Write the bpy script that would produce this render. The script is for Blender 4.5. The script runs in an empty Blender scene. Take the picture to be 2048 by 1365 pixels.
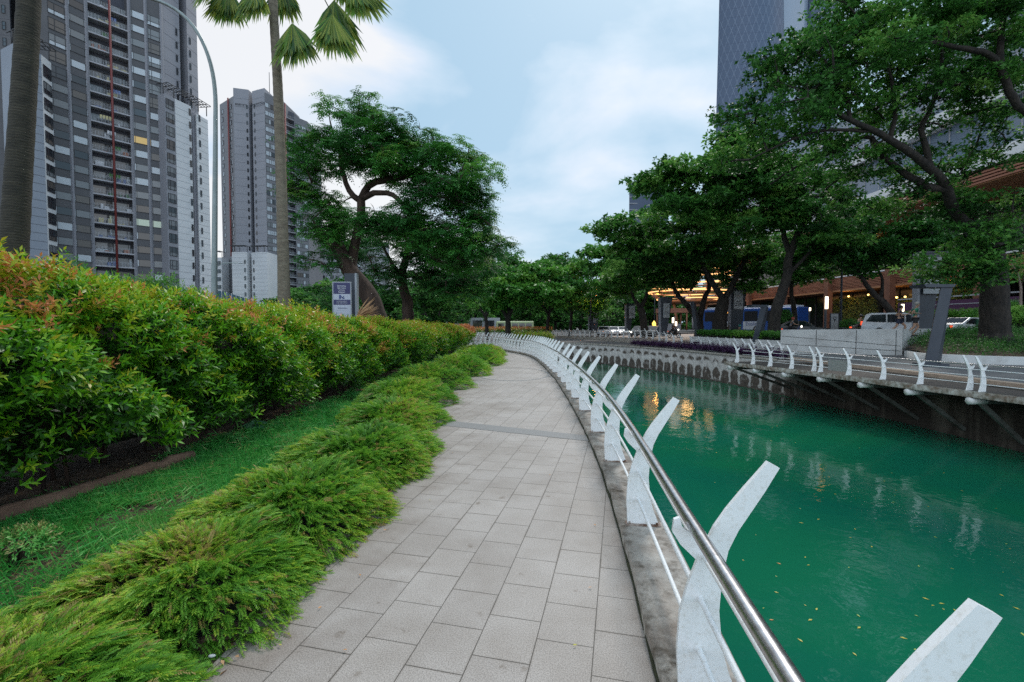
import bpy, bmesh, math, random
import numpy as np
from mathutils import Vector, Matrix
R = math.radians
rng = np.random.default_rng(7)
random.seed(7)
scene = bpy.context.scene
COL = scene.collection

# ------------------------------------------------------------------ camera
F_PX, CX, CY = 915.0, 1024.0, 682.5
CAM_H = 1.72
PITCH = math.atan((CY - 650.0) / F_PX)
cam_data = bpy.data.cameras.new("camera")
cam = bpy.data.objects.new("camera", cam_data)
COL.objects.link(cam)
cam_data.sensor_width = 36.0
cam_data.lens = F_PX / 2048.0 * 36.0
cam_data.clip_start = 0.05
cam_data.clip_end = 3000.0
cam.location = (0, 0, CAM_H)
cam.rotation_euler = (R(90) - PITCH, 0, 0)
scene.camera = cam

def P(px, py, d):
    """world point seen at photo pixel (px, py) at forward distance d"""
    a = (px - CX) / F_PX; b = (CY - py) / F_PX
    c, s = math.cos(PITCH), math.sin(PITCH)
    Y = c + b * s
    t = d / Y
    return Vector((a * t, d, CAM_H + (-s + b * c) * t))

def G(px, py, z=0.0):
    """ground point at height z under photo pixel"""
    v = P(px, py, 1.0) - Vector((0, 0, CAM_H))
    t = (z - CAM_H) / v.z
    return Vector((v.x * t, v.y * t, z))

# ------------------------------------------------------------------ world and sun
SUN_EL, SUN_AZ = 50.0, 20.0      # bright part of the cloud ahead and slightly right
world = bpy.data.worlds.new("World"); scene.world = world; world.use_nodes = True
nt = world.node_tree; N = nt.nodes; L = nt.links
bg = N["Background"]
sky = N.new("ShaderNodeTexSky"); sky.sky_type = 'NISHITA'; sky.sun_disc = False
sky.sun_elevation = R(SUN_EL); sky.sun_rotation = R(SUN_AZ)
sky.air_density = 1.2; sky.dust_density = 2.0; sky.ozone_density = 1.5
tc = N.new("ShaderNodeTexCoord")
mp = N.new("ShaderNodeMapping"); mp.inputs['Scale'].default_value = (1.0, 1.0, 2.2); mp.inputs['Location'].default_value = (0.35, 0.1, 0.55)
L.new(tc.outputs['Generated'], mp.inputs[0])
ns = N.new("ShaderNodeTexNoise"); ns.inputs['Scale'].default_value = 1.7; ns.inputs['Detail'].default_value = 7; ns.inputs['Roughness'].default_value = 0.5; ns.inputs['Distortion'].default_value = 0.35
L.new(mp.outputs[0], ns.inputs['Vector'])
rp = N.new("ShaderNodeValToRGB")
e = rp.color_ramp.elements
e[0].position = 0.25; e[0].color = (3.0, 4.6, 5.9, 1)
e[1].position = 0.80; e[1].color = (6.9, 6.95, 7.0, 1)
m1 = e.new(0.45); m1.color = (4.1, 5.4, 6.5, 1)
m2 = e.new(0.62); m2.color = (5.3, 6.1, 7.0, 1)
acc = N.new("ShaderNodeMath"); acc.operation = 'MULTIPLY_ADD'; acc.inputs[1].default_value = 3.0; acc.inputs[2].default_value = -0.99
L.new(ns.outputs[0], acc.inputs[0]); prev = acc.outputs[0]
# broad cloud banks: bright breaks in the cover and two blue-grey gaps, fixed directions of the sky
for (px_, py_, wd, amp) in ((1320, 60, 0.93, 0.30), (420, 300, 0.88, 0.30), (960, 40, 0.955, -0.36), (1140, 290, 0.965, -0.22), (-400, -800, 0.7, 0.2), (700, 560, 0.93, 0.12)):
    v_ = (P(px_, py_, 1.0) - Vector((0, 0, CAM_H))).normalized()
    dt = N.new("ShaderNodeVectorMath"); dt.operation = 'DOT_PRODUCT'; dt.inputs[1].default_value = v_; L.new(tc.outputs['Generated'], dt.inputs[0])
    mr = N.new("ShaderNodeMapRange"); mr.interpolation_type = 'SMOOTHSTEP'; mr.inputs[1].default_value = wd; mr.inputs[2].default_value = 1.0; mr.inputs[3].default_value = 0.0; mr.inputs[4].default_value = amp
    L.new(dt.outputs['Value'], mr.inputs[0]); ad = N.new("ShaderNodeMath"); L.new(prev, ad.inputs[0]); L.new(mr.outputs[0], ad.inputs[1]); prev = ad.outputs[0]
L.new(prev, rp.inputs[0])
mx = N.new("ShaderNodeMixRGB"); mx.inputs[0].default_value = 0.86
L.new(sky.outputs[0], mx.inputs[1]); L.new(rp.outputs[0], mx.inputs[2])
# added fill: sky behind the camera brightened to light the surfaces facing it
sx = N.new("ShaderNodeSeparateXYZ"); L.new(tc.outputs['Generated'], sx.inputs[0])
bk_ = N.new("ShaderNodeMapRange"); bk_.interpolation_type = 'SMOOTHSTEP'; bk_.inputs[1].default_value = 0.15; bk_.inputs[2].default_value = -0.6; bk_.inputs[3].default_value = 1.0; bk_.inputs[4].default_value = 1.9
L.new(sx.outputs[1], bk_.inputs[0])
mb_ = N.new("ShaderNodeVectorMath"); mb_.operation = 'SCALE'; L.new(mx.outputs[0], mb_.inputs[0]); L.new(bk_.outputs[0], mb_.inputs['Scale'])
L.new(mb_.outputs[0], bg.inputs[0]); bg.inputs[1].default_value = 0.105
sd = bpy.data.lights.new("sun", 'SUN'); sd.energy = 1.5; sd.angle = R(12); sd.color = (1.0, 0.96, 0.9)
so = bpy.data.objects.new("sun", sd); COL.objects.link(so)
sv = Vector((math.sin(R(SUN_AZ)) * math.cos(R(SUN_EL)), math.cos(R(SUN_AZ)) * math.cos(R(SUN_EL)), math.sin(R(SUN_EL))))
so.rotation_euler = (-sv).to_track_quat('-Z', 'Y').to_euler()
scene.view_settings.view_transform = 'Standard'
scene.view_settings.look = 'None'
scene.view_settings.exposure = 0.40
scene.cycles.max_bounces = 6; scene.cycles.diffuse_bounces = 3; scene.cycles.glossy_bounces = 3
scene.cycles.transmission_bounces = 4; scene.cycles.transparent_max_bounces = 6
scene.cycles.use_denoising = False; scene.cycles.sample_clamp_indirect = 4.0

# ------------------------------------------------------------------ materials
def mat(name, c, rough=0.6, metal=0.0, emit=None, es=1.0, spec=None):
    m = bpy.data.materials.new(name); m.use_nodes = True
    b = m.node_tree.nodes["Principled BSDF"]
    b.inputs['Base Color'].default_value = (*c, 1); b.inputs['Roughness'].default_value = rough
    b.inputs['Metallic'].default_value = metal
    if spec is not None: b.inputs['Specular IOR Level'].default_value = spec
    if emit:
        b.inputs['Emission Color'].default_value = (*emit, 1); b.inputs['Emission Strength'].default_value = es
    return m

def nmat(name, c1, c2, scale=3.0, rough=0.7, bump=0.0, bscale=None, metal=0.0, lo=0.35, hi=0.65, detail=6, stretch=(1, 1, 1), coord='Object', spec=None, dist=0.02, c3=None, scale3=1.0):
    m = mat(name, c1, rough, metal, spec=spec); t = m.node_tree; n = t.nodes; l = t.links; b = n["Principled BSDF"]
    tc = n.new("ShaderNodeTexCoord"); mp = n.new("ShaderNodeMapping"); mp.inputs['Scale'].default_value = stretch
    l.new(tc.outputs[coord], mp.inputs[0])
    no = n.new("ShaderNodeTexNoise"); no.inputs['Scale'].default_value = scale; no.inputs['Detail'].default_value = detail; no.inputs['Roughness'].default_value = 0.6
    l.new(mp.outputs[0], no.inputs['Vector'])
    r = n.new("ShaderNodeValToRGB"); r.color_ramp.elements[0].position = lo; r.color_ramp.elements[1].position = hi
    r.color_ramp.elements[0].color = (*c1, 1); r.color_ramp.elements[1].color = (*c2, 1)
    l.new(no.outputs[0], r.inputs[0])
    out = r.outputs[0]
    if c3:
        n3 = n.new("ShaderNodeTexNoise"); n3.inputs['Scale'].default_value = scale3; n3.inputs['Detail'].default_value = 8; n3.inputs['Roughness'].default_value = 0.65
        l.new(tc.outputs[coord], n3.inputs['Vector'])
        r3 = n.new("ShaderNodeValToRGB"); r3.color_ramp.elements[0].position = 0.5; r3.color_ramp.elements[1].position = 0.68
        l.new(n3.outputs[0], r3.inputs[0])
        mm = n.new("ShaderNodeMixRGB"); l.new(r3.outputs[0], mm.inputs[0]); l.new(out, mm.inputs[1]); mm.inputs[2].default_value = (*c3, 1)
        out = mm.outputs[0]
    l.new(out, b.inputs['Base Color'])
    if bump:
        nb = n.new("ShaderNodeTexNoise"); nb.inputs['Scale'].default_value = bscale or scale * 4; nb.inputs['Detail'].default_value = 5
        l.new(mp.outputs[0], nb.inputs['Vector'])
        bp = n.new("ShaderNodeBump"); bp.inputs['Strength'].default_value = bump; bp.inputs['Distance'].default_value = dist
        l.new(nb.outputs[0], bp.inputs['Height']); l.new(bp.outputs[0], b.inputs['Normal'])
    return m

def leafmat(name, ramp, rough=0.5, trans=0.25, var=0.25, spec=0.35):
    """ramp: list of (pos, colour) driven by the 'tone' attribute plus a random value per leaf"""
    m = mat(name, (0.05, 0.1, 0.02), rough, spec=spec); t = m.node_tree; n = t.nodes; l = t.links; b = n["Principled BSDF"]
    at = n.new("ShaderNodeAttribute"); at.attribute_name = "tone"
    ge = n.new("ShaderNodeNewGeometry")
    ma = n.new("ShaderNodeMath"); ma.operation = 'MULTIPLY_ADD'; ma.inputs[1].default_value = var
    l.new(ge.outputs['Random Per Island'], ma.inputs[0]); l.new(at.outputs['Fac'], ma.inputs[2])
    r = n.new("ShaderNodeValToRGB"); el = r.color_ramp.elements
    el[0].position = ramp[0][0]; el[0].color = (*ramp[0][1], 1); el[1].position = ramp[-1][0]; el[1].color = (*ramp[-1][1], 1)
    for p, c in ramp[1:-1]:
        q = el.new(p); q.color = (*c, 1)
    l.new(ma.outputs[0], r.inputs[0]); l.new(r.outputs[0], b.inputs['Base Color'])
    tr = n.new("ShaderNodeBsdfTranslucent"); l.new(r.outputs[0], tr.inputs[0])
    ms = n.new("ShaderNodeMixShader"); ms.inputs[0].default_value = trans
    l.new(b.outputs[0], ms.inputs[1]); l.new(tr.outputs[0], ms.inputs[2])
    l.new(ms.outputs[0], n["Material Output"].inputs[0])
    return m

# ------------------------------------------------------------------ mesh building
def tag(o, label=None, cat=None, group=None, kind=None):
    if label: o['label'] = label
    if cat: o['category'] = cat
    if group: o['group'] = group
    if kind: o['kind'] = kind
    return o

def empty(name, loc=(0, 0, 0), rz=0.0, label=None, cat=None, group=None, kind=None):
    o = bpy.data.objects.new(name, None); COL.objects.link(o); o.empty_display_size = 0.2
    o.location = loc; o.rotation_euler = (0, 0, rz)
    return tag(o, label, cat, group, kind)

def addobj(name, me, mats=(), parent=None):
    o = bpy.data.objects.new(name, me); COL.objects.link(o)
    for m in (mats if isinstance(mats, (list, tuple)) else [mats]):
        if m and not (len(me.materials) and m.name in me.materials): me.materials.append(m)
    if parent: o.parent = parent
    return o

def copy_tree(o, parent=None):
    c = o.copy(); COL.objects.link(c); c.parent = parent
    for ch in list(o.children): copy_tree(ch, c)
    return c

class MB:
    def __init__(s): s.v = []; s.f = []; s.m = []; s.mi = 0; s.sm = []; s.smooth = False
    def add(s, vs, fs):
        b = len(s.v); s.v += [tuple(x) for x in vs]
        for f in fs:
            s.f.append(tuple(b + i for i in f)); s.m.append(s.mi); s.sm.append(s.smooth)
        return s
    def hexa(s, p):
        return s.add(p, [(3, 2, 1, 0), (4, 5, 6, 7), (0, 1, 5, 4), (1, 2, 6, 5), (2, 3, 7, 6), (3, 0, 4, 7)])
    def box(s, x0, x1, y0, y1, z0, z1, M=None):
        p = [Vector(q) for q in ((x0, y0, z0), (x1, y0, z0), (x1, y1, z0), (x0, y1, z0), (x0, y0, z1), (x1, y0, z1), (x1, y1, z1), (x0, y1, z1))]
        if M: p = [M @ q for q in p]
        return s.hexa(p)
    def prism(s, poly, z0, z1, M=None):
        n = len(poly)
        z0f = z0 if callable(z0) else (lambda x, y: z0); z1f = z1 if callable(z1) else (lambda x, y: z1)
        a = [Vector((x, y, z0f(x, y))) for x, y in poly]; b = [Vector((x, y, z1f(x, y))) for x, y in poly]
        p = a + b
        if M: p = [M @ q for q in p]
        return s.add(p, [tuple(reversed(range(n))), tuple(range(n, 2 * n))] + [(i, (i + 1) % n, n + (i + 1) % n, n + i) for i in range(n)])
    def plate(s, prof, t, M=None):
        """profile in local x,z extruded +-t/2 in local y"""
        n = len(prof)
        p = [Vector((x, -t / 2, z)) for x, z in prof] + [Vector((x, t / 2, z)) for x, z in prof]
        if M: p = [M @ q for q in p]
        return s.add(p, [tuple(range(n)), tuple(reversed(range(n, 2 * n)))] + [((i + 1) % n, i, n + i, n + (i + 1) % n) for i in range(n)])
    def tube(s, pts, r, n=8, cap=True):
        pts = [Vector(p) for p in pts]; k = len(pts)
        rr = r if isinstance(r, (list, tuple)) else [r] * k
        old = s.smooth; s.smooth = True
        ring = []; up = None
        for i, p in enumerate(pts):
            t = (pts[min(i + 1, k - 1)] - pts[max(i - 1, 0)])
            if t.length < 1e-9: t = Vector((0, 0, 1))
            t.normalize()
            if up is None: up = t.orthogonal().normalized()
            else:
                up = up - t * up.dot(t)
                if up.length < 1e-6: up = t.orthogonal()
                up.normalize()
            w = t.cross(up)
            ring.append([p + (up * math.cos(2 * math.pi * j / n) + w * math.sin(2 * math.pi * j / n)) * rr[i] for j in range(n)])
        vs = [q for rg in ring for q in rg]
        fs = [(i * n + j, i * n + (j + 1) % n, (i + 1) * n + (j + 1) % n, (i + 1) * n + j) for i in range(k - 1) for j in range(n)]
        if cap: fs += [tuple(reversed(range(n))), tuple((k - 1) * n + j for j in range(n))]
        s.add(vs, fs); s.smooth = old
        return s
    def ball(s, c, r, n=10, m=6, M=None):
        c = Vector(c); rx, ry, rz = r if isinstance(r, (list, tuple)) else (r, r, r)
        old = s.smooth; s.smooth = True
        vs = [c + Vector((0, 0, rz))]
        for i in range(1, m):
            th = math.pi * i / m
            for j in range(n):
                ph = 2 * math.pi * j / n
                vs.append(c + Vector((rx * math.sin(th) * math.cos(ph), ry * math.sin(th) * math.sin(ph), rz * math.cos(th))))
        vs.append(c - Vector((0, 0, rz)))
        if M: vs = [M @ q for q in vs]
        fs = [(0, 1 + j, 1 + (j + 1) % n) for j in range(n)]
        for i in range(m - 2):
            for j in range(n):
                a = 1 + i * n; fs.append((a + j, a + n + j, a + n + (j + 1) % n, a + (j + 1) % n))
        e = len(vs) - 1; a = 1 + (m - 2) * n
        fs += [(e, a + (j + 1) % n, a + j) for j in range(n)]
        s.add(vs, fs); s.smooth = old
        return s
    def mesh(s, name):
        me = bpy.data.meshes.new(name); me.from_pydata(s.v, [], s.f)
        me.polygons.foreach_set('material_index', s.m); me.polygons.foreach_set('use_smooth', s.sm)
        me.update(); return me
    def build(s, name, mats, parent=None, bevel=0.0):
        o = addobj(name, s.mesh(name), mats, parent)
        if bevel:
            b = o.modifiers.new("bevel", 'BEVEL'); b.width = bevel; b.segments = 2; b.limit_method = 'ANGLE'
        return o

def fastmesh(name, V, Q, tone=None, uv=None):
    me = bpy.data.meshes.new(name); V = np.asarray(V, np.float32); Q = np.asarray(Q, np.int32); k = Q.shape[1]
    me.vertices.add(len(V)); me.vertices.foreach_set('co', V.ravel())
    me.loops.add(Q.size); me.loops.foreach_set('vertex_index', Q.ravel())
    me.polygons.add(len(Q)); me.polygons.foreach_set('loop_start', np.arange(0, Q.size, k, dtype=np.int32))
    me.polygons.foreach_set('loop_total', np.full(len(Q), k, dtype=np.int32))
    me.update(calc_edges=True)
    if tone is not None:
        a = me.attributes.new('tone', 'FLOAT', 'POINT'); a.data.foreach_set('value', np.asarray(tone, np.float32))
    if uv is not None:
        u = me.uv_layers.new(name='UVMap'); u.data.foreach_set('uv', np.asarray(uv, np.float32)[Q.ravel()].ravel())
    return me

def unit(a): return a / np.maximum(np.linalg.norm(a, axis=-1, keepdims=True), 1e-9)

def leaves(pos, dr, nr, Ln, W, tone):
    """one folded diamond (two triangles as a quad) per leaf"""
    n = len(pos); dr = unit(dr); sd = unit(np.cross(dr, nr)); nr = np.cross(sd, dr)
    Ln = np.broadcast_to(np.asarray(Ln, float), (n,))[:, None]; W = np.broadcast_to(np.asarray(W, float), (n,))[:, None]
    V = np.empty((n, 4, 3)); mid = pos + dr * Ln * 0.45
    V[:, 0] = pos; V[:, 1] = mid + sd * W * 0.5 + nr * W * 0.12; V[:, 2] = pos + dr * Ln - nr * Ln * 0.12; V[:, 3] = mid - sd * W * 0.5 + nr * W * 0.12
    return V.reshape(-1, 3), np.arange(4 * n).reshape(n, 4), np.repeat(tone, 4)

def join(parts):
    Vs, Qs, Ts = [], [], []; o = 0
    for V, Q, T in parts:
        Vs.append(V); Qs.append(Q + o); Ts.append(T); o += len(V)
    return np.concatenate(Vs), np.concatenate(Qs), np.concatenate(Ts)

def rdir(n, r=rng): return unit(r.normal(size=(n, 3)))

def catmull(pts, step):
    """smooth curve through points, resampled by arc length"""
    p = np.asarray(pts, float); q = np.vstack([2 * p[0] - p[1], p, 2 * p[-1] - p[-2]]); out = []
    for i in range(1, len(q) - 2):
        for t in np.linspace(0, 1, 40, endpoint=False):
            a, b, c, d = q[i - 1:i + 3]
            out.append(0.5 * ((2 * b) + (c - a) * t + (2 * a - 5 * b + 4 * c - d) * t * t + (-a + 3 * b - 3 * c + d) * t ** 3))
    out.append(p[-1]); out = np.array(out)
    s = np.concatenate([[0], np.cumsum(np.linalg.norm(np.diff(out, axis=0), axis=1))])
    n = max(2, int(round(s[-1] / step)) + 1); u = np.linspace(0, s[-1], n)
    return np.stack([np.interp(u, s, out[:, k]) for k in range(out.shape[1])], 1)

def text_mesh(txt, size, align='CENTER'):
    cu = bpy.data.curves.new("txt", 'FONT'); cu.body = txt; cu.size = size; cu.align_x = align; cu.align_y = 'CENTER'; cu.extrude = 0.004
    cu.space_line = 1.0
    o = bpy.data.objects.new("txt", cu); COL.objects.link(o)
    bpy.context.view_layer.update()
    me = bpy.data.meshes.new_from_object(o.evaluated_get(bpy.context.evaluated_depsgraph_get()))
    bpy.data.objects.remove(o); return me
# ================================================================== materials
M_white = nmat('white_paint', (0.80, 0.80, 0.80), (0.76, 0.76, 0.76), 3, 0.42, c3=(0.68, 0.66, 0.63), scale3=55, lo=0.45, hi=0.8, stretch=(1, 1, .5))
M_white_far = nmat('weathered_white_paint', (0.76, 0.76, 0.76), (0.64, 0.62, 0.6), 3, 0.5)
M_steel = nmat('brushed_steel', (0.62, 0.61, 0.62), (0.42, 0.40, 0.41), 30, 0.3, metal=1.0, bump=0.15, bscale=220, dist=0.001)
M_rust = nmat('rusty_steel', (0.36, 0.30, 0.26), (0.12, 0.055, 0.03), 14, 0.8, bump=0.4, bscale=50, dist=0.004)
M_soil = nmat('soil', (0.035, 0.022, 0.014), (0.10, 0.065, 0.04), 9, 0.95, bump=1.0, bscale=40, dist=0.03)
M_concrete = nmat('concrete', (0.46, 0.46, 0.455), (0.56, 0.56, 0.55), 1.0, 0.85, bump=0.15, bscale=30, dist=0.003, c3=(0.38, 0.37, 0.36), scale3=1.2)
M_oldconc = nmat('weathered_concrete', (0.21, 0.17, 0.14), (0.42, 0.38, 0.335), 5, 0.9, bump=0.8, bscale=30, dist=0.012, c3=(0.085, 0.065, 0.045), scale3=7)
M_asphalt = nmat('asphalt', (0.045, 0.045, 0.047), (0.07, 0.07, 0.072), 3, 0.85, bump=0.3, bscale=120, dist=0.004)
M_grey_pave = nmat('grey_paving', (0.10, 0.10, 0.105), (0.15, 0.145, 0.145), 1.5, 0.8, bump=0.2, bscale=60, dist=0.003)
M_tan = nmat('tan_brick_paving', (0.33, 0.24, 0.18), (0.42, 0.32, 0.24), 6, 0.8)
M_plaza = nmat('pink_paving', (0.34, 0.25, 0.20), (0.42, 0.33, 0.27), 2, 0.8)
M_darkwood = nmat('dark_deck_boards', (0.045, 0.035, 0.03), (0.08, 0.065, 0.055), 2, 0.75, stretch=(1, 8, 1))
M_slate = nmat('dark_slate_paint', (0.030, 0.037, 0.052), (0.045, 0.052, 0.068), 1.2, 0.55)
M_bark = nmat('dark_bark', (0.010, 0.008, 0.007), (0.036, 0.028, 0.023), 6, 0.9, bump=1.0, bscale=18, dist=0.04, stretch=(1, 1, 0.35))
M_bark2 = nmat('brown_bark', (0.022, 0.013, 0.010), (0.08, 0.05, 0.038), 4, 0.9, bump=1.0, bscale=14, dist=0.04, stretch=(1, 1, 0.3))

# paving of the path
def paver_mat():
    m = mat('granite_paving', (0.4, 0.39, 0.38), 0.62, spec=0.4); t = m.node_tree; n = t.nodes; l = t.links; b = n["Principled BSDF"]
    tc = n.new("ShaderNodeTexCoord"); mp = n.new("ShaderNodeMapping"); mp.vector_type = 'TEXTURE'
    ang = R(90 - 13.2)
    mp.inputs['Rotation'].default_value = (0, 0, ang)
    mp.inputs['Location'].default_value = (0.468, 2.519, 0)
    l.new(tc.outputs['Object'], mp.inputs[0])
    def brick(c1, c2, mo, ms, sm):
        k = n.new("ShaderNodeTexBrick"); k.inputs['Scale'].default_value = 1; k.inputs['Brick Width'].default_value = 0.342; k.inputs['Row Height'].default_value = 0.308
        k.offset = 0.42; k.inputs['Mortar Size'].default_value = ms; k.inputs['Mortar Smooth'].default_value = sm; k.inputs['Bias'].default_value = 0
        k.inputs['Color1'].default_value = (*c1, 1); k.inputs['Color2'].default_value = (*c2, 1); k.inputs['Mortar'].default_value = (*mo, 1)
        l.new(mp.outputs[0], k.inputs['Vector']); return k
    k = brick((0.395, 0.358, 0.328), (0.355, 0.32, 0.293), (0.07, 0.06, 0.05), 0.0028, 0.3)
    g = n.new("ShaderNodeTexNoise"); g.inputs['Scale'].default_value = 150; g.inputs['Detail'].default_value = 3
    l.new(tc.outputs['Object'], g.inputs['Vector'])
    gr = n.new("ShaderNodeValToRGB"); gr.color_ramp.elements[0].position = 0.33; gr.color_ramp.elements[0].color = (0.58, 0.57, 0.56, 1); gr.color_ramp.elements[1].position = 0.62; gr.color_ramp.elements[1].color = (1.16, 1.16, 1.16, 1)
    l.new(g.outputs[0], gr.inputs[0])
    mu = n.new("ShaderNodeMixRGB"); mu.blend_type = 'MULTIPLY'; mu.inputs[0].default_value = 1; l.new(k.outputs[0], mu.inputs[1]); l.new(gr.outputs[0], mu.inputs[2])
    # broad stains
    s = n.new("ShaderNodeTexNoise"); s.inputs['Scale'].default_value = 0.9; s.inputs['Detail'].default_value = 8; s.inputs['Roughness'].default_value = 0.65
    l.new(tc.outputs['Object'], s.inputs['Vector'])
    sr = n.new("ShaderNodeValToRGB"); sr.color_ramp.elements[0].position = 0.30; sr.color_ramp.elements[0].color = (0.72, 0.69, 0.66, 1); sr.color_ramp.elements[1].position = 0.58; sr.color_ramp.elements[1].color = (1, 1, 1, 1)
    l.new(s.outputs[0], sr.inputs[0])
    m2 = n.new("ShaderNodeMixRGB"); m2.blend_type = 'MULTIPLY'; m2.inputs[0].default_value = 1; l.new(mu.outputs[0], m2.inputs[1]); l.new(sr.outputs[0], m2.inputs[2])
    # brown damp dirt washed from the planting bed over the first row of slabs: follows the vertex attribute 'tone'
    at = n.new("ShaderNodeAttribute"); at.attribute_name = 'tone'
    s2 = n.new("ShaderNodeTexNoise"); s2.inputs['Scale'].default_value = 3.5; s2.inputs['Detail'].default_value = 6
    l.new(tc.outputs['Object'], s2.inputs['Vector'])
    ad = n.new("ShaderNodeMath"); ad.operation = 'MULTIPLY_ADD'; ad.inputs[1].default_value = 1.3; l.new(s2.outputs[0], ad.inputs[0])
    sb = n.new("ShaderNodeMath"); sb.operation = 'SUBTRACT'; l.new(at.outputs['Fac'], sb.inputs[0]); sb.inputs[1].default_value = 1.0
    l.new(sb.outputs[0], ad.inputs[2])
    cl = n.new("ShaderNodeClamp"); l.new(ad.outputs[0], cl.inputs[0])
    dm = n.new("ShaderNodeMath"); dm.operation = 'MULTIPLY'; dm.inputs[1].default_value = 0.85; l.new(cl.outputs[0], dm.inputs[0])
    m3 = n.new("ShaderNodeMixRGB"); m3.blend_type = 'MULTIPLY'; l.new(dm.outputs[0], m3.inputs[0]); l.new(m2.outputs[0], m3.inputs[1]); m3.inputs[2].default_value = (0.42, 0.34, 0.28, 1)
    s5 = n.new("ShaderNodeTexNoise"); s5.inputs['Scale'].default_value = 7; s5.inputs['Detail'].default_value = 4; l.new(tc.outputs['Object'], s5.inputs['Vector'])
    r5 = n.new("ShaderNodeValToRGB"); r5.color_ramp.elements[0].position = 0.66; r5.color_ramp.elements[1].position = 0.73; l.new(s5.outputs[0], r5.inputs[0])
    m5 = n.new("ShaderNodeMixRGB"); m5.blend_type = 'MULTIPLY'; l.new(r5.outputs[0], m5.inputs[0]); l.new(m3.outputs[0], m5.inputs[1]); m5.inputs[2].default_value = (0.66, 0.62, 0.58, 1)
    kw_ = brick((1, 1, 1), (1, 1, 1), (0, 0, 0), 0.014, 1.0)
    s6 = n.new("ShaderNodeTexNoise"); s6.inputs['Scale'].default_value = 1.7; s6.inputs['Detail'].default_value = 7; l.new(tc.outputs['Object'], s6.inputs['Vector'])
    r6 = n.new("ShaderNodeValToRGB"); r6.color_ramp.elements[0].position = 0.45; r6.color_ramp.elements[1].position = 0.66; l.new(s6.outputs[0], r6.inputs[0])
    f6 = n.new("ShaderNodeMath"); f6.operation = 'MULTIPLY'; l.new(kw_.outputs['Fac'], f6.inputs[0]); l.new(r6.outputs[0], f6.inputs[1])
    f7 = n.new("ShaderNodeMath"); f7.operation = 'MULTIPLY'; f7.inputs[1].default_value = 0.6; l.new(f6.outputs[0], f7.inputs[0])
    m6 = n.new("ShaderNodeMixRGB"); m6.blend_type = 'MULTIPLY'; l.new(f7.outputs[0], m6.inputs[0]); l.new(m5.outputs[0], m6.inputs[1]); m6.inputs[2].default_value = (0.42, 0.38, 0.33, 1)
    l.new(m6.outputs[0], b.inputs['Base Color'])
    bp = n.new("ShaderNodeBump"); bp.inputs['Strength'].default_value = 0.35; bp.inputs['Distance'].default_value = 0.003
    k2 = brick((1, 1, 1), (0.9, 0.9, 0.9), (0, 0, 0), 0.004, 0.5)
    m4 = n.new("ShaderNodeMixRGB"); m4.blend_type = 'MULTIPLY'; m4.inputs[0].default_value = 0.4; l.new(k2.outputs[0], m4.inputs[1]); l.new(g.outputs[0], m4.inputs[2])
    l.new(m4.outputs[0], bp.inputs['Height']); l.new(bp.outputs[0], b.inputs['Normal'])
    return m
M_paver = paver_mat()
M_band = nmat('dark_granite_band', (0.17, 0.165, 0.16), (0.22, 0.215, 0.21), 60, 0.6)

def water_mat():
    m = mat('canal_water', (0.0, 0.105, 0.052), 0.03, spec=0.5); t = m.node_tree; n = t.nodes; l = t.links; b = n["Principled BSDF"]
    b.inputs['IOR'].default_value = 1.33
    tc = n.new("ShaderNodeTexCoord")
    c = n.new("ShaderNodeTexNoise"); c.inputs['Scale'].default_value = 0.16; c.inputs['Detail'].default_value = 7; c.inputs['Distortion'].default_value = 0.8
    l.new(tc.outputs['Object'], c.inputs['Vector'])
    r = n.new("ShaderNodeValToRGB"); r.color_ramp.elements[0].position = 0.3; r.color_ramp.elements[0].color = (0.004, 0.095, 0.066, 1)
    r.color_ramp.elements[1].position = 0.7; r.color_ramp.elements[1].color = (0.008, 0.135, 0.055, 1)
    l.new(c.outputs[0], r.inputs[0]); l.new(r.outputs[0], b.inputs['Base Color'])
    hs = []
    for sc, st, de, di in ((1.3, 0.017, 2, 1.2), (5.0, 0.0035, 2, 1.5), (0.4, 0.035, 2, 0.2)):
        w = n.new("ShaderNodeTexNoise"); w.inputs['Scale'].default_value = sc; w.inputs['Detail'].default_value = de; w.inputs['Distortion'].default_value = di
        l.new(tc.outputs['Object'], w.inputs['Vector'])
        k = n.new("ShaderNodeMath"); k.operation = 'MULTIPLY'; k.inputs[1].default_value = st; l.new(w.outputs[0], k.inputs[0]); hs.append(k)
    a = n.new("ShaderNodeMath"); l.new(hs[0].outputs[0], a.inputs[0]); l.new(hs[1].outputs[0], a.inputs[1])
    a2 = n.new("ShaderNodeMath"); l.new(a.outputs[0], a2.inputs[0]); l.new(hs[2].outputs[0], a2.inputs[1])
    bp = n.new("ShaderNodeBump"); bp.inputs['Strength'].default_value = 0.55; bp.inputs['Distance'].default_value = 1.0
    l.new(a2.outputs[0], bp.inputs['Height']); l.new(bp.outputs[0], b.inputs['Normal'])
    return m

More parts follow.
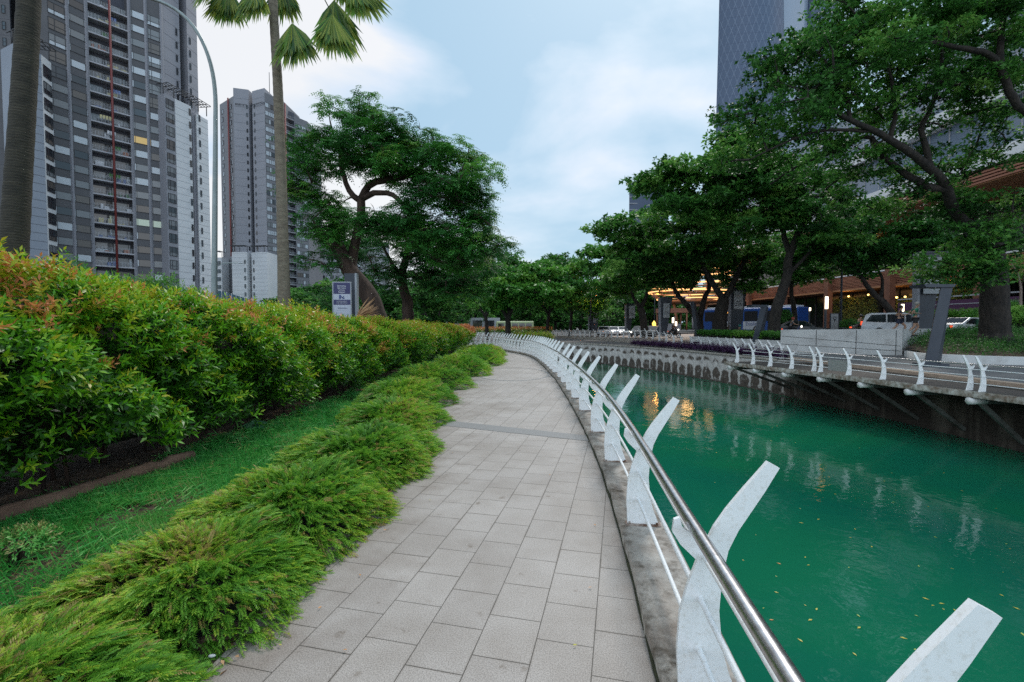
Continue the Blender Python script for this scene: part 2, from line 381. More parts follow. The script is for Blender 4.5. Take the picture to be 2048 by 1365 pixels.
def canal_wall_mat(dark):
    """stained concrete, UV in metres: u along the wall, v up from the water"""
    m = mat('stained_canal_wall', (0.2, 0.18, 0.16), 0.9); t = m.node_tree; n = t.nodes; l = t.links; b = n["Principled BSDF"]
    uv = n.new("ShaderNodeUVMap"); uv.uv_map = 'UVMap'; sp = n.new("ShaderNodeSeparateXYZ"); l.new(uv.outputs[0], sp.inputs[0])
    def nz(scale, detail=6, st=(1, 1, 1)):
        mp = n.new("ShaderNodeMapping"); mp.inputs['Scale'].default_value = st; l.new(uv.outputs[0], mp.inputs[0])
        q = n.new("ShaderNodeTexNoise"); q.inputs['Scale'].default_value = scale; q.inputs['Detail'].default_value = detail; q.inputs['Roughness'].default_value = 0.62
        l.new(mp.outputs[0], q.inputs['Vector']); return q.outputs[0]
    def mth(op, a, bb=None, cc=None, clamp=False):
        q = n.new("ShaderNodeMath"); q.operation = op; q.use_clamp = clamp
        for i, x in enumerate((a, bb, cc)):
            if x is None: continue
            if isinstance(x, (int, float)): q.inputs[i].default_value = x
            else: l.new(x, q.inputs[i])
        return q.outputs[0]
    wob = mth('MULTIPLY_ADD', nz(1.3, 7), 1.7, -0.85)
    u = mth('ADD', sp.outputs[0], mth('MULTIPLY', wob, 0.42))
    fr = mth('ABSOLUTE', mth('SUBTRACT', mth('FRACT', mth('DIVIDE', u, 0.95)), 0.5))      # 0 mid panel, 0.5 at rib
    v = mth('ADD', sp.outputs[1], mth('MULTIPLY', mth('MULTIPLY_ADD', nz(0.7, 6), 2.0, -1.0), 0.55))
    panel = mth('MULTIPLY', mth('SUBTRACT', 0.425, fr), 14.0, clamp=True)
    def band(lo, hi, k=9.0):
        return mth('MULTIPLY', mth('MULTIPLY', mth('SUBTRACT', v, lo), k, clamp=True), mth('MULTIPLY', mth('SUBTRACT', hi, v), k, clamp=True))
    arch = mth('MULTIPLY', mth('MULTIPLY', fr, fr), -1.6)
    low = band(-1.0, mth('ADD', 0.95, arch)); up = band(1.22, mth('ADD', 1.62, arch), 7.0)
    mask = mth('MULTIPLY', mth('MAXIMUM', low, up), panel)
    wet = mth('MULTIPLY', mth('SUBTRACT', 0.16, sp.outputs[1]), 12.0, clamp=True)
    mask = mth('MAXIMUM', mask, wet)
    mask = mth('MULTIPLY', mask, mth('MULTIPLY_ADD', nz(3, 7), 4.0, -0.85), clamp=True)
    r1 = n.new("ShaderNodeValToRGB"); r1.color_ramp.elements[0].position = 0.3; r1.color_ramp.elements[1].position = 0.7
    r1.color_ramp.elements[0].color = (0.26, 0.24, 0.22, 1); r1.color_ramp.elements[1].color = (0.56, 0.54, 0.51, 1)
    l.new(nz(2.4, 8, (1, 0.5, 1)), r1.inputs[0])
    r2 = n.new("ShaderNodeValToRGB"); r2.color_ramp.elements[0].position = 0.3; r2.color_ramp.elements[1].position = 0.75
    r2.color_ramp.elements[0].color = (0.026, 0.020, 0.016, 1); r2.color_ramp.elements[1].color = (0.12, 0.095, 0.075, 1)
    l.new(nz(4, 7, (3, 0.6, 1)), r2.inputs[0])
    mx = n.new("ShaderNodeMixRGB"); l.new(mask, mx.inputs[0]); l.new(r1.outputs[0], mx.inputs[1]); l.new(r2.outputs[0], mx.inputs[2])
    out = mx.outputs[0]
    # the darker stretch beneath the boardwalk has only a few pale runs left
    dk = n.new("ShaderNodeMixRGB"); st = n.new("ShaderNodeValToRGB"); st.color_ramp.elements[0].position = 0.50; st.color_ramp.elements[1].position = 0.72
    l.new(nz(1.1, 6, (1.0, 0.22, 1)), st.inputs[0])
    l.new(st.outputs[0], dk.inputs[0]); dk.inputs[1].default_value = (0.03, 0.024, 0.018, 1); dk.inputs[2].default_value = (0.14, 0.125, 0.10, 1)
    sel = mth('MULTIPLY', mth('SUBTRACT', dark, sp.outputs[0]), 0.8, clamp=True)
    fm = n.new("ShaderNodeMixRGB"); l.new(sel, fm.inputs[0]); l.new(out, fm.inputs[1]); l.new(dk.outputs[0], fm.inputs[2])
    l.new(fm.outputs[0], b.inputs['Base Color'])
    bp = n.new("ShaderNodeBump"); bp.inputs['Strength'].default_value = 0.5; bp.inputs['Distance'].default_value = 0.02; l.new(nz(9, 6), bp.inputs['Height']); l.new(bp.outputs[0], b.inputs['Normal'])
    return m

# ================================================================== ground, path, canal
Z_WATER = -2.08
RAIL = [(0.35, -4.0), (0.50, -1.0), (0.745, 0.955), (0.875, 2.05), (1.085, 3.79), (1.24, 5.4), (1.34, 7.0), (1.41, 8.6), (1.46, 10.2), (1.49, 11.5), (1.52, 13.0), (1.545, 14.4), (1.52, 15.6), (1.45, 19.5), (1.24, 23.7), (0.75, 26.6),
        (0.094, 28.6), (-0.33, 30.1), (-0.94, 32.2), (-1.75, 34.1), (-2.64, 35.8), (-3.6, 37.0), (-6.5, 39.2), (-12, 41.5), (-25, 44), (-60, 48)]
def offset(c, d):
    t = np.gradient(c, axis=0); t = t / np.linalg.norm(t, axis=1)[:, None]
    return c + np.stack([t[:, 1], -t[:, 0]], 1) * d
RC = catmull(RAIL, 0.25)
near_out = offset(RC, 0.20); near_in = offset(RC, -0.18)

def ngon(name, poly, z, m, label=None, kind='structure'):
    me = bpy.data.meshes.new(name); zf = z if callable(z) else (lambda x, y: z)
    bm = bmesh.new(); vs = [bm.verts.new((x, y, zf(x, y))) for x, y in poly]; f = bm.faces.new(vs)
    bmesh.ops.triangulate(bm, faces=[f]); bm.normal_update()
    if sum(q.normal.z for q in bm.faces) < 0: bmesh.ops.reverse_faces(bm, faces=bm.faces)
    bm.to_mesh(me); bm.free()
    o = addobj(name, me, m); return tag(o, kind=kind)

ngon('ground', [(-1500, -300), (1500, -300), (1500, 2000), (-1500, 2000)], -3.3, M_soil)
ngon('water', [(-62, -40), (40, -40), (40, 64), (-62, 90)], Z_WATER, water_mat())
left_poly = [(-600, -40), (near_out[0, 0], -40)] + [tuple(p) for p in near_out[::2]] + [(-600, 75)]
ngon('left_bank', left_poly, -0.006, M_soil)

WALL = [(15.6, -40), (15.4, 0), (15.2, 14.9), (15.15, 18.8), (14.4, 26.3), (13.5, 31.6), (12.0, 37.3), (11.1, 39.6), (10.2, 41.6), (8.9, 44.4), (7.4, 46.7), (3, 50), (-3, 54), (-12, 57.5), (-60, 63)]
WC = catmull(WALL, 0.5)
right_poly = [(600, -40)] + [tuple(p) for p in WC[::2]] + [(-600, 100), (-600, 1500), (600, 1500)]
ngon('far_bank', right_poly, -0.24, M_grey_pave)

# path
PL = catmull([(-2.0, -6), (-1.75, -2), (-1.62, 1), (-1.52, 2.2), (-1.48, 2.9), (-1.44, 3.9), (-1.42, 4.8), (-1.42, 5.8), (-1.62, 7.9), (-1.68, 11.2), (-1.45, 15.7), (-0.85, 20), (-0.75, 26.5), (-1.3, 30), (-3, 33.0), (-6, 35), (-12, 37.6), (-30, 41), (-60, 45)], 0.4)
n_ = 260
def res(c, n):
    s = np.concatenate([[0], np.cumsum(np.linalg.norm(np.diff(c, axis=0), axis=1))]); u = np.linspace(0, s[-1], n)
    return np.stack([np.interp(u, s, c[:, k]) for k in range(2)], 1)
A, B = res(PL, n_), res(near_in, n_)
V = []; T = []
cols = [0, 0.15, 0.3, 0.45, 0.6, 0.75, 0.88, 1.0]
for i in range(n_):
    w = np.linalg.norm(B[i] - A[i])
    for c in cols:
        p = A[i] * (1 - c) + B[i] * c; V.append((p[0], p[1], 0.0))
        T.append(max(0, 1 - c * w / 1.7) * 1.0 + max(0, 1 - (1 - c) * w / 0.25) * 0.55)
k = len(cols)
Q = [(i * k + j, i * k + j + 1, (i + 1) * k + j + 1, (i + 1) * k + j) for i in range(n_ - 1) for j in range(k - 1)]
tag(addobj('path', fastmesh('path', V, Q, T), M_paver), kind='structure')
# dark band across the path and the inlaid ring
b0, b1 = G(842, 836), G(1184, 873); b2, b3 = G(1186, 884), G(842, 847)
inlay = MB(); inlay.add([(b3.x, b3.y, 0.004), (b2.x, b2.y, 0.004), (b1.x, b1.y, 0.004), (b0.x, b0.y, 0.004)], [(0, 1, 2, 3)])
rc, rr1, rr2 = Vector((0.02, 16.1, 0.004)), (1.30, 2.15), (1.22, 2.06)
nn = 64
vs = [(rc.x + rr1[0] * math.cos(2 * math.pi * i / nn), rc.y + rr1[1] * math.sin(2 * math.pi * i / nn), 0.004) for i in range(nn)] + [(rc.x + rr2[0] * math.cos(2 * math.pi * i / nn), rc.y + rr2[1] * math.sin(2 * math.pi * i / nn), 0.004) for i in range(nn)]
inlay.add(vs, [(i, (i + 1) % nn, nn + (i + 1) % nn, nn + i) for i in range(nn)])
tag(inlay.build('path_inlay', M_band), kind='structure')

def ribbon(name, a, b, z0, z1, m, kind=None, uvs=False):
    """strip with a top between curves a and b at z1 and two sides down to z0"""
    n = len(a); V = np.zeros((n * 4, 3)); z1 = np.broadcast_to(z1, (n,)); z0 = np.broadcast_to(z0, (n,))
    for i, (c, z) in enumerate(((a, z0), (a, z1), (b, z1), (b, z0))): V[i::4, :2] = c; V[i::4, 2] = z
    i = np.arange(n - 1)[:, None] * 4
    Q = np.concatenate([i + np.array([[j, j + 1, j + 5, j + 4]]) for j in range(3)])
    me = fastmesh(name, V, Q)
    o = addobj(name, me, m)
    bm = bmesh.new(); bm.from_mesh(me); bmesh.ops.recalc_face_normals(bm, faces=bm.faces); bm.to_mesh(me); bm.free()
    if kind: tag(o, kind=kind)
    return o
jit = rng.normal(0, 0.006, (len(RC), 1)) * np.ones((1, 2))
ribbon('kerb', near_in + jit, near_out, -0.02, 0.078 + rng.normal(0, 0.002, len(RC)), M_oldconc, 'structure')
# moss along the kerb foot
moss = nmat('moss', (0.02, 0.022, 0.01), (0.05, 0.05, 0.02), 30, 0.95, bump=1, bscale=90, dist=0.01)
ribbon('kerb_moss', near_in - 0.012 + rng.normal(0, 0.004, (len(RC), 1)), near_in + 0.004, -0.01, 0.02 + rng.normal(0, 0.004, len(RC)), moss, 'structure')

def wall_face(name, c, z0, z1, m, thick=0.35, side=1):
    n = len(c); s = np.concatenate([[0], np.cumsum(np.linalg.norm(np.diff(c, axis=0), axis=1))])
    back = offset(c, thick * side)
    V = np.zeros((n * 3, 3)); V[0::3, :2] = c; V[0::3, 2] = z0; V[1::3, :2] = c; V[1::3, 2] = z1; V[2::3, :2] = back; V[2::3, 2] = z1
    UV = np.zeros((n * 3, 2)); UV[0::3, 0] = s; UV[1::3, 0] = s; UV[2::3, 0] = s; UV[0::3, 1] = z0 - Z_WATER; UV[1::3, 1] = z1 - Z_WATER; UV[2::3, 1] = z1 - Z_WATER + thick
    i = np.arange(n - 1)[:, None] * 3
    Q = np.concatenate([i + np.array([[0, 3, 4, 1]]), i + np.array([[1, 4, 5, 2]])])
    return addobj(name, fastmesh(name, V, Q, uv=UV), m)
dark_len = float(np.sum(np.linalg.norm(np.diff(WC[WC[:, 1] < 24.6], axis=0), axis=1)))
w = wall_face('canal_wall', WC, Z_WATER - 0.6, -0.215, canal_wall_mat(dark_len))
tag(w, 'stained grey concrete canal wall with dark panels rising from the green water', 'canal wall')
w = wall_face('canal_wall', near_out, Z_WATER - 0.6, 0.02, M_oldconc, 0.01, -1)
tag(w, 'near canal wall dropping from the paved path kerb into the water', 'canal wall')
cop = ribbon('wall_coping', offset(WC, -0.06), offset(WC, 0.30), -0.26, -0.17, M_oldconc)
sel = WC[:, 1] > 24.8
bpy.data.objects.remove(cop)
Wc2 = WC[sel]
cop = ribbon('coping', offset(Wc2, -0.06), offset(Wc2, 0.30), -0.27, -0.17, nmat('coping_concrete', (0.24, 0.22, 0.19), (0.36, 0.33, 0.29), 3, 0.9, c3=(0.12, 0.1, 0.08), scale3=4))
cop.parent = bpy.data.objects['canal_wall']

# ================================================================== railings
PROF = [(0, 0), (-.010, .19), (0.0, .36), (.03, .48), (.075, .61), (.14, .75), (.19, .83), (.257, .92), (.356, 1.045),
        (.402, 1.02), (.345, .915), (.30, .84), (.24, .74), (.20, .65), (.176, .53), (.166, .38), (.18, .22), (.205, .12), (.25, 0)]
HOOK = [(.11, .56), (.0, .665), (-.035, .72), (-.028, .775), (-.005, .785), (.008, .74), (.04, .72), (.15, .70)]
RAIL_U, RAIL_H = 0.045, 0.765
BARS = [(0.085, 0.20), (0.085, 0.43), (0.10, 0.62)]

def post_mesh(t=0.012):
    b = MB(); sh = [(x - 0.125, z) for x, z in PROF]
    b.plate(sh, t)
    b.plate([(x - 0.125, z) for x, z in HOOK], t * 0.9)
    return b.mesh('post')
def plate_mesh():
    b = MB(); b.box(-0.14, 0.14, -0.035, 0.035, 0.0, 0.012)
    for x in (-0.11, 0.11):
        for y in (-0.022, 0.022): b.tube([(x, y, 0.012), (x, y, 0.028)], 0.008, 6)
    return b.mesh('base_plate')
POST = post_mesh(0.024); PLATE = plate_mesh()
POST.materials.append(M_white); PLATE.materials.append(M_rust)

def at_arc(c3, s):
    d = np.concatenate([[0], np.cumsum(np.linalg.norm(np.diff(c3, axis=0), axis=1))])
    return np.array([np.interp(s, d, c3[:, k]) for k in range(3)]), d

def railing(label, c3, arcs, out_sign, mat_bar, hand_r=0.028, bar_r=0.013, group=None, plates=True, seg=None, posts_mat=None):
    """c3: polyline of post base centres (x,y,z); posts at arc lengths; out_sign +1 = leans to the right of travel"""
    root = empty('railing', tuple(c3[0]), 0, label, 'railing', group)
    o0 = Vector(tuple(c3[0])); dd = np.concatenate([[0], np.cumsum(np.linalg.norm(np.diff(c3, axis=0), axis=1))])
    def frame(s):
        p = np.array([np.interp(s, dd, c3[:, k]) for k in range(3)]); q = np.array([np.interp(min(s + 0.3, dd[-1]), dd, c3[:, k]) for k in range(3)]); r_ = np.array([np.interp(max(s - 0.3, 0), dd, c3[:, k]) for k in range(3)])
        t = Vector(tuple(q - r_)); t.z = 0; t.normalize(); u = Vector((t.y, -t.x, 0)) * out_sign
        return Vector(tuple(p)), t, u
    for s in arcs:
        p, t, u = frame(s)
        po = bpy.data.objects.new('post', POST); COL.objects.link(po); po.parent = root
        po.location = p - o0 + Vector((0, 0, 0.012 if plates else 0)); po.rotation_euler = (0, 0, math.atan2(u.y, u.x))
        if plates:
            pl = bpy.data.objects.new('base_plate', PLATE); COL.objects.link(pl); pl.parent = po
            pl.location = (0, 0, -0.012)
    smp = np.arange(min(arcs) - 0.1, max(arcs) + 0.1, seg or 0.5)
    def bar(name, u_, h, r, m):
        pts = []
        for s in smp:
            p, t, u = frame(s); pts.append(p - o0 + u * (u_ - 0.125) + Vector((0, 0, h + 0.012)))
        MB().tube(pts, r, 12 if r > 0.02 else 8).build(name, m, root)
    bar('handrail', RAIL_U, RAIL_H, hand_r, M_steel if hand_r > 0.02 else mat_bar)
    for (u_, h) in BARS: bar('rail_bar', u_, h, bar_r, mat_bar)
    return root

c3 = np.column_stack([RC, np.full(len(RC), 0.078)])
seg_len = np.concatenate([[0], np.cumsum(np.linalg.norm(np.diff(RC, axis=0), axis=1))])
def arc_at_y(y):
    i = np.argmin(np.abs(RC[:, 1] - y)); return seg_len[i]
arcs = [arc_at_y(y) for y in (-2.4, -0.8, 0.955, 2.05, 3.79, 5.4, 7.0, 8.6, 10.2, 11.5, 12.95, 14.3, 15.6)]
s = arcs[-1]; i = 0
while s < arc_at_y(41):
    s += max(0.62, 1.15 - 0.07 * i) if i < 25 else 0.85
    i += 1; arcs.append(s)
near_rail = railing('white curved railing with steel handrail along the near paved path', c3[seg_len < arcs[-1] + 3], arcs, +1, M_white, seg=0.2)

# boardwalk over the water on the far side
DE = [(15.4, 0), (14.75, 5.0), (14.2, 9.0), (13.85, 11.6), (13.57, 13.5), (13.3, 15.0), (12.95, 17.6), (12.62, 19.0), (12.3, 20.3), (12.0, 21.6), (11.75, 22.8), (11.5, 23.9), (11.42, 24.5)]
DC = catmull(DE, 0.5)
deck = empty('boardwalk', (14, 12, -0.25), 0, 'cantilevered boardwalk deck with rusty edge and white brackets over the far bank', 'boardwalk')
def shift(o, root):
    o.parent = root; o.location = -Vector(root.location); return o
b = MB(); din = [(15.55, 0), (15.5, 24.5)]
poly = [tuple(p) for p in DC] + [(15.5, 24.5), (15.55, 0)]
b.prism(poly, -0.33, -0.25); shift(b.build('deck_slab', M_darkwood), deck)
e = ribbon('edge_beam', offset(DC, -0.05), offset(DC, 0.03), -0.42, -0.235, nmat('flaking_white_beam', (0.40, 0.40, 0.36), (0.13, 0.09, 0.06), 5, 0.8, c3=(0.10, 0.09, 0.06), scale3=7)); shift(e, deck)
M_grime = nmat('grimy_bracket_paint', (0.12, 0.13, 0.12), (0.06, 0.06, 0.05), 3, 0.8)
dl = np.concatenate([[0], np.cumsum(np.linalg.norm(np.diff(DC, axis=0), axis=1))])
for s in np.arange(1.0, dl[-1], 1.8):
    p = Vector((np.interp(s, dl, DC[:, 0]), np.interp(s, dl, DC[:, 1]), 0))
    q = MB(); q.tube([p + Vector((-0.06, 0, -0.53)), p + Vector((0.45, 0, -0.53))], 0.105, 14); br = shift(q.build('bracket_end', M_white_far), deck)
    q = MB(); q.box(p.x + 0.5, 15.2, p.y - 0.06, p.y + 0.06, -0.62, -0.42)
    M = Matrix.Translation((p.x + 0.25, p.y, -0.55)) @ Matrix.Rotation(math.atan2(1.25, 15.2 - p.x - 0.25), 4, 'Y')
    q.box(0, math.hypot(15.2 - p.x - 0.25, 1.25), -0.05, 0.05, -0.06, 0.06, M)
    shift(q.build('bracket', M_grime), deck)
c3 = np.column_stack([offset(DC, 0.12), np.full(len(DC), -0.235)])
ys = [5.2, 6.8, 8.4, 10.0, 11.7, 13.3, 13.62, 15.0, 16.3, 17.7, 18.9, 19.2, 20.3, 21.5, 22.6, 23.7]
da = np.concatenate([[0], np.cumsum(np.linalg.norm(np.diff(c3[:, :2], axis=0), axis=1))])
railing('white slanted railing with three bars on the boardwalk edge across the canal', c3, [float(np.interp(y, c3[:, 1], da)) for y in ys], -1, M_white, 0.022, 0.012, plates=False)
# grey metal plate fixed behind the boardwalk railing
b = MB(); b.box(-0.42, 0.42, -0.01, 0.01, 0.12, 0.56); b.box(-0.40, -0.36, -0.03, -0.01, 0.14, 0.54); b.box(0.36, 0.40, -0.03, -0.01, 0.14, 0.54)
o = b.build('metal_plate', mat('galvanised_plate', (0.45, 0.46, 0.47), 0.35, 0.7)); o.location = (12.95, 18.15, -0.24); o.rotation_euler = (0, 0, R(-77))
tag(o, 'blank galvanised metal plate standing behind the boardwalk railing', 'metal plate')

def polyrail(label, pts, spacing, sign, **kw):
    c = catmull(pts, 0.5); dd = np.concatenate([[0], np.cumsum(np.linalg.norm(np.diff(c, axis=0), axis=1))])
    return railing(label, c, list(np.arange(0.2, dd[-1] - 0.1, spacing)), sign, M_white_far, 0.02, 0.014, plates=False, **kw)
polyrail('white railing behind the purple plants of the lower terrace', [(15.2, 25.6, -.22), (15.45, 29, -.22), (15.5, 33, -.22), (14.9, 36, -.22), (14.4, 38.4, -.2)], 1.15, -1)
polyrail('white railing on the raised kerb where cars pass, far along the canal', [(14.4, 38.6, -.1), (14.0, 42, .1), (13.5, 46, .34), (12.5, 52, .24), (10.2, 60, .12), (7.2, 69, 0.05), (4.2, 76, 0.0)], 1.45, -1)
polyrail('faint white railing on the distant bank behind the canal bend', [(-0.5, 60, -.1), (-6, 61, -.1), (-14, 62.5, -.1), (-30, 64, -.1)], 1.6, -1)
# raised kerb wall under the upper railing
kc = catmull([(14.4, 38.6), (14.0, 42), (13.5, 46), (12.5, 52), (10.2, 60), (7.2, 69), (4.2, 76), (0, 80)], 1.0)
kw = ribbon('retaining_wall', offset(kc, 0.15), offset(kc, -0.2), -0.4, np.interp(np.arange(len(kc)), [0, 3.5, 7.5, 14, 22, 32, 45], [-.12, .08, .32, .22, .1, .03, 0]), M_oldconc)
tag(kw, 'low streaked concrete wall below the far raised railing', 'retaining wall')

# ================================================================== right bank levels
# promenade (slopes gently up to the big wall), tan edging, planting bed, street, plaza
def prom_z(x, y): return -0.14 + 0.27 * max(0.0, min(1.0, (x - 16.2) / 4.5)) + 0.0 * y
b = MB()
tag(ngon('promenade', [(16.0, -30), (40, -30), (40, 18), (24, 19.5), (20.5, 24), (16.8, 28.8), (15.3, 38), (15.1, 33), (15.9, 24.5)], prom_z, M_grey_pave), kind='structure')
tag(MB().prism([(15.62, -30), (16.0, -30), (15.95, 26), (15.6, 26)], -0.3, -0.1).build('tan_edging', M_tan), kind='structure')
# big pale concrete wall with its left return and the long side face
wall = empty('concrete_wall', (18.6, 26.4, 0), 0, 'big pale concrete retaining wall between promenade and street', 'concrete wall')
q = MB(); q.prism([(16.8, 28.6), (20.5, 24.0), (20.72, 24.2), (17.05, 28.8)], -0.2, lambda x, y: 1.40 + (x - 16.8) * 0.028); shift(q.build('front_panel', M_concrete), wall)
q = MB(); q.prism([(20.52, 24.0), (31.5, 31.6), (31.3, 31.85), (20.74, 24.2)], -0.2, 1.50); shift(q.build('side_panel', M_concrete), wall)
q = MB()
for a, bz, c_, dz in ((16.84, 1.02, 20.46, 0.60), (16.84, .52, 20.46, .34)):
    f0, f1 = Vector((a, 28.6 - (a - 16.8) * 1.243, bz)), Vector((c_, 28.6 - (c_ - 16.8) * 1.243, dz)); nrm = Vector((-0.779, -0.627, 0)) * 0.006
    q.tube([f0 + nrm, f1 + nrm], 0.012, 5)
for k_ in (0.33, 0.66, 0.955):
    x = 16.8 + 3.7 * k_; p = Vector((x, 28.6 - (x - 16.8) * 1.243, 0)) + Vector((-0.779, -0.627, 0)) * 0.002
    q.box(p.x - .012, p.x + .012, p.y - .012, p.y + .012, -0.1, 1.42)
shift(q.build('panel_joint', mat('dark_joint', (0.08, 0.08, 0.08), 0.9)), wall)  # dark lines along the panel joints
# low wall with trimmed hedge left of it
q = MB(); q.prism([(16.9, 28.9), (15.9, 34), (15.35, 39.5), (15.6, 39.5), (16.15, 34), (17.1, 28.9)], -0.24, 0.72)
tag(q.build('low_wall', M_concrete), 'low pale concrete wall under the trimmed green hedge', 'low wall')
# planting bed on the right: sloping soil inside a kerb
def bed_z(x, y): return 0.1 + 1.05 * max(0, min(1, (y - 17.5) / 9.0)) * max(0.15, min(1, (x - 18) / 4))
bedpoly = [(20.6, 23.8), (19.6, 21.6), (20.6, 20.0), (23.5, 18.2), (30, 16.5), (60, 15), (60, 31), (32, 31.4)]
def grid_surface(name, x0, x1, y0, y1, n, poly, zf, m, kind='structure'):
    from mathutils.geometry import intersect_point_line
    xs = np.linspace(x0, x1, n); ys_ = np.linspace(y0, y1, n)
    def inside(x, y):
        c = False; j = len(poly) - 1
        for i in range(len(poly)):
            xi, yi = poly[i]; xj, yj = poly[j]
            if (yi > y) != (yj > y) and x < (xj - xi) * (y - yi) / (yj - yi) + xi: c = not c
            j = i
        return c
    V = [(x, y, zf(x, y)) for y in ys_ for x in xs]
    Qd = [(j * n + i, j * n + i + 1, (j + 1) * n + i + 1, (j + 1) * n + i) for j in range(n - 1) for i in range(n - 1) if inside((xs[i] + xs[i + 1]) / 2, (ys_[j] + ys_[j + 1]) / 2)]
    return tag(addobj(name, fastmesh(name, V, Qd), m), kind=kind), inside
bed, in_bed = grid_surface('planting_bed', 19, 45, 15, 32, 90, bedpoly, bed_z, M_soil)
bk = catmull([(20.55, 23.6), (19.55, 21.6), (20.4, 20.0), (23.4, 18.1), (30, 16.3), (45, 15.5)], 0.4)
kb = ribbon('bed_kerb', bk, offset(bk, 0.22), -0.15, 0.38, M_concrete)
tag(kb, 'pale concrete kerb around the raised planting bed on the right', 'bed kerb')

def edge_z(y): return float(np.interp(y, [36, 38.5, 42, 46, 52, 60, 69, 76, 90], [.80, -.12, .08, .33, .24, .12, .05, 0, 0]))
def street_z(x, y):
    base = 0.82 - 0.62 * max(0.0, min(1.0, (y - 42) / 34.0)); k_ = max(0.0, min(1.0, (27 - x) / 10.0)) * max(0.0, min(1.0, (y - 36) / 2.5))
    return base * (1 - k_) + (edge_z(y) - 0.01) * k_
def plaza_z(x, y): return street_z(x, y) + 0.012
grid_surface('street', 3, 75, 24, 152, 140, [(15.9, 37.5), (17.0, 30.0), (20.6, 24.6), (33, 32.2), (70, 32), (72, 150), (3, 150), (3, 80), (4.4, 76), (7.4, 69), (10.4, 60), (12.7, 52), (13.7, 46), (14.2, 42), (14.6, 38.6)], street_z, M_asphalt)
ngon('far_street', [(72, 150.5), (72, -30), (46, -30), (46, 31), (70, 31), (71, 150.5)], 0.815, M_asphalt)
grid_surface('plaza', 13, 33, 37, 72, 80, [(14.9, 38.8), (17.0, 38.8), (22, 50), (28, 70), (14, 70), (13.2, 52), (14.0, 46)], plaza_z, M_plaza)
# ================================================================== foliage materials
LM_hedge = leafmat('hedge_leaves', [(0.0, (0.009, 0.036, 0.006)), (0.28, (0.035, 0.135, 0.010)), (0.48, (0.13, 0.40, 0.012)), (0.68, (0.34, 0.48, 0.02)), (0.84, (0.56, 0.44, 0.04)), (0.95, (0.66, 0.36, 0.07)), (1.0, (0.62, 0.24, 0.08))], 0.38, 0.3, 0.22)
LM_jun = leafmat('low_shrub_needles', [(0.0, (0.035, 0.12, 0.018)), (0.4, (0.085, 0.27, 0.028)), (0.75, (0.21, 0.45, 0.04)), (0.95, (0.50, 0.60, 0.06)), (1.0, (0.40, 0.30, 0.10))], 0.5, 0.4, 0.25)
LM_grass = leafmat('grass_blades', [(0.0, (0.02, 0.10, 0.015)), (0.5, (0.06, 0.36, 0.06)), (0.85, (0.20, 0.50, 0.11)), (1.0, (0.34, 0.32, 0.12))], 0.45, 0.3, 0.3)
LM_dark = leafmat('dark_tree_leaves', [(0.0, (0.020, 0.070, 0.018)), (0.5, (0.055, 0.185, 0.034)), (0.85, (0.11, 0.31, 0.05)), (1.0, (0.19, 0.37, 0.07))], 0.5, 0.42, 0.5)
LM_fine = leafmat('feathery_leaves', [(0.0, (0.018, 0.07, 0.02)), (0.45, (0.04, 0.17, 0.035)), (0.85, (0.09, 0.32, 0.045)), (1.0, (0.20, 0.36, 0.06))], 0.5, 0.38, 0.3)
LM_mid = leafmat('mid_green_leaves', [(0.0, (0.02, 0.075, 0.016)), (0.5, (0.05, 0.19, 0.03)), (0.9, (0.12, 0.34, 0.045)), (1.0, (0.17, 0.36, 0.05))], 0.5, 0.38, 0.35)
LM_purple = leafmat('purple_leaves', [(0.0, (0.02, 0.008, 0.03)), (1.2, (0.085, 0.03, 0.10))], 0.5, 0.15, 0.5)
LM_warm = leafmat('lamp_lit_leaves', [(0.0, (0.03, 0.07, 0.01)), (0.6, (0.10, 0.16, 0.02)), (1.2, (0.30, 0.28, 0.05))], 0.5, 0.3, 0.4)  # lamplight warmth put into the leaf colours
LM_dead = leafmat('dead_palm_leaf', [(0.0, (0.16, 0.07, 0.03)), (1.2, (0.42, 0.24, 0.12))], 0.7, 0.1, 0.6)
LM_palm = leafmat('palm_leaf', [(0.0, (0.010, 0.045, 0.010)), (0.5, (0.035, 0.12, 0.018)), (1.0, (0.13, 0.27, 0.03)), (1.3, (0.35, 0.40, 0.06))], 0.4, 0.35, 0.25)

def child_leaves(name, parts, m, parent, origin):
    V, Qd, T = join(parts); V = V - np.array(origin)[None, :]
    return addobj(name, fastmesh(name, V, Qd, T), m, parent)

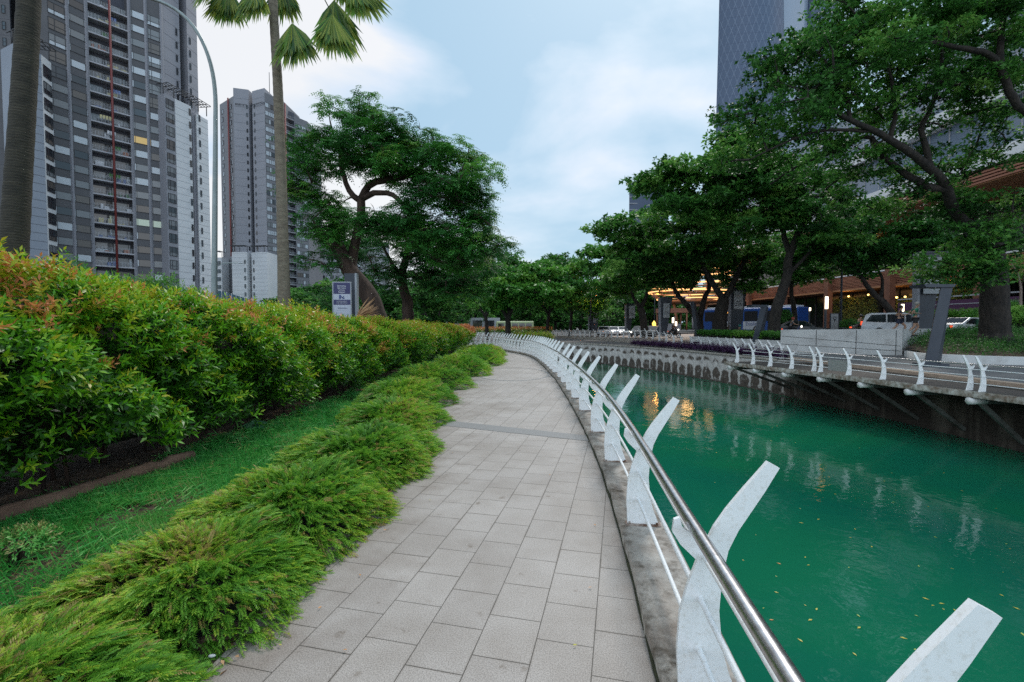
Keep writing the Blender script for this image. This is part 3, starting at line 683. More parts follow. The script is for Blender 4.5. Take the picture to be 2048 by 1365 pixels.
# ================================================================== trees
def make_tree(name, label, cat, limbs, crowns, nclump, nleaf, lsize, m_leaf, m_bark, group=None, rad=0.9, flat=0.45, seed=1, feather=False, tone=(0.25, 0.3), twig_r=0.012, droop=0.0, tipr=None):
    """limbs: list of ([(px,py,d)...], r0, r1) in photo terms resolved to world points, or world Vectors.
       crowns: (px, py, d, rx_px, ry_px, depth_radius_m, weight)"""
    g = np.random.default_rng(seed)
    pl = []
    for pts, r0, r1 in limbs:
        w = [Vector(p) if isinstance(p, Vector) else P(*p) for p in pts]
        c = catmull([tuple(q) for q in w], 0.35)
        pl.append((c, np.linspace(r0, r1, len(c))))
    base = Vector(tuple(pl[0][0][0]))
    root = empty(name, base, 0, label, cat, group)
    tb = MB()
    for c, r in pl:
        c = c + np.vstack([np.zeros((1, 3)), g.normal(0, 0.02, (len(c) - 1, 3))]) * np.minimum(1, r[:, None] * 6)
        tb.tube([Vector(tuple(q)) - base for q in c], list(r), 10)
    c, r = pl[0]; up0 = Vector(tuple(c[min(3, len(c) - 1)] - c[0])).normalized()
    tb.tube([Vector((0, 0, -0.6)), Vector((0, 0, 0.0)), up0 * 0.35], [r[0] * 1.25, r[0] * 1.15, r[0]], 10)
    trunk = tb.build('trunk', m_bark, root)
    # skeleton nodes from the explicit limbs (upper two thirds)
    nodes = np.concatenate([q[0][max(0, int(len(q[0]) * (0.45 if i == 0 else 0.1))):] for i, q in enumerate(pl)])
    W = np.array([q[6] if len(q) > 6 else q[3] * q[4] for q in crowns], float); W /= W.sum()
    cs = []
    for i, q in enumerate(crowns):
        k = max(1, int(round(nclump * W[i]))); c0 = np.array(P(q[0], q[1], q[2])); sc = q[2] / F_PX
        v = unit(g.normal(size=(k, 3))) * (g.random((k, 1)) ** 0.33)
        cs.append(c0 + v * np.array([q[3] * sc, q[5], q[4] * sc]))
    C = np.concatenate(cs)
    d0 = np.min(np.linalg.norm(C[:, None] - nodes[None], axis=2), axis=1); C = C[np.argsort(d0)]
    bb = MB(); parts = []
    for c in C:
        dist = np.linalg.norm(nodes - c, axis=1) + 0.6 * np.maximum(0, nodes[:, 2] - c[2])
        a = nodes[np.argmin(dist)]; ln = np.linalg.norm(c - a)
        if ln > 0.25:
            k = max(3, int(ln / 0.5)); t = np.linspace(0, 1, k)[:, None]
            mid = (a + c) / 2 + np.array([0, 0, 0.12 * ln]) + g.normal(0, 0.08 * ln, 3)
            path = (1 - t) ** 2 * a + 2 * t * (1 - t) * mid + t * t * c
            r0 = min(0.03 + 0.016 * ln, 0.11) * (twig_r / 0.012)
            bb.tube([Vector(tuple(q)) - base for q in path], list(np.linspace(r0, twig_r, k)), 5, cap=False)
            nodes = np.concatenate([nodes, path[1:]])
        # twigs and leaves of this clump
        cr = rad * g.uniform(0.65, 1.25); tn = tone[0] + g.normal(0, tone[1] * 0.5)
        for _ in range(4):
            e = c + unit(g.normal(size=3)) * np.array([cr, cr, cr * flat]) * 0.8
            bb.tube([Vector(tuple(c)) - base, Vector(tuple((c + e) / 2 + np.array([0, 0, .08]))) - base, Vector(tuple(e)) - base], [twig_r, twig_r * .7, twig_r * .4], 3, cap=False)
        n = int(nleaf * (cr / rad) ** 2)
        if not feather:
            # leaves sit in tufts on the clump
            nt_ = max(3, n // 9); tv = unit(g.normal(size=(nt_, 3))) * (g.random((nt_, 1)) ** 0.45)
            tv[:, 2] = np.abs(tv[:, 2]) * np.where(g.random(nt_) < 0.7, 1, -1)
            tp = c + tv * np.array([cr, cr, cr * flat])
            pos = np.repeat(tp, 9, axis=0)[:n] if nt_ * 9 >= n else np.repeat(tp, 9, axis=0); n = len(pos)
            dr = unit(g.normal(size=(n, 3)) * np.array([1, 1, 0.5]) + np.array([0, 0, -droop])); nr = unit(np.array([0, 0, 1.0]) + g.normal(0, 0.55, (n, 3)))
            pos = pos + dr * 0.04
            ls = lsize * g.uniform(0.6, 1.3, n)
            parts.append(leaves(pos, dr, nr, ls, ls * 0.55, np.full(n, tn) + 0.16 * tv.repeat(9, axis=0)[:n, 2] * 0 ))
        else:
            # drooping compound fronds in rosettes
            nf = n
            nr_ = max(2, nf // 6); rv = unit(g.normal(size=(nr_, 3))) * (g.random((nr_, 1)) ** 0.4)
            rp_ = c + rv * np.array([cr, cr, cr * flat]); rp_ = np.repeat(rp_, 6, axis=0); nf = len(rp_)
            az = g.random(nf) * 2 * math.pi; el = g.uniform(-0.35, 0.45, nf)
            dr = np.stack([np.cos(az) * np.cos(el), np.sin(az) * np.cos(el), np.sin(el)], 1); Lf = lsize * g.uniform(0.6, 1.15, nf)
            npair = 5
            for k in range(npair + 1):
                u = (k + 0.3) / npair
                pp = rp_ + dr * (Lf * u)[:, None] + np.array([0, 0, -1.0]) * (Lf * 0.38 * u * u)[:, None]
                tg = unit(dr + np.array([0, 0, -0.76 * u])); sd = unit(np.cross(tg, np.array([0, 0, 1.0]) + g.normal(0, 0.1, (nf, 3)))); up_ = np.cross(sd, tg)
                ll = Lf * 0.36 * math.sin(math.pi * min(0.95, 0.18 + u * 0.72))
                if k == npair:
                    parts.append(leaves(pp, tg, up_, Lf * 0.2, Lf * 0.08, np.full(nf, tn)))
                else:
                    for sg in (-1, 1):
                        parts.append(leaves(pp, sd * sg + tg * 0.55 + np.array([0, 0, -0.15]), up_, ll, Lf * 0.115, np.full(nf, tn)))
    bb.build('branches', m_bark, root)
    child_leaves('crown', parts, m_leaf, root, base)
    return root

GR = 'rain trees lining the canal promenade'
# --- the leaning feathery tree on the left
make_tree('feathery_tree', 'big feathery tree with leaning forked trunk behind the hedge', 'tree',
    [([(765, 690, 19), (752, 625, 19), (728, 575, 19), (700, 540, 19), (680, 505, 18.9), (664, 478, 18.8)], 0.44, 0.27),
     ([(722, 572, 19), (703, 530, 19.1), (712, 480, 19.2), (722, 430, 19.2), (722, 398, 19.2)], 0.24, 0.17),
     ([(722, 400, 19.2), (738, 370, 19.1), (770, 361, 19), (815, 352, 18.8), (850, 330, 18.6), (885, 318, 18.5)], 0.16, 0.08),
     ([(724, 398, 19.2), (745, 388, 18.9), (780, 388, 18.4), (808, 412, 18.0), (825, 450, 17.8), (838, 490, 17.6)], 0.13, 0.05),
     ([(720, 402, 19.2), (700, 385, 19.3), (688, 355, 19.5), (680, 320, 19.7), (690, 280, 19.8)], 0.13, 0.06),
     ([(772, 362, 19), (768, 330, 19.3), (760, 290, 19.4), (740, 240, 19.5)], 0.10, 0.04),
     ([(664, 480, 18.8), (645, 465, 18.6), (625, 440, 18.4)], 0.08, 0.04),
     ([(818, 352, 18.8), (870, 372, 18.3), (930, 410, 17.9), (985, 455, 17.6)], 0.08, 0.03)],
    [(700, 218, 19.5, 70, 26, 1.5), (770, 262, 19, 70, 32, 1.8), (645, 305, 19.5, 62, 36, 1.6), (845, 290, 18.7, 72, 28, 1.6), (905, 325, 18.5, 66, 32, 1.6),
     (945, 365, 18, 46, 36, 1.4), (610, 345, 19, 36, 36, 1.3), (720, 325, 19, 90, 38, 1.9), (815, 335, 18.7, 80, 32, 1.8), (880, 395, 18.2, 80, 40, 1.7),
     (950, 435, 17.8, 45, 36, 1.3), (992, 472, 17.5, 32, 22, 0.9), (635, 405, 19, 40, 40, 1.4), (655, 450, 18.7, 40, 34, 1.2), (800, 440, 18, 90, 36, 1.4),
     (890, 470, 17.8, 80, 34, 1.3), (640, 520, 18.4, 30, 20, .8, 500), (930, 510, 17.8, 66, 26, 1.2), (690, 470, 19.6, 40, 30, 0.8, 700)],
    280, 56, 0.44, LM_fine, M_bark2, rad=0.68, flat=0.5, seed=11, feather=True, tone=(0.42, 0.42))
make_tree('feathery_tree', 'darker feathery tree with slim upright trunk, right behind the leaning one', 'tree',
    [([(817, 672, 29), (815, 610, 29), (805, 560, 29), (815, 500, 29), (840, 450, 29)], 0.42, 0.12),
     ([(806, 560, 29), (780, 520, 29), (760, 480, 29)], 0.16, 0.06), ([(812, 520, 29), (860, 490, 28.5), (910, 470, 28)], 0.15, 0.05)],
    [(790, 500, 29, 110, 55, 2.5), (880, 500, 29, 90, 50, 2.5), (840, 560, 28.5, 120, 34, 2.2), (660, 600, 28, 40, 22, 1.6), (905, 575, 28.5, 70, 30, 2), (930, 530, 29, 70, 30, 2), (700, 470, 29, 55, 50, 2), (985, 500, 27, 35, 14, 1, 500)],
    170, 56, 0.52, LM_fine, M_bark2, rad=1.1, flat=0.55, seed=12, feather=True, tone=(0.18, 0.3))

# --- mid-distance trees at the canal bend
def V_tree(px, d, crowns, label, seed, lean=0, h=60, r=0.28, nc=70, nl=240, ls=0.42, m=LM_mid, tone=(0.45, 0.4), base_y=None, group=GR):
    by = base_y or (650 + 915 * 1.75 / d)
    k = 915 / d * 1.0
    pts0 = [(px, by, d), (px + lean * .4, by - h * .45, d), (px + lean * .6, by - h * .6, d)]
    lx = px + lean * .6; ly = by - h * .6
    limbs = [(pts0, r, r * .8), ([(lx, ly, d), (lx - h * .35, ly - h * .55, d), (lx - h * .75, ly - h * .95, d)], r * .6, r * .2),
             ([(lx, ly, d), (lx + h * .28, ly - h * .6, d), (lx + h * .7, ly - h * 1.05, d)], r * .6, r * .2), ([(lx, ly, d), (lx + h * .02, ly - h * .7, d), (lx - h * .1, ly - h * 1.3, d)], r * .5, r * .15)]
    return make_tree('rain_tree', label, 'tree', limbs, crowns, nc, nl, ls, m, M_bark, group, rad=d * 0.026, flat=0.42, seed=seed, tone=tone, twig_r=0.02)
V_tree(975, 60, [(1000, 522, 60, 58, 16, 4), (965, 560, 60, 70, 28, 4), (1010, 550, 58, 60, 28, 4), (930, 590, 62, 50, 24, 3)], 'spreading tree with high flat crown at the far left of the bend', 21, -6, 70)
V_tree(1016, 52, [(1050, 548, 52, 72, 24, 4), (1025, 585, 50, 90, 24, 3.5), (1095, 590, 50, 45, 20, 3), (995, 605, 52, 60, 18, 3)], 'bright green domed tree with dark straight trunk at the canal bend', 22, 0, 70, 0.36, nc=80, tone=(0.62, 0.4))
V_tree(1093, 66, [(1115, 545, 66, 62, 26, 4), (1085, 590, 66, 60, 26, 3.5), (1135, 585, 64, 50, 26, 3)], 'wide tree with low fork standing behind the railing beyond the bend', 23, 8, 72)
V_tree(1140, 72, [(1150, 545, 72, 60, 26, 4), (1165, 590, 70, 55, 28, 4), (1180, 620, 70, 40, 20, 3), (1115, 520, 75, 22, 8, 2, 400)], 'tall tree with knotted top tuft beside the lamp glow, far bank', 24, 6, 78)

# --- the row on the right bank
make_tree('rain_tree', 'massive dark tree with thick trunk rising from the planting bed at right', 'tree',
    [([(1990, 680, 23), (1990, 600, 23), (1986, 540, 23), (1982, 500, 23)], 0.62, 0.50),
     ([(1984, 520, 23), (1960, 475, 22.6), (1925, 440, 22), (1902, 410, 21.5), (1893, 375, 21), (1862, 338, 20.5), (1812, 300, 20), (1760, 268, 19.6), (1700, 240, 19.2), (1660, 215, 19), (1620, 190, 19)], 0.29, 0.07),
     ([(1893, 378, 21), (1850, 372, 21), (1800, 340, 21.2), (1760, 305, 21.4), (1735, 272, 21.6), (1680, 300, 22), (1600, 330, 22.5), (1540, 370, 23)], 0.17, 0.04),
     ([(1862, 338, 20.5), (1850, 290, 20.5), (1842, 255, 20.6), (1862, 215, 20.8), (1880, 150, 21), (1885, 90, 21)], 0.14, 0.05),
     ([(1780, 278, 19.8), (1790, 230, 20), (1785, 170, 20.2), (1770, 110, 20.4)], 0.10, 0.04),
     ([(1700, 240, 19.2), (1690, 190, 19.5), (1650, 120, 20)], 0.09, 0.04),
     ([(1984, 505, 23), (2010, 470, 23), (2060, 430, 23.4), (2130, 380, 24)], 0.3, 0.12),
     ([(1740, 262, 19.5), (1640, 262, 19.5), (1560, 290, 19.6), (1500, 320, 20)], 0.08, 0.03)],
    [(1620, 150, 20, 105, 62, 2.6), (1560, 240, 20, 90, 55, 2.4), (1720, 90, 20.5, 100, 62, 2.6), (1830, 60, 21, 120, 60, 2.8), (1960, 70, 21.5, 110, 70, 3.0),
     (1740, 190, 20, 120, 60, 2.4), (1860, 190, 21, 120, 70, 2.8), (1990, 220, 22, 90, 70, 3.0), (1500, 300, 20.5, 60, 30, 1.8), (1640, 320, 21.5, 110, 42, 2.2), (1930, 330, 23, 100, 34, 2.0),
     (1910, 540, 21.5, 62, 36, 1.6, 5000), (1985, 480, 21, 62, 40, 1.5, 3500), (1470, 250, 20.5, 40, 18, 1.2, 900), (1960, 420, 22, 90, 40, 2, 4200), (1570, 120, 20.5, 50, 24, 1.6, 2000), (1650, 55, 20.5, 60, 28, 1.8, 2500), (1760, 10, 20.5, 90, 30, 2, 3000), (1760, 330, 22, 90, 34, 2, 4000), (1850, 400, 22.5, 90, 30, 2, 3500), (1700, 400, 22.5, 70, 30, 2, 2500)],
    360, 250, 0.18, LM_dark, M_bark, GR, rad=0.95, flat=0.42, seed=31, tone=(0.27, 0.5))
make_tree('rain_tree', 'overhanging tree limb reaching in from beyond the right edge', 'tree',
    [([(2330, 700, 19), (2300, 500, 19), (2230, 350, 18.8), (2130, 270, 18.6), (2048, 222, 18.5), (2018, 180, 18.4), (2003, 140, 18.3), (1980, 112, 18.2), (1930, 98, 18), (1860, 85, 17.8), (1790, 80, 17.6)], 0.34, 0.05),
     ([(2003, 140, 18.3), (2000, 95, 18.2), (2005, 40, 18), (2000, -20, 18)], 0.14, 0.05)],
    [(1860, 40, 18, 100, 45, 1.8), (1990, 20, 18, 80, 50, 2), (2080, 100, 18.5, 90, 60, 2.2), (1800, 100, 17.8, 60, 30, 1.3), (2150, 250, 19, 90, 70, 2)],
    60, 330, 0.17, LM_dark, M_bark, GR, rad=0.8, flat=0.42, seed=32, tone=(0.35, 0.4))
make_tree('rain_tree', 'slanting dark trunk tree beside the end of the bus, layered crown', 'tree',
    [([(1546, 672, 33), (1552, 620, 33), (1572, 560, 33), (1580, 510, 33), (1612, 440, 32.5), (1660, 390, 32)], 0.42, 0.14),
     ([(1574, 552, 33), (1610, 515, 33), (1640, 480, 33)], 0.16, 0.06), ([(1580, 510, 33), (1560, 450, 33), (1530, 400, 33), (1480, 360, 33)], 0.2, 0.07)],
    [(1440, 330, 33, 100, 38, 3), (1530, 360, 33, 100, 44, 3), (1400, 400, 33, 110, 30, 3), (1600, 420, 33, 90, 50, 3), (1350, 345, 33, 62, 22, 2.4), (1290, 365, 33, 48, 16, 2, 900), (1480, 440, 33, 100, 30, 3), (1470, 290, 33, 45, 16, 2, 900), (1660, 470, 32, 60, 30, 2.5)],
    210, 260, 0.30, LM_dark, M_bark, GR, rad=1.15, flat=0.38, seed=33, tone=(0.38, 0.42))
make_tree('rain_tree', 'tree with thick trunk forking in front of the blue bus', 'tree',
    [([(1440, 668, 42), (1441, 630, 42), (1447, 600, 42)], 0.62, 0.5),
     ([(1447, 602, 42), (1425, 565, 42), (1400, 520, 42), (1385, 470, 42)], 0.3, 0.1), ([(1448, 602, 42), (1470, 560, 42), (1492, 510, 42), (1500, 460, 42)], 0.3, 0.1)],
    [(1330, 440, 42, 90, 34, 4), (1420, 430, 42, 90, 40, 4), (1270, 470, 42, 70, 30, 3.5), (1240, 520, 42, 52, 26, 3.5), (1350, 500, 42, 100, 34, 4), (1460, 500, 42, 90, 40, 4), (1230, 462, 42, 40, 16, 3, 700)],
    150, 250, 0.36, LM_dark, M_bark, GR, rad=1.35, flat=0.40, seed=34, tone=(0.40, 0.42))
make_tree('rain_tree', 'V-forked tree between the kiosk and the blue bus', 'tree',
    [([(1399, 668, 46), (1398, 640, 46)], 0.45, 0.42), ([(1398, 642, 46), (1375, 612, 46), (1352, 585, 46), (1340, 545, 46)], 0.34, 0.14), ([(1398, 642, 46), (1408, 600, 46), (1418, 575, 46), (1410, 545, 46)], 0.34, 0.14)],
    [(1310, 520, 46, 90, 30, 3.5), (1400, 535, 46, 80, 26, 3.5), (1250, 560, 46, 52, 22, 3), (1345, 565, 46, 60, 14, 2.5)],
    70, 250, 0.38, LM_dark, M_bark, GR, rad=1.3, flat=0.4, seed=35, tone=(0.32, 0.4))
make_tree('rain_tree', 'forked tree rising behind the parked cars', 'tree',
    [([(1290, 668, 55), (1285, 630, 55), (1280, 615, 55)], 0.45, 0.4), ([(1281, 616, 55), (1268, 598, 55), (1262, 575, 55)], 0.28, 0.12), ([(1281, 616, 55), (1292, 595, 55), (1295, 570, 55)], 0.28, 0.12)],
    [(1240, 545, 55, 70, 24, 4), (1290, 560, 55, 60, 18, 4), (1205, 520, 55, 48, 22, 4), (1215, 580, 58, 40, 22, 3)],
    70, 240, 0.42, LM_mid, M_bark, GR, rad=1.5, flat=0.42, seed=36, tone=(0.38, 0.4))
make_tree('street_tree', 'small leaning tree above the white van', 'tree',
    [([(1795, 660, 34), (1775, 615, 34), (1740, 580, 34), (1718, 545, 34)], 0.3, 0.12), ([(1760, 597, 34), (1765, 560, 34), (1750, 530, 34)], 0.13, 0.06)],
    [(1700, 490, 34, 90, 34, 2.4), (1790, 470, 34, 90, 36, 2.6), (1640, 500, 34, 60, 26, 2), (1760, 530, 34, 90, 24, 2.2), (1600, 520, 35, 55, 20, 2), (1860, 500, 33, 70, 34, 2.2), (1700, 430, 35, 90, 24, 2.4)],
    120, 260, 0.30, LM_mid, M_bark, None, rad=1.1, flat=0.45, seed=37, tone=(0.15, 0.35))
make_tree('street_tree', 'second small tree in front of the slatted canopy, left of the leaning one', 'tree',
    [([(1592, 662, 42), (1588, 620, 42), (1582, 580, 42), (1590, 540, 42)], 0.26, 0.12)],
    [(1600, 545, 42, 60, 26, 2.4), (1500, 560, 43, 55, 26, 2.4), (1660, 520, 42, 60, 26, 2.6), (1540, 500, 42, 70, 26, 2.6)],
    60, 240, 0.34, LM_dark, M_bark, None, rad=1.2, flat=0.45, seed=38, tone=(0.35, 0.35))
# far trees closing the view
proto = None
specs = [(600, 110, 1.0), (660, 95, .9), (720, 120, 1.1), (790, 100, .9), (850, 90, 1.0), (905, 110, 1.0), (950, 130, 1.0), (1000, 150, 1.2), (1060, 140, 1.0), (1110, 130, 1.1), (1160, 150, 1.2), (1210, 125, 1.0), (1255, 140, 1.2), (1300, 120, 1.0), (1350, 150, 1.2), (640, 70, .6), (1190, 100, .8), (880, 78, .7)]
for i, (px, d, sc) in enumerate(specs):
    if proto is None:
        x = (1024 - CX)
        proto = make_tree('far_tree', 'hazy dark tree in the far row closing the view', 'tree',
            [([Vector((0, 120, -0.2)), Vector((0.2, 120, 2.5)), Vector((0, 120, 6))], 0.4, 0.25)],
            [(1024, 590, 120, 48, 26, 5), (1000, 605, 120, 40, 24, 4), (1050, 602, 120, 40, 26, 4), (1024, 632, 120, 60, 16, 5)], 60, 170, 0.75, LM_dark, M_bark, 'far trees beyond the bend', rad=2.2, flat=0.6, seed=50, tone=(0.25, 0.35), twig_r=0.03)
        o = proto
    else: o = copy_tree(proto)
    p = P(px, 650, d); o.location = (p.x, d, -0.25); o.scale = (sc * 1.1, sc, sc * (0.85 + 0.12 * (i % 3))); o.rotation_euler = (0, 0, i * 1.3)

# ================================================================== hedge
def hedge_shoots(g, pos, nrm, n_leaf, ls, tone, spread=0.10):
    """each shoot: a short stem with leaves spiralling up it"""
    n = len(pos); ax = unit(nrm + np.array([0, 0, 0.45]) + g.normal(0, 0.35, (n, 3))); out = []
    sl = ls * g.uniform(1.6, 2.6, n)
    a0 = g.random(n) * 6.28
    b1 = unit(np.cross(ax, np.array([0.3, 0.2, 1.0]))); b2 = np.cross(ax, b1)
    for k in range(n_leaf):
        u = (k + 0.5) / n_leaf
        a = a0 + k * 2.4; sp = b1 * np.cos(a)[:, None] + b2 * np.sin(a)[:, None]
        tilt = 0.45 + 0.9 * u
        dr = unit(sp + ax * tilt + g.normal(0, 0.15, (n, 3)))
        pp = pos + ax * (sl * u)[:, None]
        L_ = ls * g.uniform(0.75, 1.2, n) * (1.1 - 0.35 * u)
        out.append(leaves(pp, dr, unit(np.cross(dr, sp) * 0.2 + ax), L_, L_ * 0.33, tone + 0.10 * u + (tone > 0.62) * 0.25 * u))
    return out

def lump(x, y, z):
    return 0.13 * np.sin(1.7 * y + 1.6 * z + 1 + 0.8 * np.sin(.7 * y)) * np.cos(2.3 * z + 0.5 * y) + 0.10 * np.sin(3.9 * y + 4.6 * z + 1.2 * np.sin(1.1 * y)) + 0.08 * np.sin(7.1 * y - 6.9 * z + 2 + np.sin(2.3 * y))

def hedge_section(y0, y1, nfront, ntop, ls, n_leaf, g, depth_layers=3):
    parts = []
    def top(y): return np.interp(y, [0, 4, 5.5, 8.6, 12, 16, 25, 35], [2.20, 2.16, 2.06, 1.88, 1.76, 1.67, 1.58, 1.49])
    def xf(y): return np.interp(y, [0, 3, 5, 8, 12, 20, 36], [-4.5, -4.35, -4.25, -4.05, -3.9, -3.75, -3.7])
    # orange patches: smooth random field
    ph = g.random(6) * 6.28
    def field(y, z): return np.sin(2.1 * y + ph[0]) * np.cos(1.7 * z + ph[1]) + np.sin(5.2 * y + 3.1 * z + ph[2]) * 0.8 + np.sin(9.5 * y - 6 * z + ph[3]) * 0.5
    for lay in range(depth_layers):
        n = int(nfront * (1, 0.6, 0.45)[lay])
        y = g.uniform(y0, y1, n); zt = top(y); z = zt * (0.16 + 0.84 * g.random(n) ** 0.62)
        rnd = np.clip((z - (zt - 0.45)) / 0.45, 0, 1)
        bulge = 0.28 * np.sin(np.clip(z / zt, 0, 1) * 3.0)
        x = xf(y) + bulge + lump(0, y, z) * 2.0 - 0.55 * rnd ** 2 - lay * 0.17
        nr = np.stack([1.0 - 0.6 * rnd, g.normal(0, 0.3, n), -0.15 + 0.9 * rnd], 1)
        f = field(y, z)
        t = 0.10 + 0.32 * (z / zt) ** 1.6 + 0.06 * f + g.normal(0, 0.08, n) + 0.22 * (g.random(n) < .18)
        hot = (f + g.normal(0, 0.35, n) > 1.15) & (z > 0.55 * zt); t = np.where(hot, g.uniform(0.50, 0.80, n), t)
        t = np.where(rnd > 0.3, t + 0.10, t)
        if lay: t = np.clip(t - 0.2 * lay, 0.0, 0.4)  # inner leaf layers toned darker, depth shade put into the colour
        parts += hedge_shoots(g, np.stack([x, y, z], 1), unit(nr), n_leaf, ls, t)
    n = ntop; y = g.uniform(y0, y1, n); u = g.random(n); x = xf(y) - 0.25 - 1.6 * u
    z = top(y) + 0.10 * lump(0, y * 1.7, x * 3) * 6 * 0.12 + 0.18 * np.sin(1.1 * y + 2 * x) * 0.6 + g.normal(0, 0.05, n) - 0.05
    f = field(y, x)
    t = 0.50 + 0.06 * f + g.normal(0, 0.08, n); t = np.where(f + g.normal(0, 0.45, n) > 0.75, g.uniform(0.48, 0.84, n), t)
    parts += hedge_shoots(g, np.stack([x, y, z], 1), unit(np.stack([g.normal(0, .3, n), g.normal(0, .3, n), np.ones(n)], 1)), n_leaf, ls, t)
    return parts, top, xf
g = np.random.default_rng(101)
hedge = empty('hedge', (-5, 12, 0), 0, 'long tall hedge with green leaves and orange new tips along the path', 'hedge')
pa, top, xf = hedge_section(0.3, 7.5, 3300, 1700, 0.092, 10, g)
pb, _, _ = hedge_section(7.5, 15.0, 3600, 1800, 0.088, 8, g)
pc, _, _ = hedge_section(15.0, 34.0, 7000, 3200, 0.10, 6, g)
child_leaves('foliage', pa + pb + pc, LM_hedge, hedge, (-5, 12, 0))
sb = MB(); g2 = np.random.default_rng(5)
for i in range(120):
    y = g2.uniform(0.5, 33.5); x = float(xf(y)) - g2.uniform(0.25, 1.0); h = g2.uniform(1.0, 1.6)
    sb.tube([Vector((x + 5, y - 12, -0.05)), Vector((x + 5 + g2.normal(0, .05), y - 12 + g2.normal(0, .08), h * .5)), Vector((x + 5 + g2.normal(0, .15), y - 12 + g2.normal(0, .2), h))], [0.022, 0.016, 0.008], 5)
tag(sb.build('stems', M_bark2, hedge), kind='stuff')
# opaque hedge core blocks see-through; shade of the gaps put into its colour
cb = MB(); yy = np.arange(0.2, 34.2, 0.4); M_heart = nmat('dark_inner_fill', (0.004, 0.006, 0.003), (0.016, 0.018, 0.009), 20, 0.95, bump=1, bscale=60, dist=0.05)
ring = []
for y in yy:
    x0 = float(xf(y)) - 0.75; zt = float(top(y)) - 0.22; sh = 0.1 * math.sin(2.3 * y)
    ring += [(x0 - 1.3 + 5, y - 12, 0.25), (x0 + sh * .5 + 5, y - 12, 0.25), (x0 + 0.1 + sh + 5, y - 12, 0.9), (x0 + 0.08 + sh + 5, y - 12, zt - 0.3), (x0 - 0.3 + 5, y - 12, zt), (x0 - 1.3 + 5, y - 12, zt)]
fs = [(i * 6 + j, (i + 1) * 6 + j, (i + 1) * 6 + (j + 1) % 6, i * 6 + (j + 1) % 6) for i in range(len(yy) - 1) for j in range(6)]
cb.add(ring, fs); cb.build('dark_core', M_heart, hedge)

def bush(name, label, cat, c, r, n, ls, m, tone, seed, n_leaf=7, group=None, core=True, base=None, squash=0.15):
    g = np.random.default_rng(seed); v = unit(g.normal(size=(n, 3))); v[:, 2] = np.where(v[:, 2] < -squash, -v[:, 2], v[:, 2])
    rr = 0.82 + 0.14 * np.sin(v[:, 0] * 5 + seed) * np.cos(v[:, 1] * 6) + g.normal(0, 0.05, n) - 0.25 * (g.random(n) < 0.3)
    pos = np.array(c) + v * np.array(r) * rr[:, None]
    t = tone(v, g, n) if callable(tone) else tone + g.normal(0, 0.1, n)
    bz = base if base is not None else c[2] - r[2]
    root = empty(name, (c[0], c[1], bz), 0, label, cat, group)
    child_leaves('foliage', hedge_shoots(g, pos, v, n_leaf, ls, t), m, root, (c[0], c[1], bz))
    b = MB()
    for i in range(7):
        a = i * 0.9; b.tube([Vector((0.06 * math.cos(a), 0.06 * math.sin(a), -0.05)), Vector((0.3 * r[0] * math.cos(a), 0.3 * r[1] * math.sin(a), (c[2] - bz) * 0.6 + 0.1)), Vector((0.6 * r[0] * math.cos(a), 0.6 * r[1] * math.sin(a), c[2] - bz + 0.3 * r[2]))], [0.03 * r[0] + 0.01, 0.02 * r[0] + 0.008, 0.008], 5)
    b.ball((0, 0, 0.02), (.12 * r[0] + .05, .12 * r[0] + .05, .08), 8, 5)
    b.build('stems', M_bark2, root)
    if core:
        q = MB(); q.ball((0, 0, c[2] - bz), (r[0] * .66, r[1] * .66, r[2] * .66), 12, 8); q.build('dark_core', M_heart, root)  # solid core, shade inside the bush put into its dark colour
    return root
bush('round_shrub', 'rounded shrub with brick red new leaves at the far end of the hedge', 'shrub', (-3.7, 35.6, 0.85), (0.85, 1.3, 0.86), 1500, 0.10, LM_hedge, lambda v, g, n: np.where(v[:, 2] > 0.25, g.uniform(0.85, 1.2, n), 0.3 + g.normal(0, .1, n)), 61)
bush('garden_bush', 'loose green bush behind the hedge below the tall grey tower', 'bush', (-10.0, 12.5, 1.5), (1.6, 1.4, 1.55), 1500, 0.12, LM_mid, 0.55, 62)
bush('garden_bush', 'small leafy bush poking above the hedge, nearest the lamp pole', 'bush', (-8.6, 12.2, 1.35), (0.9, .8, 1.3), 700, 0.10, LM_mid, 0.75, 63)
bush('garden_bush', 'wide dark bush behind the hedge beside the close palm trunk', 'bush', (-11.6, 12.0, 1.6), (1.5, 1.3, 1.65), 1300, 0.12, LM_mid, 0.4, 64)
bush('garden_bush', 'bright sprig bush showing over the hedge left of the banner sign', 'bush', (-6.5, 15.5, 1.15), (0.4, .4, 1.1), 300, 0.09, LM_mid, 0.8, 65)

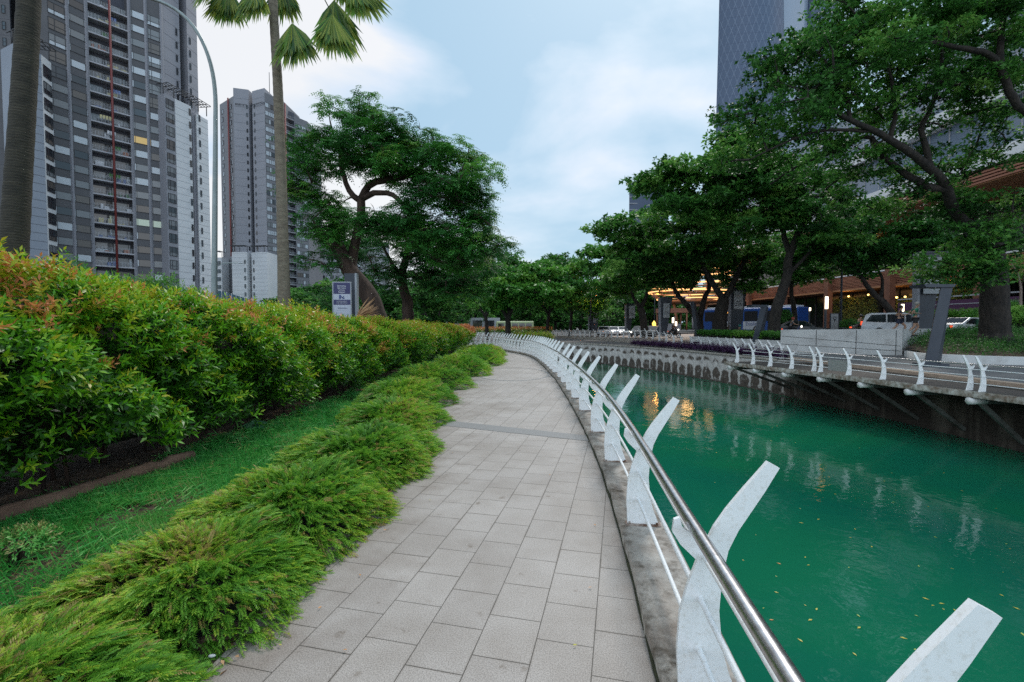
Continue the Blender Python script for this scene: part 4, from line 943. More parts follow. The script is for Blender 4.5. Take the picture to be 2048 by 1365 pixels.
# ================================================================== low feathery shrubs along the path edge
def low_shrub(label, c, r, h, n, seed, L0=0.20, nl=12, wdt=0.009, tone=0.45, ytone=None):
    g = np.random.default_rng(seed); root = empty('low_shrub', (c[0], c[1], 0), 0, label, 'low shrub', 'feathery low shrubs edging the path')
    a = g.random(n) * 6.283; q = np.sqrt(g.random(n))
    wob = 1 + 0.10 * np.sin(3 * a + seed) + 0.08 * np.sin(7 * a + 2 * seed)
    px_, py_ = q * np.cos(a) * r[0] * wob, q * np.sin(a) * r[1] * wob
    hz = h * (1 - q ** 4.5) * (0.84 + 0.16 * np.sin(7 * px_ + seed) * np.cos(6 * py_) + 0.12 * np.sin(13 * px_ - 9 * py_ + seed)) - 0.05 + g.normal(0, 0.02, n)
    out = np.stack([np.cos(a) * r[1], np.sin(a) * r[0], np.zeros(n)], 1); out = unit(out)
    ax = unit(out * (0.25 + 1.0 * q)[:, None] + np.array([0, 0, 1.0]) * (0.75 - 0.30 * q)[:, None] + g.normal(0, 0.28, (n, 3)))
    base = np.stack([px_, py_, np.maximum(hz, 0.0)], 1) - ax * 0.05
    Ls = L0 * g.uniform(0.6, 1.25, n); t0 = tone + 0.12 * np.sin(2.2 * px_ * 2 + seed) + g.normal(0, 0.12, n)
    t0 = np.where(g.random(n) < 0.05, 0.95, t0)
    if ytone: t0 = t0 + ytone * (np.exp(-((px_ - ytone * .1) ** 2 + (py_) ** 2) / (0.25 * r[0]) ** 2))
    parts = []; dn = np.array([0, 0, -1.0])
    sdv = unit(np.cross(ax, np.array([0.1, 0.2, 1.0]) + g.normal(0, .5, (n, 3)))); up_ = np.cross(sdv, ax)
    for k in range(nl):
        u = (k + 1) / nl
        pp = base + ax * (Ls * u)[:, None] + dn * (Ls * 0.30 * u * u)[:, None]; tg = unit(ax + dn * 0.6 * u)
        ll = L0 * (0.22 - 0.12 * u) * g.uniform(.8, 1.2, n)
        for sg in (-1, 1):
            parts.append(leaves(pp, sdv * sg * 0.8 + tg * 0.9 + g.normal(0, .12, (n, 3)), up_, ll + 0.006, wdt, t0 + 0.12 * u))
    V, Qd, T = join(parts); addobj('foliage', fastmesh('foliage', V, Qd, T), LM_jun, root)
    b = MB()
    for i in range(26):
        aa = g.random() * 6.28; rr_ = g.uniform(.5, .98); e = Vector((rr_ * r[0] * math.cos(aa), rr_ * r[1] * math.sin(aa), h * 0.45 * g.random()))
        b.tube([Vector((e.x * .15, e.y * .15, -0.02)), Vector((e.x * .55, e.y * .55, h * .55)), e], [0.009, 0.006, 0.003], 4)
    b.build('twigs', M_bark2, root)
    q_ = MB(); q_.ball((0, 0, 0), (r[0] * .75, r[1] * .75, h * .45), 16, 8); q_.build('dark_core', M_heart, root)  # solid near-black ball stands in for the shaded inside
    return root
low_shrub('nearest low feathery shrub filling the bottom left corner by the path', (-2.25, 1.65), (0.85, 0.95), 0.36, 5600, 71, 0.13, 14, 0.0062, 0.52, 0.2)
low_shrub('yellow-green low shrub with bare twigs, second from the camera', (-2.10, 2.95), (0.80, 0.85), 0.33, 5200, 72, 0.125, 14, 0.006, 0.52, 0.22)
low_shrub('broad bright low shrub, third from the camera, spilling on the paving', (-1.95, 4.15), (0.86, 1.0), 0.38, 5600, 73, 0.15, 13, 0.007, 0.48)
low_shrub('dense green low shrub just before the dark paving band', (-1.85, 5.6), (0.90, 1.2), 0.42, 5400, 74, 0.17, 12, 0.008, 0.40)
low_shrub('low shrub beside the dark granite band, yellowish at its top', (-2.05, 7.7), (0.85, 1.25), 0.42, 3600, 75, 0.19, 10, 0.010, 0.45, 0.3)
low_shrub('low shrub mound just past the dark granite band', (-2.35, 9.9), (1.0, 1.5), 0.52, 3400, 76, 0.21, 9, 0.012, 0.45)
low_shrub('low shrub mound left of the inlaid ring', (-2.35, 12.9), (1.1, 1.8), 0.56, 3000, 77, 0.24, 8, 0.016, 0.45)
low_shrub('low shrub where the path narrows beyond the inlaid ring', (-1.95, 16.8), (1.05, 2.4), 0.56, 2700, 78, 0.28, 7, 0.020, 0.45)
low_shrub('low shrub farthest but one along the curving path edge', (-1.6, 21.3), (1.15, 2.7), 0.56, 2500, 79, 0.32, 6, 0.028, 0.42)
low_shrub('farthest low shrub at the bend of the path', (-1.75, 26.0), (1.3, 2.7), 0.5, 2300, 80, 0.34, 6, 0.033, 0.55)

# ================================================================== grass and soil plants (too many to count)
g = np.random.default_rng(200)
def blades(n, y0, y1, hgt, w, dens=None):
    y = y0 + (y1 - y0) * g.random(n) ** 1.3; xl = np.interp(y, [0, 5, 12, 25], [-4.6, -4.5, -4.1, -3.9]); xr = np.interp(y, [0, 5, 12, 25], [-2.0, -2.0, -2.2, -2.3])
    x = xl + (xr - xl) * g.random(n)
    f = np.sin(1.7 * x + 2.3 * y) + np.sin(3.9 * x - 2.1 * y + 1) * .7 + g.normal(0, .5, n)
    bare = ((x + 3.3) ** 2 / 0.55 + (y - 2.75) ** 2 / 0.9 < 1.0) | (np.sin(2.3 * x + 1.1 * y + 2) * np.sin(1.9 * y - x) > 0.78) | (x < xl + 0.25)
    keep = (f > -0.75) & ~(bare & (g.random(n) < 0.88)); x, y = x[keep], y[keep]; n = len(x)
    az = g.random(n) * 6.283; lean = g.uniform(0.2, 1.1, n); dr = np.stack([np.cos(az) * lean, np.sin(az) * lean, np.ones(n)], 1); dr = unit(dr)
    h = hgt * g.uniform(.5, 1.3, n); pos = np.stack([x, y, np.full(n, -0.005)], 1)
    t = 0.42 + 0.2 * np.sin(2 * x + y) * np.sin(1.3 * y) + g.normal(0, .14, n) ; t = np.where(g.random(n) < 0.05, 0.95, t)
    nr = unit(np.stack([-np.sin(az), np.cos(az), 0.3 * np.ones(n)], 1))
    A_ = leaves(pos, dr, nr, h, w, t)
    d2 = unit(dr + np.array([0, 0, -0.9]) + 0.3 * np.stack([np.cos(az), np.sin(az), 0 * az], 1))
    B_ = leaves(pos + dr * (h * .6)[:, None], d2, nr, h * .7, w * .9, t)
    return [A_, B_]
n = 22000; yv = 1.2 + 9.8 * g.random(n); yv = yv[(np.abs(yv - 2.5) > 0.9) | (g.random(n) < .25)]; n = len(yv); xv = np.interp(yv, [0, 5, 12], [-2.75, -2.65, -3.1]) + g.normal(0, .28, n); az = g.random(n) * 6.283
drv = unit(np.stack([np.cos(az) * .8 + .3, np.sin(az) * .8, np.full(n, .9)], 1)); hv = .17 * g.uniform(.5, 1.4, n) * (0.55 + 0.45 * np.sin(3.1 * yv) ** 2); tv_ = .5 + .2 * np.sin(2.7 * yv + xv * 3) + g.normal(0, .12, n)
pv = np.stack([xv, yv, np.zeros(n)], 1); nv_ = unit(np.stack([-np.sin(az), np.cos(az), .3 * np.ones(n)], 1))
fringe = [leaves(pv, drv, nv_, hv, .010, tv_), leaves(pv + drv * (hv * .6)[:, None], unit(drv + np.array([.4, 0, -.9])), nv_, hv * .8, .009, tv_)]
parts = fringe + blades(120000, 1.2, 8, 0.13, 0.0095) + blades(40000, 6, 26, 0.16, 0.02)
V, Qd, T = join(parts)
tag(addobj('grass', fastmesh('grass', V, Qd, T), LM_grass), 'short green grass and weeds between the hedge and the low shrubs', 'grass', kind='stuff')
# dry leaf litter on the bare soil
n = 5000; x = g.uniform(-4.7, -1.4, n); y = g.uniform(0.8, 14, n) ** 1.0
pos = np.stack([x, y, g.uniform(0.0, 0.02, n)], 1); dr = unit(np.stack([g.normal(size=n), g.normal(size=n), g.normal(0, .25, n)], 1))
V, Qd, T = leaves(pos, dr, unit(np.array([0, 0, 1.]) + g.normal(0, .3, (n, 3))), g.uniform(.02, .06, n), .018, g.random(n))
tag(addobj('leaf_litter', fastmesh('leaf_litter', V, Qd, T), LM_dead), 'dry brown leaf litter on the bare soil', 'leaf litter', kind='stuff')
# purple plants on the terrace ledge
def cover(name, label, pts, hgt, n, ls, m, tone, seed, cat):
    g = np.random.default_rng(seed); pts = np.array(pts, float)
    i = g.integers(0, len(pts), n); pos = pts[i] + g.normal(0, 1, (n, 3)) * np.array([.12, .12, hgt * .35]); pos[:, 2] = np.maximum(pos[:, 2], pts[i][:, 2])
    parts = hedge_shoots(g, pos, np.tile(np.array([[0, 0, 1.]]), (n, 1)) + g.normal(0, .4, (n, 3)), 6, ls, tone + g.normal(0, .15, n))
    V, Qd, T = join(parts); return tag(addobj(name, fastmesh(name, V, Qd, T), m), label, cat, kind='stuff')
c = catmull([(15.0, 25.5), (14.95, 28), (14.4, 32), (13.4, 36.5), (12.3, 40), (11.2, 43)], 0.1)
pts = [(p[0] + o, p[1] + o * .4, -0.2 + 0.05) for p in c for o in (0.0, 0.25, 0.5)]
cover('purple_groundcover', 'dark purple foliage plants along the terrace ledge', pts, 0.4, 3000, 0.13, LM_purple, 0.4, 300, 'ground cover')
pts = []
gg = np.random.default_rng(301)
while len(pts) < 9000:
    x, y = gg.uniform(19.4, 45), gg.uniform(15, 31.8)
    if in_bed(x, y): pts.append((x, y, bed_z(x, y) + 0.05))
cover('shrub_groundcover', 'dense dark green shrubs covering the raised bed under the massive tree', pts, 0.40, 15000, 0.13, LM_dark, 0.02, 302, 'ground cover')
# trimmed hedge on the low wall
g = np.random.default_rng(303); n = 3800; t_ = g.random(n); y = 29.2 + 10.0 * t_; x = np.interp(y, [28.9, 34, 39.5], [17.2, 16.3, 15.75]) + g.random(n) * 1.1
z = 0.62 + 0.44 * g.random(n) ** 0.4
tp = np.where(np.abs(y - 32.5) < 1.6, 0.85, 0.35)
h2 = empty('trimmed_hedge', (16.8, 34, 0.7), 0, 'low trimmed green hedge on top of the low wall, before the bus', 'hedge')
child_leaves('foliage', hedge_shoots(g, np.stack([x, y, z], 1), np.tile(np.array([[-.3, 0, 1.]]), (n, 1)) + g.normal(0, .4, (n, 3)), 7, 0.12, tp + g.normal(0, .12, n)), LM_mid, h2, (16.8, 34, 0.7))
q = MB(); q.prism([(17.3, 29.2), (16.4, 34), (15.85, 39.3), (16.8, 39.3), (17.4, 34), (18.2, 29.5)], 0.60, 0.92); o = q.build('dark_core', M_heart, h2); o.location = (-16.8, -34, -0.7)  # solid block, interior shade put into its near-black colour
# bright grass tongue and far hedges at the bend
pts = [(gx, gy, -0.1 + 0.05) for gx, gy in zip(np.random.default_rng(9).uniform(0.2, 4.5, 1500), np.random.default_rng(8).uniform(51.5, 56, 1500))]
cover('far_grass', 'bright green grass tongue on the bank at the canal bend', pts, 0.5, 2600, 0.28, LM_jun, 0.6, 304, 'grass')
pts = [(gx, 67 + 0.1 * gx, 0.3) for gx in np.linspace(-30, 6, 300)]
for k_, (d_, lab) in enumerate(((68, 'orange tipped clipped hedge on the distant bank behind the faint railing'),)):
    rt = empty('far_hedge', (-8, d_, 0), 0, lab, 'hedge')
    g = np.random.default_rng(305); n = 3500; pos = np.stack([g.uniform(-28, 6, n), d_ + g.normal(0, .5, n), 0.9 * g.random(n) ** .5 + .1], 1)
    child_leaves('foliage', hedge_shoots(g, pos, np.tile(np.array([[0, -.5, 1.]]), (n, 1)), 6, 0.24, np.where(pos[:, 2] > .75, .8, .25) + g.normal(0, .1, n)), LM_hedge, rt, (-8, d_, 0))

# far-off wood closing the horizon between the trunks
g = np.random.default_rng(310); n = 9000; th = g.uniform(-0.75, 0.42, n); rr_ = g.uniform(165, 185, n)
pos = np.stack([rr_ * np.tan(th), rr_, 13 * g.random(n) ** .8 * (0.8 + .2 * np.sin(th * 40)) - .3], 1)
V, Qd, T = leaves(pos, g.normal(0, 1, (n, 3)), g.normal(0, 1, (n, 3)) + np.array([0, -1, .5]), g.uniform(2.0, 4.5, n), g.uniform(1.2, 2.6, n), .2 + g.normal(0, .2, n))
tag(addobj('distant_wood', fastmesh('distant_wood', V, Qd, T), LM_dark), 'dark distant mass of trees along the horizon', 'wood', kind='stuff')
# ================================================================== buildings
M_tgrey = nmat('tower_grey_cladding', (0.22, 0.222, 0.25), (0.245, 0.247, 0.275), 0.12, 0.7)
M_tdark = nmat('tower_dark_render', (0.075, 0.075, 0.083), (0.094, 0.094, 0.102), 0.15, 0.75)
M_tside = nmat('tower_mid_grey_panels', (0.23, 0.23, 0.26), (0.27, 0.27, 0.30), 0.12, 0.7)
M_twhite = nmat('annex_white_cladding', (0.50, 0.51, 0.53), (0.58, 0.585, 0.60), 0.1, 0.7)
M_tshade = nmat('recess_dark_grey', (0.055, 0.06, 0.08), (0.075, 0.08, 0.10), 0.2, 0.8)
M_red = mat('red_riser_paint', (0.16, 0.028, 0.025), 0.5)
M_slab = nmat('balcony_slab_grey', (0.30, 0.30, 0.33), (0.36, 0.36, 0.39), 0.5, 0.7)
M_frame = mat('dark_window_frame', (0.03, 0.03, 0.035), 0.5)
M_lightframe = mat('grey_window_frame', (0.32, 0.33, 0.36), 0.5)
GL = [mat('dark_glass', (0.02, 0.024, 0.03), 0.08, spec=0.8), mat('glass_with_pale_curtain', (0.42, 0.46, 0.50), 0.25, spec=0.6), mat('glass_with_grey_curtain', (0.16, 0.17, 0.18), 0.2, spec=0.6),
      mat('glass_with_brown_blind', (0.10, 0.085, 0.075), 0.2, spec=0.6), mat('glass_with_green_curtain', (0.12, 0.30, 0.18), 0.3), mat('lit_window', (0.3, 0.2, 0.05), 0.3, emit=(1.0, 0.72, 0.3), es=0.22), mat('pale_lit_window', (0.3, 0.35, 0.3), 0.3, emit=(0.8, 1.0, 0.8), es=0.12)]

def window_mesh(kind, g1, g2, w=1.0, h=1.0):
    """unit window, origin at centre, x across, z up, outside towards -y; frame slot 0, panes slots 1 and 2"""
    b = MB(); f = 0.03
    b.mi = 1
    if kind == 'wide':      # one wide pane with narrow side lights
        b.box(-.5, -.5 + .16, -.03, .0, -.5, .5); b.box(.5 - .16, .5, -.03, .0, -.5, .5); b.mi = 2; b.box(-.34, .34, -.03, 0, -.5, .5)
        xs = [-.5, -.34, .34, .5]; zs = [-.5, .5]
    elif kind == 'grid':
        b.mi = 2; b.box(-.5, .5, -.03, 0, -.12, .5); b.mi = 1; b.box(-.5, .5, -.03, 0, -.5, -.12)
        xs = [-.5, -.2, .3, .5]; zs = [-.5, -.12, .5]
    elif kind == 'slit':
        b.box(-.5, .5, -.03, 0, -.5, .5); xs = [-.5, .5]; zs = [-.5, 0, .5]
    else:
        b.box(-.5, 0, -.03, 0, -.5, .5); b.mi = 2; b.box(0, .5, -.03, 0, -.5, .5); xs = [-.5, 0, .5]; zs = [-.5, .5]
    b.mi = 0
    tx, tz = f / w, f / h
    for x in xs: b.box(x - tx, x + tx, -.07, .0, -.5 - tz, .5 + tz)
    for z in zs: b.box(-.5, .5, -.068, .0, z - tz, z + tz)
    me = b.mesh('window'); me.materials.append(M_frame); me.materials.append(GL[g1]); me.materials.append(GL[g2]); return me
WM = {}
def win(kind, a, bb):
    if (kind, a, bb) not in WM: WM[(kind, a, bb)] = window_mesh(kind, a, bb, 3.0 if kind == 'wide' else 2.2 if kind == 'grid' else 0.7 if kind == 'slit' else 2.0, 1.6)
    return WM[(kind, a, bb)]
rw = random.Random(42)
def pick(warm=0.0):
    r = rw.random()
    if r < 0.52: return (1, 2) if rw.random() < .5 else (2, 1)
    if r < 0.70: return (2, 2)
    if r < 0.86: return (0, 0) if rw.random() < .5 else (1, 0)
    if r < 0.93: return (3, 3)
    if r < 0.93 + warm * .5: return (5, 5)
    if r < 0.93 + warm: return (6, 6)
    return (1, 1)

def D(px, d):
    """plan position from the photo column at the horizon and a distance"""
    return Vector(((px - CX) / F_PX * d, d, 0))

def put_window(root, name, p0, p1, u, z, w, h, kind, panes=None):
    """on the wall from p0 to p1 (left to right as seen from outside)"""
    t = (p1 - p0).normalized(); c = p0.lerp(p1, u); nrm = Vector((t.y, -t.x, 0))
    a, bb = panes or pick()
    o = bpy.data.objects.new(name, win(kind, a, bb)); COL.objects.link(o); o.parent = root
    o.location = c + nrm * 0.02 + Vector((0, 0, z)) - root.location; o.rotation_euler = (0, 0, math.atan2(t.y, t.x)); o.scale = (w, 1.6, h)
    return o

def wall_panel(root, name, pts, z0, z1, m, back):
    """a wall following plan points with a flat back edge"""
    poly = [(p.x - root.location.x, p.y - root.location.y) for p in pts] + [(p.x - root.location.x, p.y - root.location.y) for p in back]
    return MB().prism(poly, z0, z1).build(name, m, root)

def seams(root, p0, p1, z0, z1, step, m, name='cladding_seams', proud=0.015):
    t = (p1 - p0).normalized(); nrm = Vector((t.y, -t.x, 0)) * proud; b = MB(); r0 = root.location
    z = z0
    while z < z1:
        a, c = p0 + nrm - r0, p1 + nrm - r0
        b.add([(a.x, a.y, z), (c.x, c.y, z), (c.x, c.y, z + .07), (a.x, a.y, z + .07)], [(0, 1, 2, 3)]); z += step
    return b.build(name, m, root)
M_seam = mat('cladding_seam', (0.07, 0.07, 0.085), 0.8)
M_seamw = mat('white_cladding_seam', (0.27, 0.27, 0.29), 0.8)

def pergola(root, pts, z, m, name='roof_pergola'):
    b = MB(); r0 = root.location
    P0 = [p - r0 for p in pts]
    for a, c in zip(P0[:-1], P0[1:]):
        n_ = max(2, int((c - a).length / 1.2))
        t = (c - a).normalized(); nv = Vector((t.y, -t.x, 0))
        for i in range(n_ + 1):
            q = a.lerp(c, i / n_); 
            b.tube([q + nv * .9 + Vector((0, 0, z + 2.3)), q - nv * 2.2 + Vector((0, 0, z + 2.3))], 0.09, 4)
        for o_ in (.8, 0, -.8, -1.6): b.tube([a + nv * o_ + Vector((0, 0, z + 2.45)), c + nv * o_ + Vector((0, 0, z + 2.45))], 0.09, 4)
        for i in range(0, n_ + 1, 2):
            q = a.lerp(c, i / n_); b.tube([q - nv * .3 + Vector((0, 0, z)), q - nv * .3 + Vector((0, 0, z + 2.3))], 0.11, 5)
    return b.build(name, m, root)
M_perg = mat('dark_pergola_steel', (0.05, 0.05, 0.055), 0.7)

# ---------------- tall apartment tower, left
T1 = empty('apartment_tower', tuple(D(250, 112)), 0, 'tall dark grey apartment tower with balconies and a red riser, nearest on the left', 'apartment tower')
F0, F1, F2, F3 = D(118, 93), D(193, 98.6), D(277, 104), D(340, 108.2)
S1, S2a, S2b, S3 = D(374, 112.8), D(374.5, 115.5), D(389, 116), D(408, 117.6)
S2c = D(388.5, 114.0)
H1 = 104.0
FH = 3.07; ZP = 18.8
bk0, bk1 = F0 + Vector((-22, 16, 0)), S3 + Vector((-20, 16, 0))
n01 = Vector(((F1 - F0).y, -(F1 - F0).x, 0)).normalized()
wall_panel(T1, 'wall', [F0, F1], 0, H1, M_tdark, [F1 - n01 * 8, F0 - n01 * 8])
wall_panel(T1, 'wall', [F2, F3], 0, H1, M_tdark, [F3 - n01 * 8, F2 - n01 * 8])
R1, R2 = F1 - n01 * 1.9, F2 - n01 * 1.9
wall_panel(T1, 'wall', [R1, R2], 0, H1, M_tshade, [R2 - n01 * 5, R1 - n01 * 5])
wall_panel(T1, 'wall', [F3 + Vector((.01, .02, 0)), S1], 0, H1, M_tside, [S1 - n01 * 8, F3 - n01 * 8])
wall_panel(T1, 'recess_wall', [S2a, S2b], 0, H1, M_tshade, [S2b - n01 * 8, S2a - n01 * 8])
wall_panel(T1, 'wall', [S2c, S3], 0, H1, M_tside, [S3 - n01 * 12, S2c - n01 * 12])
E0 = F0 + Vector((-3.4, -0.4, 0)); E1 = D(58, 96.5); E2 = D(12, 93); E3 = D(-60, 88)
wall_panel(T1, 'wall', [E0, F0], 0, H1, M_tdark, [F0 - n01 * 8, E0 - n01 * 8])
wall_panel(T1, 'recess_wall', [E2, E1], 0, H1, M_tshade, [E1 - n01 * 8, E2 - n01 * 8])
wall_panel(T1, 'wall', [E3, D(44, 90)], 0, H1, M_tdark, [D(44, 90) - n01 * 8, E3 - n01 * 8])
wall_panel(T1, 'rear_block', [F1 - n01 * 6.5, F2 - n01 * 6.5], 0, H1, M_tdark, [S3 - n01 * 22, E3 - n01 * 10])
for a_, c_ in ((F3, S1), (S2c, S3), (E3, D(44, 90))): seams(T1, a_, c_, 5, H1, FH, M_seam)
# mullion fins between columns of windows
for p_, m_ in ((F1, M_tgrey), (F2, M_tgrey), (F2.lerp(F3, .5), M_tgrey), (F3, M_tgrey), (F0.lerp(F1, .49), M_tgrey)):
    q = p_ - T1.location; MB().box(q.x - .22, q.x + .22, q.y - .35, q.y + .1, 0, H1).build('pilaster', m_, T1)
CLUT = [mat('white_cloth', (.55, .55, .58), .8), mat('faded_blue_cloth', (.12, .16, .3), .8), mat('green_pot_plants', (.04, .12, .03), .8), mat('terracotta_things', (.3, .12, .07), .8), mat('pale_yellow_cloth', (.45, .4, .22), .8)]
floors = [ZP + FH * k for k in range(-5, 18)]
for i, z in enumerate(floors):
    hi = z > 52
    put_window(T1, 'window', F0, F1, 0.255, z, 3.6 if not hi else 3.2, 1.5 if not hi else 2.2, 'wide' if not hi else 'grid', (3, 3) if hi and i % 2 else None)
    put_window(T1, 'window', F0, F1, 0.735, z + .02, 3.4, 1.45, 'wide')
    put_window(T1, 'window', F2, F3, 0.27, z, 3.3, 1.5, 'wide', (5, 5) if abs(z - 44) < 1.6 else (6, 6) if abs(z - 25) < 1.6 else None)
    put_window(T1, 'window', F2, F3, 0.74, z, 3.2, 1.5 if not hi else 2.2, 'wide' if not hi else 'grid', (5, 1) if abs(z - 44) < 1.6 else (6, 6) if abs(z - 25) < 1.6 else None)
    put_window(T1, 'slit_window', F3, S1, 0.80, z + .6, 0.42, 1.5, 'slit', (0, 0)); put_window(T1, 'slit_window', S2c, S3, 0.25, z + .4, 0.42, 1.5, 'slit', (0, 0))
    if z > 50: put_window(T1, 'slit_window', E3, D(44, 90), 0.88, z + .3, 0.5, 1.5, 'slit', (0, 0))
    # balcony: slab, glass doors, thin railing
    b = MB(); r0 = T1.location; t = (F2 - F1).normalized(); nn_ = Vector((t.y, -t.x, 0)); ang = math.atan2(t.y, t.x); Wd = (F2 - F1).length
    Mx = Matrix.Translation(F1 - r0 + Vector((0, 0, z - 1.25))) @ Matrix.Rotation(ang, 4, 'Z')
    bal = MB().box(0.2, Wd - .2, -0.15, 1.9, -0.16, 0.12, Mx).build('balcony', M_slab, T1)
    b = MB()
    for h_ in (.25, .5, .75, 1.0): b.box(0.25, Wd - .25, -.1, -.07, .12 + h_ - .02, .12 + h_ + .015, Mx)
    for k in range(13): x = .3 + k * (Wd - .6) / 12; b.box(x - .02, x + .02, -.11, -.06, .12, 1.15, Mx)
    b.build('balcony_railing', M_lightframe, bal)
    cb_ = MB()
    for q_ in range(rw.randint(2, 5)):
        x_ = .6 + rw.random() * (Wd - 1.6); w_ = .25 + rw.random() * .7; h_ = .3 + rw.random() * .9; cb_.box(x_, x_ + w_, .5 + rw.random() * .6, 1.3, .13, .13 + h_, Mx)
    cb_.build('balcony_things', rw.choice(CLUT), bal)
    if rw.random() < .5:
        cb_ = MB(); x_ = 1 + rw.random() * (Wd - 4)
        for q_ in range(rw.randint(2, 4)): cb_.box(x_ + q_ * .5, x_ + q_ * .5 + .4, .05, .09, .9, 1.75, Mx)
        cb_.build('laundry', rw.choice(CLUT), bal)
    for k in range(2):
        o = put_window(T1, 'balcony_door', R1, R2, 0.27 + .46 * k, z - .1, 4.2, 2.1, 'grid' if rw.random() < .6 else 'wide', rw.choice([(2, 3), (0, 2), (2, 0), (0, 0), (1, 2), (3, 2), (6, 0) if z < 30 else (0, 3)]))
rp0 = F1.lerp(F2, 0.52) + nn_ * 0.45 - T1.location
MB().tube([rp0 + Vector((0, 0, 0)), rp0 + Vector((0, 0, H1))], 0.21, 8).build('red_riser', M_red, T1)
# white annex right
G0, G1, G2, G3, G4 = D(341, 106.3), D(361.5, 108.8), D(393, 112.6), D(403, 114.2), D(425.5, 117.8)
TZ = 54.5
wall_panel(T1, 'annex_wall', [G0, G1], 0, TZ, M_tgrey, [G1 - n01 * 4, G0 - n01 * 4])
wall_panel(T1, 'annex_wall', [G1 + Vector((.01, .01, 0)), G2], 0, TZ, M_twhite, [G2 + Vector((-4, 3, 0)), G1 + Vector((-4, 3, 0))])
wall_panel(T1, 'annex_wall', [G2 + Vector((-.6, 1.2, 0)), G3 + Vector((-.6, 1.2, 0))], 0, TZ - 1, M_tside, [G3 + Vector((-4, 3, 0)), G2 + Vector((-4, 3, 0))])
wall_panel(T1, 'annex_wall', [G3, G4], 0, TZ - 1.0, M_twhite, [G4 + Vector((-5, 4, 0)), G3 + Vector((-5, 4, 0))])
for a_, c_ in ((G1, G2), (G3, G4)): seams(T1, a_, c_, 2, TZ - 1, FH / 2, M_seamw)
for k in range(-5, 12):
    z = ZP + FH * k
    if z < TZ - 1.5:
        put_window(T1, 'annex_window', G0, G1, 0.5, z, 1.9, 2.05, 'grid', rw.choice([(0, 0), (0, 2), (2, 0), (3, 0), (2, 2)]))
        put_window(T1, 'slit_window', G1, G2, 0.90, z + .4, 0.42, 1.5, 'slit', (0, 0)); put_window(T1, 'slit_window', G3, G4, 0.25, z + .2, 0.42, 1.5, 'slit', (0, 0))
pergola(T1, [G0, G1, G2, G4], TZ, M_perg)
# annex left
A0, A1, A2 = D(48, 84), D(102, 87.5), D(121, 90.3)
M_bluew = nmat('blue_grey_cladding', (0.20, 0.225, 0.27), (0.235, 0.26, 0.305), 0.1, 0.7)
wall_panel(T1, 'annex_wall', [A0, A1], 0, 52.3, M_bluew, [A1 - n01 * 5, A0 - n01 * 5])
wall_panel(T1, 'annex_wall', [A1 + Vector((.01, .01, 0)), A2], 0, 52.3, M_twhite, [A2 - n01 * 5, A1 - n01 * 5])
seams(T1, A0, A1, 2, 52, FH / 2, M_seam)
for k in range(-5, 11):
    z = ZP + .2 + FH * k
    if z < 50.5: put_window(T1, 'annex_window', A1, A2, 0.52, z, 2.3, 2.1, 'grid', rw.choice([(0, 0), (0, 2), (2, 0), (3, 0), (0, 3)]))
pergola(T1, [A0, A1, A2], 52.3, M_perg)

# ---------------- second apartment tower
M_tdark2 = nmat('second_tower_render', (0.155, 0.155, 0.17), (0.18, 0.18, 0.195), 0.15, 0.75)
T2 = empty('apartment_tower', tuple(D(540, 196)), 0, 'further grey apartment tower with twin fronts and dark vertical recess, beside the slim palm', 'apartment tower')
L0, L1, L2, L3, L4, L5 = D(449.5, 190), D(476.5, 183), D(506.5, 184.5), D(513.5, 184.5), D(538, 182), D(621, 198.6)
H2 = 93.5
def blk(name, pts, z1, m, dep=14, z0=0): return wall_panel(T2, name, pts, z0, z1, m, [pts[-1] + Vector((0, dep, 0)), pts[0] + Vector((0, dep, 0))])
blk('wall', [L0, L1], H2 - 2, M_tdark2); blk('wall', [L1 + Vector((.01, 0, 0)), L2], H2 + 1.2, M_tgrey)
blk('recess_wall', [L2 + Vector((0, 3, 0)), L3 + Vector((0, 3, 0))], H2 - 2, M_tshade); blk('wall', [L3, L4], H2 + .6, M_tgrey); blk('wall', [L4 + Vector((.01, .01, 0)), D(575, 189.4)], H2 - 1, M_tdark2)
blk('wall', [D(575, 191.5), D(595, 195.4)], H2 - 3, M_tshade); blk('wall', [D(595, 193.4), L5], H2 - 5, M_tdark2); blk('rear_block', [D(455, 200), D(622, 212)], H2 - 4, M_tgrey)
for a_, c_ in ((L1, L2), (L3, L4)): seams(T2, a_, c_, 4, H2, 3.1, M_seam)
z0_ = 4.2; k = 0
